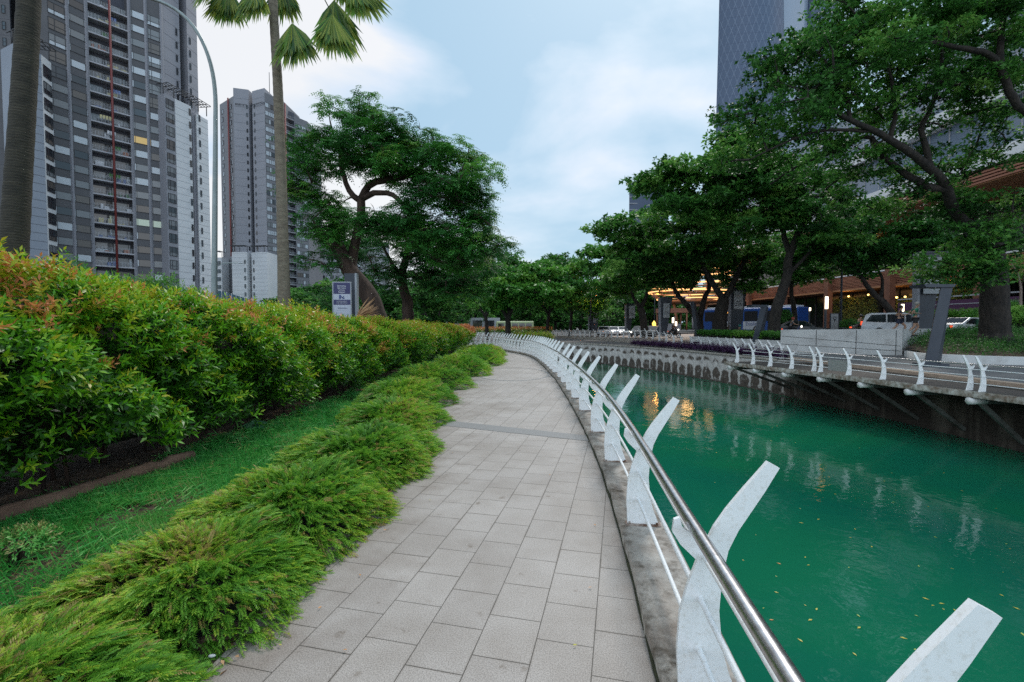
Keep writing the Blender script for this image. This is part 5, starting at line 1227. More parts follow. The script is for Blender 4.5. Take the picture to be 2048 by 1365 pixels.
while z0_ + 3.1 * k < H2 - 4:
    z = z0_ + 3.1 * k
    if k > 0:
        for u in (.17, .45):
            if z < 90 - 0: put_window(T2, 'side_window', L4, D(575, 189.4), u + .02, z, 3.0, 1.75, 'pair', rw.choice([(1, 1), (2, 1), (1, 2), (2, 2), (0, 1), (1, 1), (5, 5) if k in (9, 19) else (1, 1)]))
        if z < H2 - 6: 
            put_window(T2, 'window', D(595, 193.4), L5, .30, z, 2.8, 1.6, 'pair'); put_window(T2, 'window', D(595, 193.4), L5, .68, z, 2.8, 1.6, 'pair')
        put_window(T2, 'slit_window', L1, L2, .88, z, .5, 1.4, 'slit', (0, 0)); put_window(T2, 'slit_window', L3, L4, .18, z, .5, 1.4, 'slit', (0, 0))
        for u, w_ in ((.2, 1.5), (.82, 1.4)): put_window(T2, 'window' if False else 'left_window', L0, L1, u, z, w_, 1.7, 'pair', rw.choice([(1, 0), (1, 1), (0, 1), (2, 1)]))
        a_, c_ = D(577, 189.8), D(594.5, 193.2); t = (c_ - a_).normalized(); Mx = Matrix.Translation(a_ - T2.location + Vector((0, 0, z - 1.3))) @ Matrix.Rotation(math.atan2(t.y, t.x), 4, 'Z'); Wd = (c_ - a_).length
        bl = MB().box(0, Wd, -.1, 1.9, -.15, .15, Mx).build('balcony', M_slab, T2)
        b = MB(); b.box(0, Wd, -.08, -.04, .9, 1.0, Mx); b.box(0, Wd, -.08, -.04, .45, .52, Mx); b.build('balcony_railing', M_lightframe, bl)
        put_window(T2, 'balcony_door', D(576, 191.4), D(594.5, 195.2), .5, z - .1, 2.6, 2.0, 'pair', rw.choice([(0, 2), (2, 0), (0, 0), (6, 0) if k in (6, 8) else (0, 3)]))
    k += 1
for px_, d_ in ((466, 184.6), (578.0, 189.0)):
    q = D(px_, d_) - T2.location; MB().tube([q, q + Vector((0, 0, H2 - 2))], .3, 6).build('red_riser', M_red, T2)
K = [(D(467, 176), D(497, 176)), (D(506, 177), D(537, 176)), (D(430, 180), D(446.5, 180))]
for j, (a_, c_) in enumerate(K):
    zt = 29.5 if j < 2 else 28
    wall_panel(T2, 'annex_wall', [a_, c_], 0, zt, M_twhite, [c_ + Vector((0, 9, 0)), a_ + Vector((0, 9, 0))]); seams(T2, a_, c_, 1, zt, 1.55, M_seamw)
    pergola(T2, [a_, c_], zt, M_perg)
    for k in range(1, 9):
        if 3.1 * k + 1 < zt - 1: put_window(T2, 'annex_window', a_, c_, (.86, .14, .5)[j], 3.1 * k + 1, .5 if j < 2 else 2.4, 1.5, 'slit' if j < 2 else 'grid', (0, 0))
q = D(447, 186); wall_panel(T2, 'annex_wall', [q, D(468, 184)], 0, 29, M_tdark2, [D(468, 184) + Vector((0, 5, 0)), q + Vector((0, 5, 0))])
pergola(T2, [L1.lerp(L2, .15), L2 - Vector((.5, 0, 0))], 86, M_perg); pergola(T2, [L3 + Vector((.5, 0, 0)), L4], 86, M_perg)
b = MB()
for px_, h_ in ((548, 12), (524, 5), (560, 7)): q = D(px_, 192) - T2.location; b.tube([q + Vector((0, 0, H2)), q + Vector((0, 0, H2 + h_))], .12, 4)
b.build('antenna', M_perg, T2)
# pale building behind the feathery tree
T3 = empty('apartment_block', tuple(D(690, 240)), 0, 'pale apartment block glimpsed through the feathery tree', 'building')
wall_panel(T3, 'wall', [D(632, 230), D(780, 236)], 0, 44, nmat('pale_facade', (0.34, 0.34, 0.37), (0.4, 0.4, 0.43), .1, .8), [D(780, 255), D(632, 250)])
for k in range(2, 13):
    for u in (.08, .2, .32, .44, .56): put_window(T3, 'window', D(632, 230), D(780, 236), u, 3.2 * k, 3.4, 1.7, 'pair')
# low white building seen beneath the trees
T4 = empty('low_building', tuple(D(840, 120)), 0, 'low white building with shaded openings beneath the feathery trees', 'building')
wall_panel(T4, 'wall', [D(760, 118), D(1000, 124)], 0, 3.6, mat('low_white_wall', (0.42, 0.42, 0.42), .8), [D(1000, 130), D(760, 126)])
for k in range(9): put_window(T4, 'window', D(760, 118), D(1000, 124), .07 + .105 * k, 1.9, 2.4, 1.9, 'pair', (0, 0) if k % 3 else (2, 0))

# ---------------- glass skyscraper, top right
def glass_tower_mat():
    m = mat('blue_glass_curtain_wall', (0.10, 0.15, 0.24), 0.38, 0.0, spec=0.35); t = m.node_tree; n = t.nodes; l = t.links; b = n["Principled BSDF"]
    uv = n.new("ShaderNodeUVMap"); uv.uv_map = 'UVMap'; sp = n.new("ShaderNodeSeparateXYZ"); l.new(uv.outputs[0], sp.inputs[0])
    def mth(op, a, bb=None, clamp=False):
        q = n.new("ShaderNodeMath"); q.operation = op; q.use_clamp = clamp
        for i, x in enumerate((a, bb)):
            if x is None: continue
            if isinstance(x, (int, float)): q.inputs[i].default_value = x
            else: l.new(x, q.inputs[i])
        return q.outputs[0]
    U = mth('DIVIDE', sp.outputs[0], 3.2); V_ = mth('DIVIDE', sp.outputs[1], 8.4)
    def line(e, w): return mth('MULTIPLY', mth('SUBTRACT', w, mth('ABSOLUTE', mth('SUBTRACT', mth('FRACT', e), 0.5))), 40.0, clamp=True)
    dia = mth('MAXIMUM', line(mth('ADD', U, V_), 0.05), line(mth('SUBTRACT', U, V_), 0.05))
    fl = line(mth('DIVIDE', sp.outputs[1], 4.2), 0.045)
    mx = n.new("ShaderNodeMixRGB"); l.new(dia, mx.inputs[0]); mx.inputs[1].default_value = (0.058, 0.085, 0.14, 1); mx.inputs[2].default_value = (0.12, 0.155, 0.22, 1)
    m2 = n.new("ShaderNodeMixRGB"); l.new(mth('MULTIPLY', fl, 0.7), m2.inputs[0]); l.new(mx.outputs[0], m2.inputs[1]); m2.inputs[2].default_value = (0.04, 0.06, 0.11, 1)
    l.new(m2.outputs[0], b.inputs['Base Color'])
    vo = n.new("ShaderNodeTexVoronoi"); vo.inputs['Scale'].default_value = 0.16; l.new(uv.outputs[0], vo.inputs['Vector'])
    lit = mth('MULTIPLY', mth('SUBTRACT', 0.06, vo.outputs['Distance']), 20.0, clamp=True)
    no = n.new("ShaderNodeTexNoise"); no.inputs['Scale'].default_value = 0.03; l.new(uv.outputs[0], no.inputs['Vector'])
    lit = mth('MULTIPLY', lit, mth('MULTIPLY', mth('SUBTRACT', no.outputs[0], 0.55), 20.0, clamp=True))
    l.new(lit, b.inputs['Emission Strength']); b.inputs['Emission Color'].default_value = (1, .92, .75, 1)
    return m
T5 = empty('glass_skyscraper', tuple(D(1520, 240)), 0, 'blue glass skyscraper with diamond lattice and bulging profile, top right of the sky', 'skyscraper')
def loft(name, prof_fn, zs, m, root):
    rings = [prof_fn(z) for z in zs]; n = len(rings[0]); V = []; UV = []
    for r_, z in zip(rings, zs):
        s = 0
        for i in range(n + 1):
            p = r_[i % n]
            if i: s += (Vector(r_[i % n]) - Vector(r_[i - 1])).length
            V.append((p[0] - root.location.x, p[1] - root.location.y, z)); UV.append((s, z))
    Q = [(j * (n + 1) + i, j * (n + 1) + i + 1, (j + 1) * (n + 1) + i + 1, (j + 1) * (n + 1) + i) for j in range(len(zs) - 1) for i in range(n)]
    return addobj(name, fastmesh(name, V, Q, uv=UV), m, root)
GM = glass_tower_mat()
def p5(z):
    b_ = 3.0 * math.sin(z / 40.0 + 0.2)
    f = [(1426 - b_ * .7, 235), (1442 + b_ * .3, 232), (1480, 230), (1515, 229), (1550, 231), (1562 + b_ * 3.0, 235)]
    w_ = [D(a, d) for a, d in f]; return [(q.x, q.y) for q in w_] + [(w_[-1].x + 3, w_[-1].y + 34), (w_[0].x + 19, w_[0].y + 30)]
loft('curtain_wall', p5, np.linspace(0, 235, 40), GM, T5)
def p5b(z):
    b_ = 1.5 * math.sin(z / 40.0 + 2)
    w_ = [D(1562.2 + 9.0 * math.sin(z / 40.0 + 0.2), 235.5), D(1592, 238), D(1601 + b_, 243)]; return [(q.x, q.y) for q in w_] + [(w_[-1].x + 2, w_[-1].y + 22), (w_[0].x, w_[0].y + 22)]
loft('bright_corner_panel', p5b, np.linspace(0, 235, 30), mat('pale_corner_glass', (0.22, 0.27, 0.34), .35, spec=.4), T5)
def p5c(z):
    s_ = 14 * max(0, (z - 120) / 120.0) ** 2
    w_ = [D(1599, 246), D(1625, 241), D(1660 - s_ * .3, 247)]; return [(q.x, q.y) for q in w_] + [(w_[-1].x + 4, w_[-1].y + 26), (w_[0].x, w_[0].y + 26)]
loft('side_curtain_wall', p5c, np.linspace(0, 232, 30), GM, T5)
q = [D(1661, 246.6), D(1664, 247)]
wall_panel(T5, 'white_edge_fin', q, 0, 232, mat('white_fin', (0.4, 0.43, 0.48), .5), [q[1] + Vector((0, 3, 0)), q[0] + Vector((0, 3, 0))])
T6 = empty('glass_office_block', tuple(D(1280, 300)), 0, 'small distant blue glass block peeking left of the dark trees', 'office block')
wall_panel(T6, 'wall', [D(1256, 300), D(1330, 296)], 0, 93, GM, [D(1330, 320), D(1256, 320)])
b = MB(); [b.box(-8 + 0, 16.3, -.3, .0, z, z + .5, Matrix.Translation(Vector((0, -0.6, 0)))) for z in range(4, 92, 4)]; b.build('floor_bands', M_lightframe, T6)
T7 = empty('pinkish_tower', tuple(D(1640, 190)), 0, 'pinkish brown tower behind the trees left of the mall', 'building')
wall_panel(T7, 'wall', [D(1588, 190), D(1665, 186)], 0, 66, nmat('pink_stone', (0.36, 0.27, 0.26), (0.42, 0.33, 0.31), .3, .8), [D(1665, 206), D(1588, 206)]); seams(T7, D(1588, 190), D(1665, 186), 3, 66, 3.6, M_seam)

# ---------------- mall along the street (long side runs away from the camera)
M_wood = nmat('timber_slats', (0.23, 0.085, 0.05), (0.33, 0.14, 0.085), 2.0, 0.6, stretch=(1, .2, 4))
M_soffit = nmat('warm_timber_soffit', (0.30, 0.13, 0.06), (0.36, 0.17, 0.08), .6, 0.6)
M_mwhite = nmat('white_fascia', (0.62, 0.63, 0.66), (0.7, 0.7, 0.72), .3, .6)
M_shop = mat('dark_shop_glass', (0.012, 0.012, 0.014), .12, spec=.7)
M_mglass = mat('upper_mall_glass', (0.12, 0.17, 0.24), .15, spec=.9)
X0 = 45.0
MALL = empty('shopping_mall', (X0, 60, .8), 0, 'long shopping mall with timber slatted canopy, warm soffit and white roof bands', 'mall')
def mall(name, m, b): o = b.build(name, m, MALL); return o
def MBo(): return MB()
def bxm(b, x0, x1, y0, y1, z0, z1): return b.box(x0 - X0, x1 - X0, y0 - 60, y1 - 60, z0 - .8, z1 - .8)
Y0, Y1 = 18, 118
mall('ground_floor_glass', M_shop, bxm(MBo(), X0 + 3.2, X0 + 4, Y0, Y1, .82, 6.3))
mall('canopy_soffit', M_soffit, bxm(MBo(), X0 - .3, X0 + 4.5, Y0, Y1, 6.25, 6.45))
for k in range(9):
    z = 6.5 + k * 0.185; off = -0.35 + .06 * abs(k - 4)
    mall('canopy_slat', M_wood, bxm(MBo(), X0 + off, X0 + off + .5, Y0, Y1, z, z + .115))
mall('canopy_backing', mat('canopy_backing_dark', (.03, .015, .01), .9), bxm(MBo(), X0 + .3, X0 + 4.4, Y0, Y1, 6.46, 8.05))
mall('terrace_edge', M_mwhite, bxm(MBo(), X0 - .1, X0 + 4.4, Y0, Y1, 8.2, 8.36))
mall('terrace_glass', M_shop, bxm(MBo(), X0 + 4.5, X0 + 5.3, Y0, Y1, 8.4, 14.4))
b = MBo(); bxm(b, X0 - 2.6, X0 + 5.5, Y0, Y1, 14.4, 14.7); mall('upper_soffit', M_soffit, b)
for k in range(4): mall('soffit_slat', M_wood, bxm(MBo(), X0 - 2.75, X0 - 2.45, Y0, Y1, 14.5 + k * .28, 14.5 + k * .28 + .17))
b = MBo(); bxm(b, X0 - 3.0, X0 + 5.5, Y0, Y1, 15.75, 17.1); mall('white_fascia', M_mwhite, b)
mall('upper_glass', M_mglass, bxm(MBo(), X0 - 1.0, X0 + 6, Y0, Y1, 17.12, 21.6))
b = MBo()
for y in np.arange(Y0, Y1, 2.2): bxm(b, X0 - 1.08, X0 - 1.0, y, y + .1, 17.12, 21.6)
mall('glass_mullions', M_lightframe, b)
mall('white_fascia', M_mwhite, bxm(MBo(), X0 - 2.2, X0 + 6, Y0, Y1, 21.65, 22.9))
mall('roof_glass', M_mglass, bxm(MBo(), X0 + .6, X0 + 8, Y0, Y1, 22.95, 30))
b = MBo()
for y in np.arange(Y0, Y1, 3.0): bxm(b, X0 + .5, X0 + .6, y, y + .15, 22.95, 30)
for z in (25.2, 27.6): bxm(b, X0 + .48, X0 + .6, Y0, Y1, z, z + .15)
mall('glass_mullions', M_lightframe, b)
for y in (26, 36.5, 43.5, 54, 64.5, 75, 86, 97):
    mall('column', nmat('timber_clad_column', (0.13, 0.05, 0.03), (0.20, 0.085, 0.05), 1.5, .7), bxm(MBo(), X0 - .9, X0 - .2, y - .4, y + .4, .82, 8.3))
b = MBo()
for y in np.arange(Y0, Y1, 2.6): bxm(b, X0 + 3.1, X0 + 3.2, y, y + .14, .82, 6.25)
mall('shop_mullions', M_frame, b)
# terrace planting on the canopy edge, planted green walls with warm lamps
g = np.random.default_rng(400)
n = 5200; pos = np.stack([X0 + .2 + 1.2 * g.random(n), g.uniform(30, 112, n), 8.3 + .7 * g.random(n) ** .6], 1)
pos = pos[(np.sin(pos[:, 1] * .6) + g.normal(0, .4, n)) > -.3]; n = len(pos)
tp = empty('terrace_planting', (X0 + 1, 60, 8.3), 0, 'green planting strip along the top edge of the timber canopy', 'planting')
child_leaves('foliage', hedge_shoots(g, pos, np.tile(np.array([[-.5, 0, 1.]]), (n, 1)), 5, 0.2, .4 + g.normal(0, .15, n)), LM_mid, tp, (X0 + 1, 60, 8.3))
M_lampw = mat('warm_lamp_glow', (1, .8, .4), .5, emit=(1.0, .62, .18), es=2.5)
M_lampo = mat('orange_lamp_glow', (1, .5, .1), .5, emit=(1.0, .32, .04), es=3)
M_tube = mat('white_tube_light', (1, 1, .9), .5, emit=(1.0, .80, .55), es=4)
def green_wall(label, y0, y1, z0, z1, x, seed, lamp=True):
    g = np.random.default_rng(seed); n = int((y1 - y0) * (z1 - z0) * 34); pos = np.stack([x - .5 * g.random(n) ** 2, g.uniform(y0, y1, n), g.uniform(z0, z1, n)], 1)
    rt = empty('planted_column', (x, (y0 + y1) / 2, z0), 0, label, 'planted wall')
    child_leaves('foliage', hedge_shoots(g, pos, np.tile(np.array([[-1., 0, .3]]), (n, 1)), 6, .17, .55 + g.normal(0, .2, n)), LM_warm, rt, (x, (y0 + y1) / 2, z0))
    q = MB(); q.box(0, .3, -(y1 - y0) / 2, (y1 - y0) / 2, 0, z1 - z0); q.build('backing', M_heart, rt)
    if lamp:
        q = MB()
        for yy_ in np.linspace(y0 + .6, y1 - .6, 3): q.ball((-1.0, yy_ - (y0 + y1) / 2, z1 - z0 + .15), .12, 8, 5)
        q.build('uplight', M_lampw, rt)
        ld = bpy.data.lights.new('planting_lamp', 'POINT'); ld.energy = 30; ld.color = (1, .6, .2); ld.shadow_soft_size = .3
        lo = bpy.data.objects.new('planting_lamp', ld); COL.objects.link(lo); lo.parent = rt; lo.location = (-1.3, 0, (z1 - z0) + .2)
    return rt
green_wall('lamp-lit planted column on the upper terrace under the orange lamp', 60.5, 68, 8.6, 13.6, X0 + 4.2, 401)
green_wall('lamp-lit greenery at street level beside the white tube light', 58, 66, .85, 5.4, X0 + 1.5, 402)
green_wall('yellow lit greenery at street level right of the slanted pillar', 43.9, 50, 1.9, 6.1, X0 + 1.0, 403)
green_wall('dim lit greenery behind the white van', 52.5, 56, .9, 4.8, X0 + 1.5, 404)
# street-level purple hoarding with its words, planter box
M_purp = mat('purple_hoarding', (0.055, 0.012, 0.06), .5); M_pale = mat('pale_lettering', (.55, .5, .55), .6)
ho = empty('purple_hoarding', (43.2, 47, .85), 0, 'dark purple shop hoarding with pale lettering at the foot of the mall', 'hoarding')
q = MB(); q.box(-.1, .1, -8.0, 4.2, 0, 3.3); q.build('panel', M_purp, ho)
q = MB(); q.box(-.16, .12, -8.0, 4.2, 3.6, 3.72); q.box(-.14, -.1, -8.0, 0, 2.85, 2.93); q.build('trim', M_lightframe, ho)
def sign_text(parent, txt, size, loc, rot, m):
    o = addobj('lettering', text_mesh(txt, size), m, parent); o.location = loc; o.rotation_euler = rot; return o
sign_text(ho, 'OPP', .95, (-.13, 1.9, 1.5), (R(90), 0, R(-90)), M_pale)
sign_text(ho, 'NOW\nNEW Y', .62, (-.13, -3.4, 1.75), (R(90), 0, R(-90)), M_pale)
pb = empty('planter_box', (40.3, 43.2, .85), 0, 'long grey planter box behind the slanted pillar', 'planter')
q = MB(); q.box(-.4, .5, -4.5, 3.5, 0, 1.35); q.build('box', nmat('grey_planter', (.10, .09, .10), (.13, .12, .13), 1, .7), pb)
g = np.random.default_rng(410); n = 900; pos = np.stack([g.uniform(-.4, .5, n), g.uniform(-4.4, 3.4, n), 1.35 + .5 * g.random(n)], 1) + np.array([40.3, 43.2, .85])
child_leaves('foliage', hedge_shoots(g, pos, np.tile(np.array([[-.3, 0, 1.]]), (n, 1)), 6, .22, .7 + g.normal(0, .15, n)), LM_mid, pb, (40.3, 43.2, .85))

# ---------------- round pavilion with glowing slats
PV = empty('round_pavilion', (32.5, 84, .8), 0, 'round timber pavilion of glowing golden slat rings beyond the trees', 'pavilion')
M_glow = mat('golden_lit_slat', (.8, .45, .2), .5, emit=(1.0, .50, .18), es=1.3)
for k in range(9):
    z = 5.6 + k * .62; r_ = 4.6 + 3.4 * math.sin(math.pi * (k + 1.2) / 11.5)
    pts = [Vector((r_ * math.cos(a), r_ * math.sin(a), z)) for a in np.linspace(0, 2 * math.pi, 49)]
    MB().tube(pts, .11, 5, cap=False).build('ring_slat', M_glow if k % 2 == 0 else M_wood, PV)
b = MB()
for a in np.linspace(0, 2 * math.pi, 17)[:-1]:
    pts = [Vector(((4.4 + 3.4 * math.sin(math.pi * (k + 1.2) / 11.5)) * math.cos(a), (4.4 + 3.4 * math.sin(math.pi * (k + 1.2) / 11.5)) * math.sin(a), 5.6 + k * .62)) for k in range(9)]
    b.tube(pts, .07, 4)
b.build('ribs', M_wood, PV)
q = MB(); q.tube([Vector((0, 0, 4.9)), Vector((0, 0, 5.3))], 5.2, 40); q.build('base_disc', M_soffit, PV)
q = MB()
for a in (0.4, 2.0, 3.6, 5.2): q.tube([Vector((2.6 * math.cos(a), 2.6 * math.sin(a), 0)), Vector((3.9 * math.cos(a), 3.9 * math.sin(a), 5)), ], .25, 8)
q.build('leg', M_soffit, PV)
ld = bpy.data.lights.new('pavilion_lamp', 'POINT'); ld.energy = 300; ld.color = (1, .55, .2); ld.shadow_soft_size = 1.0
lo = bpy.data.objects.new('pavilion_lamp', ld); COL.objects.link(lo); lo.parent = PV; lo.location = (0, 0, 8)
SC = empty('slanted_canopy', (28.5, 84, .8), 0, 'white slanted translucent canopy beneath the round pavilion', 'canopy')
q = MB(); a, c, d_, e_ = P(1362, 592, 80), P(1377, 590, 80), P(1388, 612, 80), P(1380, 616, 80)
q.add([a - SC.location, c - SC.location, d_ - SC.location, e_ - SC.location] + [p - SC.location + Vector((0, .3, 0)) for p in (a, c, d_, e_)], [(0, 1, 2, 3), (7, 6, 5, 4), (0, 4, 5, 1), (1, 5, 6, 2), (2, 6, 7, 3), (3, 7, 4, 0)])
q.build('canopy_sheet', mat('pale_canopy', (.7, .72, .75), .5), SC)
q = MB()
for px_ in (1349, 1386):
    t_ = P(px_, 634, 80) - SC.location; q.tube([Vector((t_.x, t_.y, 0)), t_], .18, 6)
q.build('post', M_tside, SC)
KI = empty('kiosk_roof', (26.5, 76, .8), 0, 'flat timber roofed kiosk left of the blue bus', 'kiosk')
q = MB(); q.box(-2.2, 2.2, -1.5, 1.5, 2.9, 3.6); q.build('roof', M_wood, KI); q = MB()
for x, y in ((-2, -1.3), (2, -1.3), (2, 1.3), (-2, 1.3)): q.tube([Vector((x, y, 0)), Vector((x, y, 2.9))], .12, 6)
q.build('post', M_wood, KI); q = MB(); q.box(-1.6, 1.6, .2, 1.2, 0, 1.1); q.build('counter', M_slab, KI)
# ================================================================== palms
def fan_leaf(hub, dr, size, g, nb=34, spread=None):
    """costapalmate fan: blades radiate from the hub around direction dr"""
    dr = Vector(dr).normalized(); side = Vector((1, float(g.normal(0, .35)), .1)) if abs(dr.z) > .6 else dr.cross(Vector((0.15, 0.25, 1)))
    side = side - dr * side.dot(dr); side.normalize(); nr = side.cross(dr); out = []
    spread = spread or (0.62 if dr.z < -.6 else 2.0)
    a = np.linspace(-spread, spread, nb) ; D_ = np.array(dr)[None] * np.cos(a)[:, None] + np.array(side)[None] * np.sin(a)[:, None]
    L_ = size * (0.72 + 0.28 * np.cos(a * .6)) * g.uniform(.88, 1.05, nb); h = np.tile(np.array(hub)[None], (nb, 1)); N_ = np.tile(np.array(nr)[None], (nb, 1)) + g.normal(0, .25, (nb, 3))
    t = 0.4 + g.normal(0, .18, nb) + 0.25 * np.cos(a)
    V1 = leaves(h + D_ * 0.02, D_, N_, L_ * .72, .10 * size, t)
    D2 = unit(D_ + np.array([0, 0, -.55]) * g.uniform(.4, 1.3, (nb, 1)))
    V2 = leaves(h + D_ * (L_ * .42)[:, None], D2, N_, L_ * .62, .06 * size, t + .1)
    D3 = unit(D_ + g.normal(0, .1, (nb, 3)) + np.array([0, 0, -.2]))
    V3 = leaves(h + D_ * (L_ * .1)[:, None], D3, N_, L_ * .8, .04 * size, t - .1)
    return [V1, V2, V3]

def palm(label, pts, r0, r1, m_bark, fans, seed, crown_extra=8, csize=1.1):
    g = np.random.default_rng(seed); c = catmull([tuple(P(*p)) if not isinstance(p, Vector) else tuple(p) for p in pts], 0.12)
    base = Vector(tuple(c[0])); root = empty('palm_tree', base, 0, label, 'palm tree')
    k = len(c); rr = np.linspace(r0, r1, k) * (1 + 0.035 * (np.arange(k) % 2)) * (1 + 0.25 * np.exp(-np.arange(k) / 5))
    MB().tube([Vector(tuple(q)) - base for q in c], list(rr), 20).build('trunk', m_bark, root)
    top = Vector(tuple(c[-1])); b = MB(); parts = []
    for (hub, dr, size) in fans:
        hub = hub if isinstance(hub, Vector) else P(*hub)
        mid = (top + hub) / 2 + Vector((0, 0, .35)); b2 = MB(); b2.tube([top - base, mid - base, hub - base], [.03, .022, .014], 6); b2.build('petiole', M_palmstem, root)
        V, Q, T = join(fan_leaf(hub, dr, size, g)); V = V - np.array(base)[None]; addobj('fan_leaf', fastmesh('fan_leaf', V, Q, T), LM_palm, root)
    for i in range(crown_extra):
        a = i * 2.4; el = R(15 + 55 * ((i * 37) % 10) / 10); d_ = Vector((math.cos(a) * math.cos(el), math.sin(a) * math.cos(el), math.sin(el)))
        hub = top + d_ * 1.4 + Vector((0, 0, .3))
        b2 = MB(); b2.tube([top - base, top + d_ * .8 + Vector((0, 0, .25)) - base, hub - base], [.03, .022, .014], 6); b2.build('petiole', M_palmstem, root)
        V, Q, T = join(fan_leaf(hub, d_ * .7 + Vector((0, 0, -.25)), csize, g)); V = V - np.array(base)[None]; addobj('fan_leaf', fastmesh('fan_leaf', V, Q, T), LM_palm, root)
    return root
def ringed(name, c1, c2, ring=16.0):
    m = nmat(name, c1, c2, 5, .85, bump=.6, bscale=20, dist=.02, stretch=(1, 1, 3)); t = m.node_tree; n = t.nodes; l = t.links; b = n["Principled BSDF"]
    w = n.new("ShaderNodeTexWave"); w.bands_direction = 'Z'; w.inputs['Scale'].default_value = ring / 6.28; w.inputs['Distortion'].default_value = 2.2; w.inputs['Detail'].default_value = 3; w.inputs['Detail Scale'].default_value = 1.5
    tc = n.new("ShaderNodeTexCoord"); l.new(tc.outputs['Object'], w.inputs[0])
    src = b.inputs['Base Color'].links[0].from_socket; mu = n.new("ShaderNodeMixRGB"); mu.blend_type = 'MULTIPLY'; mu.inputs[0].default_value = .45; l.new(src, mu.inputs[1]); l.new(w.outputs[0], mu.inputs[2]); l.new(mu.outputs[0], b.inputs['Base Color'])
    return m
M_palmstem = mat('palm_petiole', (.06, .09, .025), .6)
pt2 = palm('slim ringed fan palm with drooping fans in front of the further tower',
    [(569, 640, 14), (566, 500, 14), (562, 350, 14), (556, 180, 14), (548, 40, 14), (538, -170, 14)], .17, .105, ringed('palm_bark', (.16, .13, .095), (.26, .22, .16), 62),
    [((455, -25, 14.2), (-.1, 0, -1), 1.25), ((508, -30, 13.6), (.0, -.1, -1), 1.2), ((560, -35, 14.6), (.12, 0, -1), 1.35), ((584, 46, 13.6), (.15, -.1, -1), 1.45), ((668, 0, 14.2), (.1, .1, -1), 1.6), ((664, 28, 13.4), (.12, -.1, -1), 1.45), ((705, -45, 14), (.45, 0, -.9), 1.5), ((690, -50, 15), (.25, 0, -1), 1.3), ((425, -60, 13.6), (-.35, 0, -.9), 1.2)], 500, 7, 1.15)
pt1 = palm('thick dark ringed palm trunk close at the left edge',
    [(16, 660, 6.0), (26, 520, 6.0), (37, 350, 6.0), (48, 180, 6.0), (57, 20, 6.0), (63, -160, 6.0), (67, -340, 6.0), (70, -520, 6.1)], .145, .085, ringed('dark_palm_bark', (.028, .025, .018), (.058, .05, .035), 55), [], 501, 9, 1.2)

# ================================================================== left side: lamp pole, sign, frond, log, plants
M_pole = nmat('galvanised_pole', (.20, .24, .24), (.27, .31, .31), 2, .45, metal=.3)
lp = empty('street_lamp', tuple(D(431.5, 16)), 0, 'tall curved grey lamp pole standing behind the hedge', 'street lamp')
pts = [P(*q) for q in ((431, 655, 16), (428.5, 590, 16), (430, 400, 16), (431, 250, 16), (430.5, 190, 16), (424, 140, 15.9), (410, 95, 15.8), (388, 55, 15.7), (355, 22, 15.6), (310, 0, 15.5), (255, -10, 15.4))]
c = catmull([tuple(q) for q in pts], .25); b = MB(); o0 = lp.location
b.tube([Vector((0, 0, 0))] + [Vector(tuple(q)) - o0 for q in c], [.12] + list(np.linspace(.105, .045, len(c))), 14); b.build('pole', M_pole, lp)
e_ = Vector(tuple(c[-1])) - o0; b = MB(); b.ball(e_ + Vector((-.25, 0, -.02)), (.38, .16, .07), 12, 6); b.build('lamp_head', M_slate, lp)
# small far street lamp
fl = empty('street_lamp', tuple(D(436, 60)), 0, 'distant thin street lamp arm in front of the further tower annex', 'street lamp')
q0, q1, q2 = P(433, 534, 60), P(446, 527, 60), P(476, 526, 60); b = MB(); b.tube([Vector((0, 0, 0)), q0 - fl.location, q1 - fl.location, q2 - fl.location], [.1, .08, .06, .05], 6).build('pole', M_pole, fl)
MB().ball(q2 - fl.location + Vector((.3, 0, -.03)), (.45, .12, .09), 8, 5).build('lamp_head', M_lightframe, fl)
# blue tinted fence on the overpass
fb = empty('glass_fence', tuple(D(470, 60)), 0, 'blue tinted panel fence beyond the hedge at the foot of the further tower', 'fence')
a_, c_ = P(432, 580, 62), P(503, 600, 80); M_fb = mat('blue_tinted_panel', (.05, .10, .17), .3, spec=.7)
b = MB(); low = [a_ - Vector((0, 0, 1.9)), c_ - Vector((0, 0, 1.7))]
b.add([low[0] - fb.location, low[1] - fb.location, c_ - fb.location, a_ - fb.location] + [p - fb.location + Vector((0, .08, 0)) for p in (low[0], low[1], c_, a_)], [(0, 1, 2, 3), (7, 6, 5, 4), (0, 4, 5, 1), (1, 5, 6, 2), (2, 6, 7, 3), (3, 7, 4, 0)]).build('panel', M_fb, fb)
for k in range(9):
    u = k / 8; p = low[0].lerp(low[1], u) - fb.location; t_ = a_.lerp(c_, u) - fb.location; MB().tube([Vector((p.x, p.y - .06, 0)), Vector((t_.x, t_.y - .06, t_.z + .1))], .07, 5).build('fence_post', M_lightframe, fb)
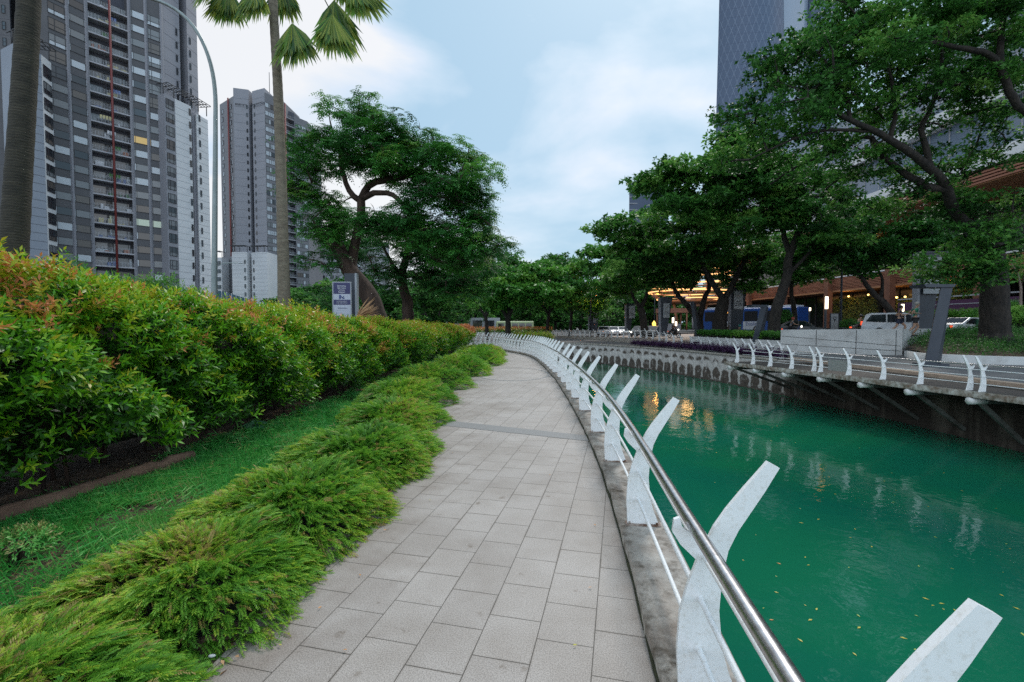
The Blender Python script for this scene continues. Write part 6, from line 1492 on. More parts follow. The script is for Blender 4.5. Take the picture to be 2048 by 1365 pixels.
# banner sign by the leaning tree
sg = empty('banner_sign', tuple(D(685, 16.6)), R(4), 'blue and white information banner with white lines of writing, below the leaning trunk', 'banner sign')
M_navy = mat('navy_banner', (.040, .04, .12), .5); M_bwhite = nmat('white_banner', (.42, .44, .52), (.48, .50, .58), 2, .5); M_text = mat('white_print', (.62, .62, .68), .6); M_btext = mat('navy_print', (.06, .08, .22), .6)
zt = P(684, 565, 16.6).z; w_ = .32
MB().box(-w_, w_, -.02, .02, zt - 1.75, zt).build('panel', M_bwhite, sg)
MB().box(-w_ + .03, w_ - .01, -.026, -.02, zt - .42, zt - .02).build('panel', M_navy, sg); MB().box(-w_ + .03, w_ - .01, -.026, -.02, zt - .81, zt - .63).build('panel', M_navy, sg)
for txt, size, z in (('Berkarya', .085, -.135), ('Bersama', .085, -.21), ('Untuk', .085, -.285), ('Negeri', .085, -.36), ('LAYANAN SURVEY', .045, -.69), ('ISI DI LINK BAWAH', .045, -.75)): sign_text(sg, txt, size, (0.0, -.028, zt + z), (R(90), 0, 0), M_text)
b = MB(); b.box(-.10, -.03, -.027, -.02, zt - .6, zt - .46); b.box(.02, .09, -.027, -.02, zt - .6, zt - .55); b.tube([Vector((-.03, -.025, zt - .50)), Vector((.01, -.025, zt - .56)), Vector((.07, -.025, zt - .50))], .012, 5); b.build('emblem', M_btext, sg)
sign_text(sg, 'Kontak kami di kota', .04, (.02, -.028, zt - .93), (R(90), 0, 0), M_btext)
b = MB()
for x in (-w_, w_): b.box(x - .015, x + .015, -.03, .03, 0, zt + .02)
b.box(-w_, w_, -.03, .03, zt, zt + .02); b.build('frame', M_lightframe, sg)
pl = empty('sign_pillar', tuple(D(706, 17.4)), R(4), 'dark grey sign pillar behind the information banner', 'pillar')
zt2 = P(706, 548, 17.4).z
MB().plate([(-.10, 0), (.12, 0), (.20, zt2), (-.26, zt2)], .28).build('shaft', M_slate, pl); MB().box(.13, .2, -.16, .12, 0, zt2 + .01).build('side_trim', M_lightframe, pl)
# dead palm frond caught on the hedge
df = empty('dead_palm_frond', tuple(P(735, 640, 16.0)), 0, 'dry brown palm frond lying on top of the hedge beside the leaning trunk', 'palm frond')
g = np.random.default_rng(510); parts = []
h0 = P(712, 638, 15.9)
for k in range(60):
    a = g.uniform(-.15, 1.15); d_ = np.array([math.cos(a), g.normal(0, .25), math.sin(a) * .9]); parts.append(leaves(np.array([tuple(h0)]) + g.normal(0, .03, (1, 3)), d_[None], np.array([[0, -1., .3]]), g.uniform(.45, .95), .055, np.array([g.random()])))
child_leaves('blades', parts, LM_dead, df, df.location)
MB().tube([h0 - df.location + Vector((-.2, 0, -.15)), h0 - df.location, P(748, 612, 15.9) - df.location], [.03, .025, .01], 6).build('rib', mat('dry_rib', (.35, .2, .1), .7), df)
# fallen log
def log(label, a, c, r0, r1):
    a, c = Vector(a), Vector(c); root = empty('log', a, 0, label, 'log'); n_ = 14; b = MB(); g = np.random.default_rng(int(abs(a.x * 100)))
    pts = [(c - a) * (i / n_) + Vector((0, 0, .0)) + Vector(tuple(g.normal(0, .008, 3))) for i in range(n_ + 1)]
    b.tube(pts, [r0 + (r1 - r0) * i / n_ + g.normal(0, .004) for i in range(n_ + 1)], 12); b.build('trunk', nmat('bleached_log', (.11, .06, .04), (.22, .13, .09), 5, .9, bump=1, bscale=25, dist=.02, stretch=(1, .4, 1)), root); return root
log('fallen brown log lying at the foot of the hedge, near left', (-4.35, 3.75, .07), (-4.0, 5.65, .09), .10, .055)
log('short pale log lying across the grass beside the hedge', (-3.9, 11.3, .06), (-3.0, 11.5, .06), .07, .06)
# broad striped leaf plant under the hedge
vp = empty('broadleaf_plant', tuple(G(508, 868)), 0, 'broad striped leaf plant growing under the hedge', 'plant')
M_bl = nmat('striped_leaf', (.015, .09, .03), (.08, .2, .10), 14, .35, stretch=(1, 6, 1))
for i, (az, el, L_) in enumerate(((10, 25, .24), (-25, -5, .26), (-75, -10, .2), (200, 10, .2), (150, 30, .16), (100, 50, .16), (-110, 5, .2))):
    az, el = R(az), R(el); d_ = Vector((math.cos(az) * math.cos(el), math.sin(az) * .6, math.sin(el))); s_ = d_.cross(Vector((0, -.6, 1))).normalized(); nn_ = s_.cross(d_)
    o0 = Vector((0, 0, .14)); b = MB(); k = 7; vs = []
    for j in range(k + 1):
        u = j / k; w_ = .05 * math.sin(math.pi * min(.98, u * .93 + .05)) ** .8; c0 = o0 + d_ * (L_ * u) - Vector((0, 0, .35 * L_ * u * u)); vs += [c0 - s_ * w_ + nn_ * .012, c0, c0 + s_ * w_ + nn_ * .012]
    b.add(vs, [(3 * j + i_, 3 * j + i_ + 1, 3 * j + i_ + 4, 3 * j + i_ + 3) for j in range(k) for i_ in (0, 1)]); b.build('leaf', M_bl, vp)
MB().tube([(0, 0, -.02), (0, 0, .15)], [.02, .012], 6).build('stem', M_palmstem, vp)
bush('weed', 'round leafy weed on the bare soil at the near left', 'weed', (-3.55, 3.25, .10), (.17, .17, .13), 130, .035, LM_grass, .6, 515, core=False, base=0)
bush('weed', 'low leafy weed patch at the left edge of the bare soil', 'weed', (-3.35, 2.55, .06), (.2, .2, .10), 120, .035, LM_grass, .6, 516, core=False, base=0)
# clear plastic lid caught in the low shrub twigs
ld_ = MB(); ld_.tube([Vector((.052 * math.cos(a), 0, .052 * math.sin(a))) for a in np.linspace(0, 2 * math.pi, 25)], .004, 5, cap=False); ld_.tube([Vector((0, .002, 0)), Vector((0, .004, 0))], .05, 20)
gm = mat('clear_plastic', (.8, .8, .8), .1); gm.node_tree.nodes["Principled BSDF"].inputs['Transmission Weight'].default_value = .9; gm.node_tree.nodes["Principled BSDF"].inputs['Alpha'].default_value = .45
o = ld_.build('plastic_lid', gm); o.location = P(531, 1199, 2.62); o.rotation_euler = (R(-25), 0, R(25)); tag(o, 'round clear plastic lid caught in the low shrub', 'lid')
b = MB(); b.ball((0, 0, 0), (.02, .012, .006), 8, 5); o = b.build('white_wrapper', mat('crumpled_wrapper', (.5, .5, .5), .5)); o.location = G(424, 1312, .02); tag(o, 'crumpled white wrapper on the soil at the path corner', 'litter')

# ================================================================== right bank street furniture
def banner_pylon(label, px, ytop, ybot, d, w_top, w_bot, banner, group='banner pylons along the street', text='SPACE\nAVAILABLE\n021 428082', cap=0.0, m=M_slate, z0=None):
    top = P(px, ytop, d); zb = P(px, ybot, d).z if z0 is None else z0
    root = empty('banner_pylon', (top.x, d, zb), 0, label, 'banner pylon', group); H = top.z - zb
    MB().plate([(-w_bot * .3, 0), (w_bot * .7, 0), (w_top * .8, H), (-w_top * .2 - .0, H)], .35).build('shaft', m, root)
    MB().plate([(-w_bot * .3 - .12, 0), (-w_bot * .3 - .003, 0), (-w_top * .2 - .003, H + .01), (-w_top * .2 - .16, H + .01)], .36).build('side_trim', M_tside, root)
    if cap: MB().box(-w_top * .2, w_top * .8 + cap, -.2, .2, H + .003, H + .12).build('cap', m, root)
    bx, by0, by1, bw = banner; q0, q1 = P(bx, by0, d - .3), P(bx, by1, d - .3); ww = bw / F_PX * d / 2
    MB().box(q0.x - top.x - ww, q0.x - top.x + ww, -.34, -.28, q1.z - zb, q0.z - zb).build('banner', nmat('grey_white_banner', (.30, .31, .33), (.35, .36, .38), 1, .6), root)
    if text:
        o = sign_text(root, text, ww * .36, (q0.x - top.x, -.345, (q0.z + q1.z) / 2 - zb - ww * .75), (R(90), 0, 0), mat('banner_print', (.05, .055, .07), .7))
        b = MB()
        for k in range(3): b.tube([Vector((q0.x - top.x + ww * (-.25 + .25 * k), -.345, (q0.z + q1.z) / 2 - zb + ww * .75)), Vector((q0.x - top.x + ww * (-.2 + .25 * k), -.345, (q0.z + q1.z) / 2 - zb + ww * 1.15))], ww * .05, 5)
        b.build('emblem', M_tan, root)
    return root
banner_pylon('tall tapered pylon with pale blank banner, right of the two joggers', 1845, 508, 660, 27, 1.25, .75, (1866, 515, 588, 33), text=None, cap=.35)
banner_pylon('grey tapered pylon with writing on its pale banner, in front of the blue bus', 1467, 578, 668, 44, 1.5, .9, (1477, 582, 619, 18), cap=.1)
banner_pylon('dark pylon with brownish banner standing on the plaza left of the V-forked tree', 1325, 597, 672, 46, 1.2, .5, (1333, 607, 636, 12), cap=1.3)
banner_pylon('slim dark pylon with banner behind the parked cars', 1255, 610, 662, 60, .9, .6, (1264, 612, 637, 12), cap=.5)
banner_pylon('far pale pylon with small white banner left of the parked cars', 1183, 619, 664, 72, 1.6, 1.2, (1191, 624, 645, 9), cap=.0, m=M_slate)
def slanted_pillar(label, top_l, top_r, bot_l, bot_r, d, zb, plate_to=None, th=.42):
    a, b_, c, e = P(*bot_l, d), P(*bot_r, d), P(*top_r, d), P(*top_l, d)
    a.z = b_.z = zb; root = empty('slanted_pillar', tuple((a + b_) / 2), 0, label, 'pillar', 'slanted dark pillars along the promenade'); o0 = root.location
    bk = Vector((.35, th, 0)); q = MB(); q.hexa([a - o0, b_ - o0, b_ - o0 + bk + Vector((.25, 0, 0)), a - o0 + bk, e - o0, c - o0, c - o0 + bk, e - o0 + bk]); q.build('shaft', M_slate, root, bevel=.02)
    if plate_to:
        f, h = P(*plate_to[0], d), P(*plate_to[1], d); t_ = c.z
        q = MB(); q.hexa([Vector((f.x, d - .05, t_)) - o0, Vector((c.x, d - .05, t_)) - o0, Vector((c.x, d + th + .3, t_)) - o0, Vector((f.x, d + th + .3, t_)) - o0, Vector((f.x - .1, d - .05, t_ + .13)) - o0, Vector((c.x + .1, d - .05, t_ + .13)) - o0, Vector((c.x + .1, d + th + .3, t_ + .13)) - o0, Vector((f.x - .1, d + th + .3, t_ + .13)) - o0]); q.build('top_plate', M_slate, root)
    q = MB(); q.prism([(-.35, -.1), (.75, -.1), (1.0, th + .35), (-.1, th + .35)], -.05, .12); q.build('foot', M_slate, root)
    return root
slanted_pillar('big slanted dark blue-grey pillar with flat top plate, in front of the concrete wall', (1882, 575), (1906, 575), (1848, 731), (1872, 731), 19.6, -.08, ((1851, 570), (1907, 570)))
slanted_pillar('slanted dark pillar standing before the bus and the low wall', (1521, 614), (1534, 614), (1499, 697), (1510, 697), 31, -.12, ((1505, 611), (1535, 611)))
slanted_pillar('thin slanted dark pillar joined to the V-forked tree', (1381, 606), (1388, 606), (1391, 668), (1398, 668), 43, .45, ((1381, 604), (1398, 604)), .5)
slanted_pillar('farthest slanted dark pillar behind the parked cars', (1280, 619), (1284, 619), (1288, 662), (1293, 662), 58, .2, ((1280, 617), (1300, 617)), .5)

def street_lamp(label, px, ytop, d, hx, hy, m, energy, ybase=664, col=(1, .45, .1)):
    zb = street_z(0, d); base = P(px, 650, d); root = empty('street_lamp', (base.x, d, zb), 0, label, 'street lamp', 'lit street lamps'); t_ = P(px, ytop, d) - root.location; h = P(hx, hy, d) - root.location
    MB().tube([Vector((0, 0, 0)), Vector((0, 0, t_.z)), h + Vector((0, 0, .12))], [.11, .07, .05], 8).build('pole', M_slate, root)
    MB().ball(h, (.22, .14, .10), 10, 6).build('lamp', m, root)
    l_ = bpy.data.lights.new('street_lamp_light', 'POINT'); l_.energy = energy; l_.color = col; l_.shadow_soft_size = .25; lo = bpy.data.objects.new('street_lamp_light', l_); COL.objects.link(lo); lo.parent = root; lo.location = h + Vector((0, -.1, -.3)); return root
street_lamp('lit orange street lamp on dark pole above the parked motorbikes', 1681, 512, 40, 1651, 503, M_lampo, 4)
street_lamp('lit orange lamp glowing through the trees at the bend, far away', 1181, 600, 66, 1193, 592, M_lampo, 120)
street_lamp('faint lit orange lamp above the plaza, between two pylons', 1309, 592, 80, 1315, 588, M_lampo, 60)
def tube_light(label, px, y0, y1, d, w=.12, m=None, cat='light'):
    a, b_ = P(px, y1, d), P(px, y0, d); zb = street_z(0, d); root = empty('tube_light', (a.x, d, zb), 0, label, cat, 'upright white tube lights')
    MB().box(-w / 2, w / 2, -w / 2, w / 2, a.z - zb, b_.z - zb).build('tube', m or M_tube, root); MB().box(-w * .6, w * .6, w / 2 + .005, w * .5 + .08, 0, b_.z - zb + .05).build('back_post', M_slate, root)
tube_light('bright upright white tube light beside the lit greenery above the motorbikes', 1653, 594, 618, 42, .17)
tube_light('upright tube light between the joggers and the small leaning tree', 1805, 609, 623, 38, .14)
tube_light('short upright tube light on the plaza left of the kiosk roof', 1346, 636, 646, 70, .2)
tube_light('low upright tube light on the plaza beside the riders', 1352, 644, 652, 70, .2)
tube_light('small tube light beside the timber column', 1620, 616, 622, 44, .1)
sb_ = empty('light_banner', tuple(D(1287, 75)) , 0, 'tall narrow white lit flag banner behind the far slanted pillar', 'banner'); sb_.location.z = street_z(0, 75)
q = MB(); q.plate([(-.25, .3), (.15, .3), (.35, 3.6), (-.35, 3.6)], .06); q.build('banner', mat('lit_white_banner', (.7, .75, .85), .5, emit=(.6, .75, 1), es=.5), sb_); MB().tube([(.0, .05, 0), (.0, .05, 3.6)], .03, 5).build('pole', M_slate, sb_)
st = empty('glowing_sculpture', tuple(D(1308, 70)), 0, 'small glowing yellow garden sculpture on the plaza edge', 'sculpture'); st.location.z = street_z(0, 70)
q = MB(); q.tube([(0, 0, 0), (0, 0, .7), (.05, 0, 1.4), (-.02, 0, 1.9), (0, 0, 2.3)], [.28, .34, .22, .28, .05], 10); q.build('figure', mat('yellow_glow', (.9, .6, .1), .5, emit=(1, .62, .1), es=1.6), st); MB().box(-.4, .4, -.4, .4, -.05, .12).build('plinth', M_slate, st)
pbd = empty('pictogram_board', tuple(D(1668, 36)), 0, 'pale board with a round-headed pin symbol beside the parked motorbikes', 'sign board'); pbd.location.z = .82
q = MB(); q.box(-.28, .28, -.04, .04, .25, 1.75); q.build('panel', nmat('pale_board', (.22, .23, .24), (.28, .29, .3), 2, .6), pbd); q = MB(); q.box(-.34, -.29, -.05, .05, 0, 1.8); q.box(.29, .34, -.05, .05, 0, 1.8); q.box(-.29, .29, -.05, .05, 1.76, 1.8); q.build('frame', M_slate, pbd)
q = MB(); q.tube([Vector((.11 * math.cos(a), -.05, 1.42 + .11 * math.sin(a))) for a in np.linspace(0, 6.283, 21)], .02, 5, cap=False); q.tube([Vector((0, -.05, 1.3)), Vector((0, -.05, 1.1))], [.05, .01], 6); q.build('symbol', M_frame, pbd)
bush('potted_shrub', 'dense dark rounded shrub beside the end of the bus', 'shrub', (D(1568, 40).x, 40, 1.95), (.75, .7, 1.1), 900, .10, LM_dark, .25, 520)
bush('potted_shrub', 'dark sprawling shrub between the pictogram board and the van rider', 'shrub', (D(1698, 38).x, 38, 1.45), (.8, .7, .65), 600, .10, LM_dark, .3, 521)
for (px_, d_, z_, r_, t_, lb) in ((2005, 36, 2.4, 1.3, .55, 'bright leafy bush with pale leaves right of the massive trunk'), (2040, 30, 1.9, 1.0, .7, 'low leafy bush at the right edge by the kerb'), (1955, 39, 2.0, .9, .45, 'small bush glimpsed left of the massive trunk')):
    c_ = D(px_, d_); bush('leafy_bush', lb, 'bush', (c_.x, d_, z_), (r_, r_, r_ * .9), 900, .15, LM_mid, t_, 522 + px_ % 7, base=.85)
sp = empty('spindly_tree', tuple(D(2037, 33)), 0, 'spindly pale trunk sapling at the right edge before the canopy', 'tree'); sp.location.z = .82
MB().tube([(0, 0, 0), (.1, 0, 2), (.05, 0, 3.6), (-.2, 0, 4.6), (-.9, 0, 5.6)], [.11, .09, .07, .04, .015], 8).build('trunk', nmat('pale_bark', (.16, .12, .10), (.26, .2, .17), 5, .8), sp)
MB().tube([(.05, 0, 3.6), (.5, .2, 4.6), (.8, .3, 5.6)], [.05, .03, .012], 6).build('branches', M_bark2, sp)
g = np.random.default_rng(530); n = 260; pos = np.stack([g.normal(0.1, .7, n), g.normal(0, .6, n), 5.2 + g.normal(0, .6, n)], 1)
V, Q, T = join(hedge_shoots(g, pos, g.normal(0, 1, (n, 3)), 6, .16, .5 + g.normal(0, .15, n))); addobj('crown', fastmesh('crown', V, Q, T), LM_mid, sp)

# ================================================================== vehicles
M_tyre = mat('tyre_rubber', (.015, .015, .016), .8); M_rim = mat('alloy_rim', (.4, .4, .42), .3, .9); M_cglass = mat('tinted_car_glass', (.012, .015, .018), .06, spec=.9)
M_head = mat('lit_headlight', (1, 1, .95), .3, emit=(1, .95, .8), es=3); M_tail = mat('lit_tail_light', (.6, .05, .02), .4, emit=(1, .12, .04), es=.8); M_amber = mat('lit_amber_light', (1, .4, .05), .4, emit=(1, .45, .08), es=2.5)
def wheel(parent, x, y, r, w, side=1):
    q = MB(); q.tube([(x, y - w / 2, r), (x, y - w / 2 + .02, r), (x, y + w / 2 - .02, r), (x, y + w / 2, r)], [r * .94, r, r, r * .94], 24); wl = q.build('wheel', M_tyre, parent)
    q = MB(); yo = y + side * (w / 2 + .004); q.tube([(x, yo - .004, r), (x, yo + .004, r)], r * .62, 18)
    for k in range(5): a = k * 1.2566; q.tube([Vector((x, yo + side * .01, r)), Vector((x + r * .58 * math.cos(a), yo + side * .01, r + r * .58 * math.sin(a)))], r * .07, 5)
    q.build('rim', M_rim, wl); return wl
def car(name, label, loc, rz, prof, glass, L_, W, m_paint, lights=(True, True), wheels=(.8, 3.4), wr=.33, group=None, cat='car', shoulder=.95):
    """prof: closed side outline (x, z); glass: list of side-window outlines; front towards -x"""
    root = empty(name, loc, rz, label, cat, group)
    n = len(prof); hw = W / 2
    def yy(z): return hw if z < shoulder else hw - (z - shoulder) * .22
    V = [(x, -yy(z), z) for x, z in prof] + [(x, yy(z), z) for x, z in prof]
    b = MB(); b.add(V, [tuple(range(n)), tuple(reversed(range(n, 2 * n)))] + [((i + 1) % n, i, n + i, n + (i + 1) % n) for i in range(n)])
    me = b.mesh('body'); bm = bmesh.new(); bm.from_mesh(me); bmesh.ops.triangulate(bm, faces=[f for f in bm.faces if len(f.verts) > 4]); bmesh.ops.recalc_face_normals(bm, faces=bm.faces); bm.to_mesh(me); bm.free()
    o = addobj('body', me, m_paint, root); bv = o.modifiers.new('bevel', 'BEVEL'); bv.width = .05; bv.segments = 3; bv.limit_method = 'ANGLE'; bv.angle_limit = R(40)
    for gl in glass:
        for s in (-1, 1):
            q = MB(); k = len(gl); vs = [(x, s * (yy(z) + .004), z) for x, z in gl] + [(x, s * (yy(z) - .03), z) for x, z in gl]
            q.add(vs, [tuple(range(k)) if s < 0 else tuple(reversed(range(k))), tuple(reversed(range(k, 2 * k)))] + [((i + 1) % k, i, k + i, k + (i + 1) % k) for i in range(k)]); q.build('side_window', M_cglass, root)
    return root
def screens(root, pts, W, name):
    """glass sheet between two profile points"""
    (x0, z0), (x1, z1) = pts; q = MB(); nx, nz = -(z1 - z0), (x1 - x0); l_ = math.hypot(nx, nz); nx, nz = nx / l_, nz / l_
    if name == 'windscreen' and nx > 0: nx, nz = -nx, -nz
    if name == 'rear_window' and nx < 0: nx, nz = -nx, -nz
    a = .012; w0, w1 = W / 2 - .12, W / 2 - .22
    q.add([(x0 + nx * a, -w0, z0 + nz * a), (x0 + nx * a, w0, z0 + nz * a), (x1 + nx * a, w1, z1 + nz * a), (x1 + nx * a, -w1, z1 + nz * a), (x0 - nx * a, -w0, z0 - nz * a), (x0 - nx * a, w0, z0 - nz * a), (x1 - nx * a, w1, z1 - nz * a), (x1 - nx * a, -w1, z1 - nz * a)], [(0, 1, 2, 3), (7, 6, 5, 4), (0, 4, 5, 1), (1, 5, 6, 2), (2, 6, 7, 3), (3, 7, 4, 0)])
    q.build(name, M_cglass, root)
van_prof = [(0.0, .35), (.02, .75), (.18, .92), (1.05, 1.08), (1.75, 1.62), (2.3, 1.74), (4.1, 1.74), (4.42, 1.6), (4.62, 1.05), (4.68, .8), (4.68, .35), (4.1, .25), (3.95, .3), (3.9, .55), (3.65, .68), (3.4, .55), (3.35, .28), (1.25, .25), (1.2, .5), (.95, .66), (.7, .5), (.65, .25)]
silver = mat('silver_white_paint', (.42, .43, .45), .3, .25)
vloc = D(1802, 32.5); van = car('minivan', 'silver white minivan parked on the street behind the concrete wall', (vloc.x + 1.95, 32.5 - 1.35, .83), R(145), van_prof, [[(1.25, 1.10), (1.82, 1.56), (2.2, 1.62), (2.2, 1.08)], [(2.28, 1.08), (2.28, 1.63), (3.2, 1.63), (3.2, 1.08)], [(3.28, 1.08), (3.28, 1.63), (4.1, 1.6), (4.42, 1.12)]], 4.68, 1.75, silver, cat='van')
for x in (.95, 3.65):
    for s in (-1, 1): wheel(van, x, s * .78, .32, .2, s)
screens(van, ((1.12, 1.12), (1.72, 1.58)), 1.75, 'windscreen'); screens(van, ((4.60, 1.12), (4.44, 1.55)), 1.75, 'rear_window')
for s in (-1, 1):
    MB().box(.0, .18, s * .72 - .12, s * .72 + .12, .68, .86).build('headlight', M_lightframe, van); MB().box(4.58, 4.7, s * .75 - .08, s * .75 + .08, .85, 1.15).build('tail_light', M_tail, van); MB().ball((1.35, s * .98, 1.15), (.09, .1, .07), 8, 5).build('wing_mirror', silver, van)
sed_prof = [(0.0, .3), (.0, .6), (.25, .78), (1.15, .9), (1.85, 1.38), (2.9, 1.42), (3.6, 1.0), (4.3, .95), (4.4, .6), (4.35, .3), (3.9, .22), (3.8, .5), (3.5, .62), (3.2, .5), (3.1, .22), (1.2, .22), (1.1, .5), (.85, .62), (.6, .5), (.5, .22)]
def sedan(label, px, d, rz, c, head=True, group='cars on the street beyond the raised railing'):
    p = D(px, d); m = mat('car_paint', c, .3, .2); r_ = car('car', label, (p.x, d, street_z(0, d)), rz, sed_prof, [[(1.35, .93), (1.9, 1.32), (2.3, 1.35), (2.3, .93)], [(2.38, .93), (2.38, 1.35), (2.85, 1.35), (3.4, 1.0)]], 4.4, 1.75, m, group=group, shoulder=.88)
    for x in (.85, 3.5):
        for s in (-1, 1): wheel(r_, x, s * .78, .31, .2, s)
    screens(r_, ((1.2, .93), (1.82, 1.35)), 1.75, 'windscreen'); screens(r_, ((3.55, 1.04), (2.95, 1.4)), 1.75, 'rear_window')
    for s in (-1, 1):
        MB().ball((.02, s * .62, .64), (.05, .13, .08), 8, 5).build('headlight', M_head if head else M_lightframe, r_); MB().box(4.34, 4.41, s * .68 - .13, s * .68 + .13, .68, .84).build('tail_light', M_tail, r_)
    return r_
c1 = sedan('silver car leftmost of the line beyond the far railing', 1206, 66, R(75), (.35, .36, .40), False)
c2 = sedan('white car with lit headlights, second in the line beyond the railing', 1233, 70, R(95), (.6, .6, .62))
c3_ = sedan('white car half hidden, third in the line beyond the railing', 1252, 76, R(95), (.6, .6, .6))
c4 = sedan('dark car with glowing amber light behind the pylon', 1272, 58, R(60), (.03, .03, .035), True)
MB().ball((.05, -.7, .7), .12, 8, 5).build('indicator', M_amber, c4)
c5 = sedan('dark grey car nearest the far slanted pillar', 1292, 56, R(50), (.06, .06, .065), False)
c6 = sedan('dark car with pale windscreen parked left of the pictogram board', 1664, 37, R(150), (.035, .037, .04), True, 'street')
c7 = sedan('white car half hidden between the pylon and the big slanted pillar', 1990, 33.5, R(185), (.55, .56, .58), False, 'street')
gv = empty('green_van', tuple(D(1030, 88)), R(0), 'pale green minibus glimpsed behind the canal bend trees', 'minibus'); gv.location.z = -.2
MB().box(-3.6, 3.6, -1, 1, .4, 2.6).build('body', nmat('pale_green_paint', (.35, .42, .2), (.45, .5, .28), 1, .5), gv, bevel=.25)
for k in range(5): MB().box(-3.2 + 1.32 * k, -2.1 + 1.32 * k, -1.02, -.98, 1.4, 2.2).build('window', M_cglass, gv)
for x in (-2.4, 2.4):
    for s in (-1, 1): wheel(gv, x, s * .9, .42, .25, s)
# bus
M_bblue = mat('deep_blue_bus_paint', (.012, .06, .24), .3, .1); M_busglass = mat('dark_bus_glass', (.012, .013, .016), .35, spec=.3)
M_bgraph = mat('white_bus_graphic', (.42, .44, .48), .4)
pa_, pb_ = D(1403, 61), D(1600, 50); bd = (pb_ - pa_); BL = 12.2; ang = math.atan2(bd.y, bd.x)
bus = empty('city_bus', (pa_.x, pa_.y, .66), ang, 'blue city bus with white wave graphics standing behind the trimmed hedge', 'bus')
BL = bd.length * .98
MB().box(0, BL, 0, 2.5, .3, 3.05).build('body', M_bblue, bus, bevel=.12)
MB().box(.5, BL - .5, .4, 2.1, 3.06, 3.28).build('roof_unit', M_bgraph, bus, bevel=.05)
for k in range(6):
    x = .5 + k * (BL - 1.2) / 6; MB().box(x, x + (BL - 1.2) / 6 - .18, -.02, .02, 1.5, 2.7).build('window', M_busglass, bus)
MB().box(1.6, 2.6, -.03, .02, .45, 2.55).build('door', M_busglass, bus); MB().box(-.02, .02, .2, 2.3, 1.3, 2.7).build('windscreen', M_busglass, bus)
def graphic(prof, dy):
    q = MB(); q.plate([(BL * x, z) for x, z in prof], .03, Matrix.Translation(Vector((0, -.02 - dy, 0)))); q.build('graphic', M_bgraph, bus)
graphic([(.25, .45), (.29, .95), (.25, 1.3), (.30, 1.46), (.42, 1.46), (.44, .45)], 0); graphic([(.48, .5), (.48, 1.46), (.68, 1.46), (.66, .5)], .001); graphic([(.74, .45), (.775, 1.35), (.85, .45)], .002)
sign_text(bus, 'Ecoline', .62, (BL * .58, -.045, 1.15), (R(90), 0, 0), M_btext)
MB().box(BL * .31, BL * .37, -.035, .0, 2.5, 2.66).build('route_display', M_amber, bus)
for x in (BL * .2, BL * .62):
    wheel(bus, x, .10, .48, .28, -1)

# ================================================================== people (continuous skinned bodies)
def skin_obj(name, V, E, Rd, m, parent, sub=2, rootv=0):
    me = bpy.data.meshes.new(name); me.from_pydata([tuple(v) for v in V], E, []); o = bpy.data.objects.new(name, me); COL.objects.link(o)
    sk = o.modifiers.new('skin', 'SKIN'); sk.use_smooth_shade = True; sk.branch_smoothing = .5
    for i, r_ in enumerate(Rd):
        s = me.skin_vertices[0].data[i]; s.radius = (r_, r_) if not isinstance(r_, tuple) else r_; s.use_root = (i == rootv)
    ss = o.modifiers.new('sub', 'SUBSURF'); ss.levels = sub; ss.render_levels = sub
    bpy.context.view_layer.update(); m2 = bpy.data.meshes.new_from_object(o.evaluated_get(bpy.context.evaluated_depsgraph_get())); bpy.data.objects.remove(o)
    m2.name = name
    return addobj(name, m2, m, parent)
SKIN = mat('skin_tone', (.36, .20, .13), .5); HAIR = mat('dark_hair', (.012, .010, .009), .6); HAIRG = mat('grey_hair', (.35, .33, .30), .6)
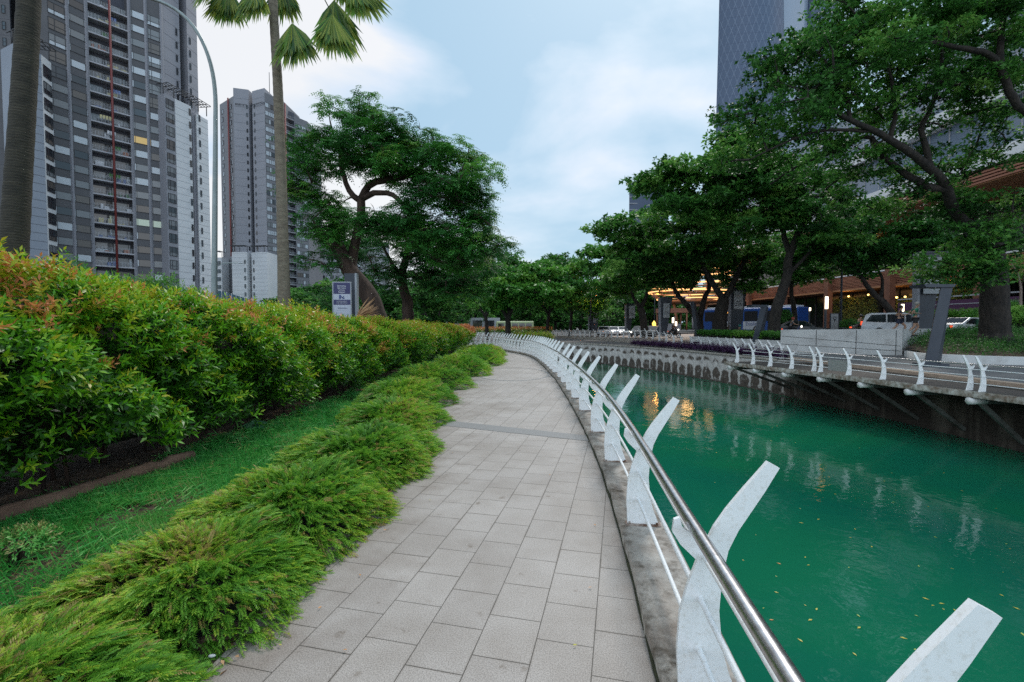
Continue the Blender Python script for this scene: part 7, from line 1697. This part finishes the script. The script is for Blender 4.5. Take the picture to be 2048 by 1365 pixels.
def person(label, loc, rz, J, shirt, shorts, hair, group, extra=None, long_legs=False, shoes=None, scale=1.0, helmet=None, bare=True):
    """facing +x. J: dict of joints (x forward, y left, z up)"""
    root = empty('person', loc, rz, label, 'person', group); root.scale = (scale,) * 3
    v = {k: Vector(p) for k, p in J.items()}
    V, E, Rd, idx = [], [], [], {}
    def add(k, p, r_, par=None):
        idx[k] = len(V); V.append(p); Rd.append(r_)
        if par is not None: E.append((idx[par], idx[k]))
    add('pelvis', v['pelvis'], (.13, .10)); add('waist', v['pelvis'].lerp(v['chest'], .45), (.115, .09), 'pelvis'); add('chest', v['chest'], (.14, .105), 'waist'); add('neck', v['neck'], .055, 'chest')
    hd = v['head']; ax = (hd - v['neck']).normalized(); add('jaw', hd - ax * .07 + Vector((.012, 0, 0)), (.062, .07), 'neck'); add('face', hd + Vector((.008, 0, 0)), (.076, .088), 'jaw'); add('crown', hd + ax * .075, (.06, .072), 'face')
    for s in 'lr':
        add('sh' + s, v['sh' + s], .062, 'chest'); add('el' + s, v['el' + s], .042, 'sh' + s); add('wr' + s, v['wr' + s], .026, 'el' + s)
        d_ = (v['wr' + s] - v['el' + s]).normalized(); sgn = 1 if s == 'l' else -1; sd_ = d_.cross(Vector((0, 0, 1))); sd_ = sd_.normalized() if sd_.length > .1 else Vector((1, 0, 0))
        pm = v['wr' + s] + d_ * .06; add('palm' + s, pm, (.034, .018), 'wr' + s)
        for k, (o_, L_) in enumerate(((-.027, .06), (-.009, .072), (.009, .068), (.027, .052))):
            add(f'f{s}{k}', pm + d_ * .045 + sd_ * o_, .0088, 'palm' + s); add(f'g{s}{k}', pm + d_ * (.045 + L_ * .5) + sd_ * o_ + Vector((0, 0, -.012)), .008, f'f{s}{k}'); add(f'h{s}{k}', pm + d_ * (.04 + L_ * .7) + sd_ * o_ * .9 + Vector((0, 0, -.035)), .007, f'g{s}{k}')
        add(f't{s}', pm - d_ * .01 + sd_ * .04 * sgn + Vector((0, 0, -.01)), .010, 'palm' + s); add(f'u{s}', pm + d_ * .035 + sd_ * .055 * sgn + Vector((0, 0, -.02)), .009, f't{s}')
        add('hip' + s, v['hip' + s], .092, 'pelvis'); add('kn' + s, v['kn' + s], .056, 'hip' + s); add('cf' + s, v['kn' + s].lerp(v['an' + s], .35), .055, 'kn' + s); add('an' + s, v['an' + s], .034, 'cf' + s)
        add('ft' + s, v['to' + s].lerp(v['an' + s], .4) - Vector((0, 0, .02)), (.038, .03), 'an' + s); add('to' + s, v['to' + s], (.034, .022), 'ft' + s)
    skin_obj('body', V, E, Rd, SKIN, root)
    # face details
    f = hd + Vector((.085, 0, 0)); b = MB(); b.tube([f + Vector((-.01, 0, .03)), f + Vector((.018, 0, -.012))], [.006, .014], 6); b.build('nose', SKIN, root)
    for s in (-1, 1):
        MB().ball(hd + Vector((.074, s * .032, .022)), (.011, .013, .009), 8, 5).build('eye', HAIR, root); MB().ball(hd + Vector((-.005, s * .084, .0)), (.018, .01, .03), 8, 5).build('ear', SKIN, root)
    MB().tube([hd + Vector((.078, -.025, -.048)), hd + Vector((.084, 0, -.05)), hd + Vector((.078, .025, -.048))], .006, 5).build('mouth', mat('lips', (.3, .1, .08), .5), root)
    # clothing follows the body, a little larger
    def sub(name, keys, rs, m, edges):
        VV = [v[k] if k in v else V[idx[k]] for k in keys]; return skin_obj(name, VV, edges, rs, m, root)
    ws = V[idx['waist']]
    q_l = v['shl'].lerp(v['ell'], .55); q_r = v['shr'].lerp(v['elr'], .55)
    skin_obj('shirt', [v['pelvis'] + Vector((0, 0, .04)), ws, v['chest'], v['shl'], v['shr'], q_l, q_r, v['neck'] - Vector((0, 0, .05))], [(0, 1), (1, 2), (2, 3), (2, 4), (3, 5), (4, 6), (2, 7)], [(.145, .115), (.13, .105), (.155, .12), .075, .075, .062, .062, .075], shirt, root)
    kl = v['hipl'].lerp(v['knl'], .62 if not long_legs else 1.0); kr = v['hipr'].lerp(v['knr'], .62 if not long_legs else 1.0)
    VV = [v['pelvis'] + Vector((0, 0, .02)), v['hipl'], v['hipr'], kl, kr]; EE = [(0, 1), (0, 2), (1, 3), (2, 4)]; RR = [(.145, .115), .108, .108, .088, .088]
    if long_legs: VV += [v['anl'], v['anr']]; EE += [(3, 5), (4, 6)]; RR = [(.145, .115), .108, .108, .075, .075, .055, .055]
    skin_obj('trousers' if long_legs else 'shorts', VV, EE, RR, shorts, root)
    for s in 'lr':
        a = v['to' + s]; an = v['an' + s]; b = MB(); dd_ = (a - an); dd_.z = 0; yw = math.atan2(dd_.y, dd_.x); pit = math.atan2(an.z - .06 - a.z, max(.01, dd_.length)) if abs(an.z - a.z) > .12 else 0
        Mx = Matrix.Translation(an.lerp(a, .5) - Vector((0, 0, .035))) @ Matrix.Rotation(yw, 4, 'Z') @ Matrix.Rotation(pit, 4, 'Y'); b.ball((0, 0, 0), (.145, .05, .045), 10, 6, Mx); b.build('shoe', shoes or M_frame, root)
    if helmet:
        q = MB(); q.ball(hd + Vector((-.005, 0, .035)), (.135, .12, .125), 14, 9); q.build('helmet', helmet, root); q = MB(); q.ball(hd + Vector((.035, 0, .02)), (.108, .1, .06), 12, 6); q.build('visor', M_cglass, root)
    else:
        q = MB(); q.ball(hd + Vector((-.022, 0, .038)), (.098, .097, .092), 14, 9); q.build('hair', hair, root)
    return root
run1 = dict(pelvis=(0, 0, .92), chest=(.05, 0, 1.27), neck=(.07, 0, 1.45), head=(.10, 0, 1.60), shl=(.05, .17, 1.38), shr=(.05, -.17, 1.38), ell=(-.12, .24, 1.16), elr=(.10, -.25, 1.13), wrl=(.10, .20, 1.07), wrr=(.33, -.14, 1.20),
            hipl=(0, .09, .88), hipr=(0, -.09, .88), knl=(.30, .10, .56), knr=(-.12, -.10, .50), anl=(.22, .10, .16), anr=(-.42, -.10, .24), tol=(.38, .10, .08), tor=(-.40, -.10, .08))
run2 = dict(pelvis=(0, 0, .95), chest=(.03, 0, 1.32), neck=(.05, 0, 1.50), head=(.09, 0, 1.66), shl=(.03, .20, 1.43), shr=(.03, -.20, 1.43), ell=(-.20, .30, 1.22), elr=(-.22, -.30, 1.22), wrl=(.02, .24, 1.14), wrr=(.05, -.22, 1.20),
            hipl=(0, .10, .90), hipr=(0, -.10, .90), knl=(.18, .11, .50), knr=(-.05, -.12, .50), anl=(-.05, .11, .12), anr=(-.35, -.12, .22), tol=(.12, .11, .03), tor=(-.33, -.12, .07))
C_navy = mat('navy_cloth', (.02, .025, .05), .8); C_green = mat('green_tshirt', (.03, .21, .13), .8); C_black = mat('black_cloth', (.015, .015, .018), .8)
p1 = D(1797, 25.8); w1 = person('running woman in dark top and navy shorts, dark hair, beside the van', (p1.x, 25.8, 1.10), R(-36), run1, C_navy, C_navy, HAIR, 'two joggers on the street')
q = MB(); q.ball((.02, 0, 1.60), (.05, .05, .05), 8, 5); q.tube([Vector((0, 0, 1.63)), Vector((-.07, 0, 1.56)), Vector((-.09, 0, 1.45))], [.03, .028, .01], 6); q.build('ponytail', HAIR, w1)
p2 = D(1829, 24.6); m1_ = person('running man in green t-shirt with crossbody strap and dark shorts', (p2.x, 24.6, 1.10), R(-26), run2, C_green, C_black, HAIRG, 'two joggers on the street', scale=1.03)
q = MB(); q.tube([Vector((.13, .17, 1.44)), Vector((.16, .02, 1.30)), Vector((.14, -.13, 1.12)), Vector((-.05, -.17, 1.10)), Vector((-.15, .0, 1.28)), Vector((-.06, .16, 1.47)), Vector((.13, .17, 1.44))], .012, 5); q.build('strap', M_frame, m1_)
tag(ngon('sidewalk', [(17.2, 29.2), (20.9, 24.5), (33, 32.4), (33, 33.6), (21.2, 26.9), (18.2, 30.4)], 1.10, M_concrete), kind='structure')

def motorcycle(label, px, d, rz, c, lit=True, group='motorbikes on the street', zz=None, box=None, rider=None):
    p = D(px, d); root = empty('motorbike', (p.x, d, zz if zz is not None else street_z(0, d)), rz, label, 'motorbike', group)
    m = mat('motorbike_paint', c, .3, .2)
    for x in (-.6, .62):
        q = MB(); q.tube([Vector((x + .25 * math.cos(a), 0, .30 + .25 * math.sin(a))) for a in np.linspace(0, 6.2832, 21)], .055, 8, cap=False); w_ = q.build('wheel', M_tyre, root)
        q = MB(); q.tube([(x, -.06, .3), (x, .06, .3)], .06, 8)
        for k in range(5): a = k * 1.257; q.tube([Vector((x, 0, .3)), Vector((x + .23 * math.cos(a), 0, .3 + .23 * math.sin(a)))], .014, 5)
        q.build('rim', M_rim, w_)
    q = MB(); q.plate([(-.75, .62), (-.55, .42), (-.1, .30), (.28, .34), (.42, .78), (.55, .95), (.42, 1.0), (.26, .72), (.1, .58), (-.2, .66), (-.7, .78)], .26); q.build('body', m, root, bevel=.05)
    q = MB(); q.ball((-.25, 0, .78), (.42, .14, .07), 12, 6); q.build('seat', M_frame, root)
    q = MB(); q.tube([(.62, -.07, .3), (.48, -.07, .9), (.42, 0, 1.02)], .025, 6); q.tube([(.62, .07, .3), (.48, .07, .9), (.42, 0, 1.02)], .025, 6); q.build('fork', M_rim, root)
    q = MB(); q.tube([(.28, -.34, 1.04), (.42, -.16, 1.06), (.44, 0, 1.02), (.42, .16, 1.06), (.28, .34, 1.04)], .018, 6); q.build('handlebar', M_frame, root)
    MB().ball((.58, 0, .92), (.06, .10, .08), 10, 6).build('headlight', M_head if lit else M_lightframe, root); MB().box(-.80, -.74, -.08, .08, .66, .76).build('tail_light', M_tail, root)
    for s in (-1, 1): q = MB(); q.tube([(.36, s * .2, 1.05), (.38, s * .28, 1.2)], .008, 4); q.ball((.38, s * .29, 1.22), (.02, .05, .03), 6, 4); q.build('mirror', M_frame, root)
    if rider:
        J = dict(pelvis=(-.22, 0, .88), chest=(-.08, 0, 1.20), neck=(-.04, 0, 1.38), head=(0, 0, 1.53), shl=(-.06, .18, 1.31), shr=(-.06, -.18, 1.31), ell=(.10, .27, 1.10), elr=(.10, -.27, 1.10), wrl=(.26, .30, 1.08), wrr=(.26, -.30, 1.08),
                 hipl=(-.2, .10, .86), hipr=(-.2, -.10, .86), knl=(.22, .17, .76), knr=(.22, -.17, .76), anl=(.08, .17, .34), anr=(.08, -.17, .34), tol=(.24, .17, .27), tor=(.24, -.17, .27))
        person(rider[0], tuple(root.location), rz, J, rider[1], C_black, HAIR, 'motorbike riders', long_legs=True, helmet=rider[2])
    return root
Hred, Hwhite, Hgreen, Hblack = mat('red_helmet', (.3, .04, .03), .3), mat('white_helmet', (.5, .5, .5), .3), mat('teal_helmet', (.03, .2, .18), .3), mat('black_helmet', (.02, .02, .02), .3)
C_grey = mat('grey_jacket', (.16, .16, .18), .8); C_gjack = mat('green_jacket', (.03, .12, .06), .8)
motorcycle('dark motorbike carrying the rider on the plaza', 1348, 50, R(-60), (.03, .03, .03), True, rider=('rider in dark jacket and pale helmet crossing the plaza', C_black, Hwhite), zz=plaza_z(0, 50))
motorcycle('motorbike with amber glow in front of the bus', 1480, 42, R(-15), (.05, .05, .06), True, rider=('rider in green jacket and teal helmet in front of the bus', C_gjack, Hgreen))
motorcycle('motorbike of the rider next to the bus graphic', 1452, 44, R(200), (.03, .03, .035), False, rider=('rider all in black standing with his bike between trunk and pylon', C_black, Hblack))
motorcycle('motorbike under the red-helmeted rider', 1586, 37, R(-30), (.04, .05, .12), True, rider=('rider in grey jacket and red helmet right of the rounded shrub', C_grey, Hred))
motorcycle('motorbike under the white-helmeted rider', 1612, 38, R(-30), (.10, .02, .03), True, rider=('rider in dark jacket and white helmet, left of the timber column', C_navy, Hwhite))
motorcycle('riderless motorbike beside the pictogram board', 1690, 37, R(-20), (.03, .03, .03), False)
motorcycle('motorbike behind the rear of the silver van', 1722, 33.5, R(0), (.03, .03, .03), False, rider=('rider in dark green top seen from behind at the back of the van', C_gjack, Hblack))
mb_ = motorcycle('white scooter with green delivery box behind the concrete wall near the massive tree', 1938, 32.6, R(175), (.5, .5, .52), False)
MB().box(-.75, -.3, -.22, .22, .82, 1.3).build('delivery_box', mat('green_box', (.01, .06, .035), .5), mb_, bevel=.02)

# ================================================================== floating leaves
g = np.random.default_rng(600); lm = [mat('yellow_floating_leaf', (.42, .38, .05), .5), mat('pale_green_floating_leaf', (.28, .38, .08), .5), mat('orange_floating_leaf', (.5, .2, .03), .5)]
def leafme(m):
    b = MB(); b.add([(-.03, 0, 0), (-.005, .012, .002), (.03, 0, .001), (-.005, -.012, .002)], [(0, 3, 2, 1)]); me = b.mesh('floating_leaf'); me.materials.append(m); return me
LMs = [leafme(m) for m in lm]
LB = ['tiny yellow leaf floating on the green canal water', 'tiny pale green leaf floating on the canal water', 'small orange leaf floating on the canal water']
cl = [P(*q) for q in ((1500, 1090, 10), (1690, 985, 10), (1960, 970, 10), (1850, 1190, 10), (1620, 1230, 10), (1930, 1060, 10))]
k = 0
while k < 80:
    px_, py_ = g.uniform(1420, 2048), g.uniform(850, 1330)
    if k > 70: c0 = [(1735, 970), (1950, 970), (1850, 1195), (1790, 860), (1640, 1000)][k % 5]; px_, py_ = c0[0] + g.normal(0, 45), c0[1] + g.normal(0, 14)
    if px_ > 2060 or py_ > 1360: continue
    q = G(px_, py_, Z_WATER + .004)
    if q.x > 15 or q.x < 1.8: continue
    t_ = 0 if g.random() < .55 else 1 if g.random() < .85 else 2
    o = bpy.data.objects.new('floating_leaf', LMs[t_]); COL.objects.link(o); o.location = q; o.rotation_euler = (0, 0, g.random() * 6.28); s_ = g.uniform(.5, 1.35); o.scale = (s_, s_, 1)
    tag(o, LB[t_], 'leaf', ('floating yellow leaves', 'floating pale green leaves', 'floating orange leaves')[t_]); k += 1
# dry leaves on the paving
for i in range(16):
    q = G(*[(1035, 795), (905, 905), (1180, 1175), (845, 925), (770, 1060), (720, 1150), (1010, 770), (1190, 1050), (640, 1215), (560, 1290), (930, 860), (1100, 950), (860, 1000), (690, 1300), (985, 830), (1150, 1290)][i], .012)
    o = bpy.data.objects.new('dry_leaf', LMs[2] if i % 3 else LMs[0]); COL.objects.link(o); o.location = q; o.rotation_euler = (.2, .1, i * 1.7); o.scale = (.45, .45, 1); tag(o, 'tiny dry leaf lying on the pale paving', 'leaf', 'dry leaves on the path')
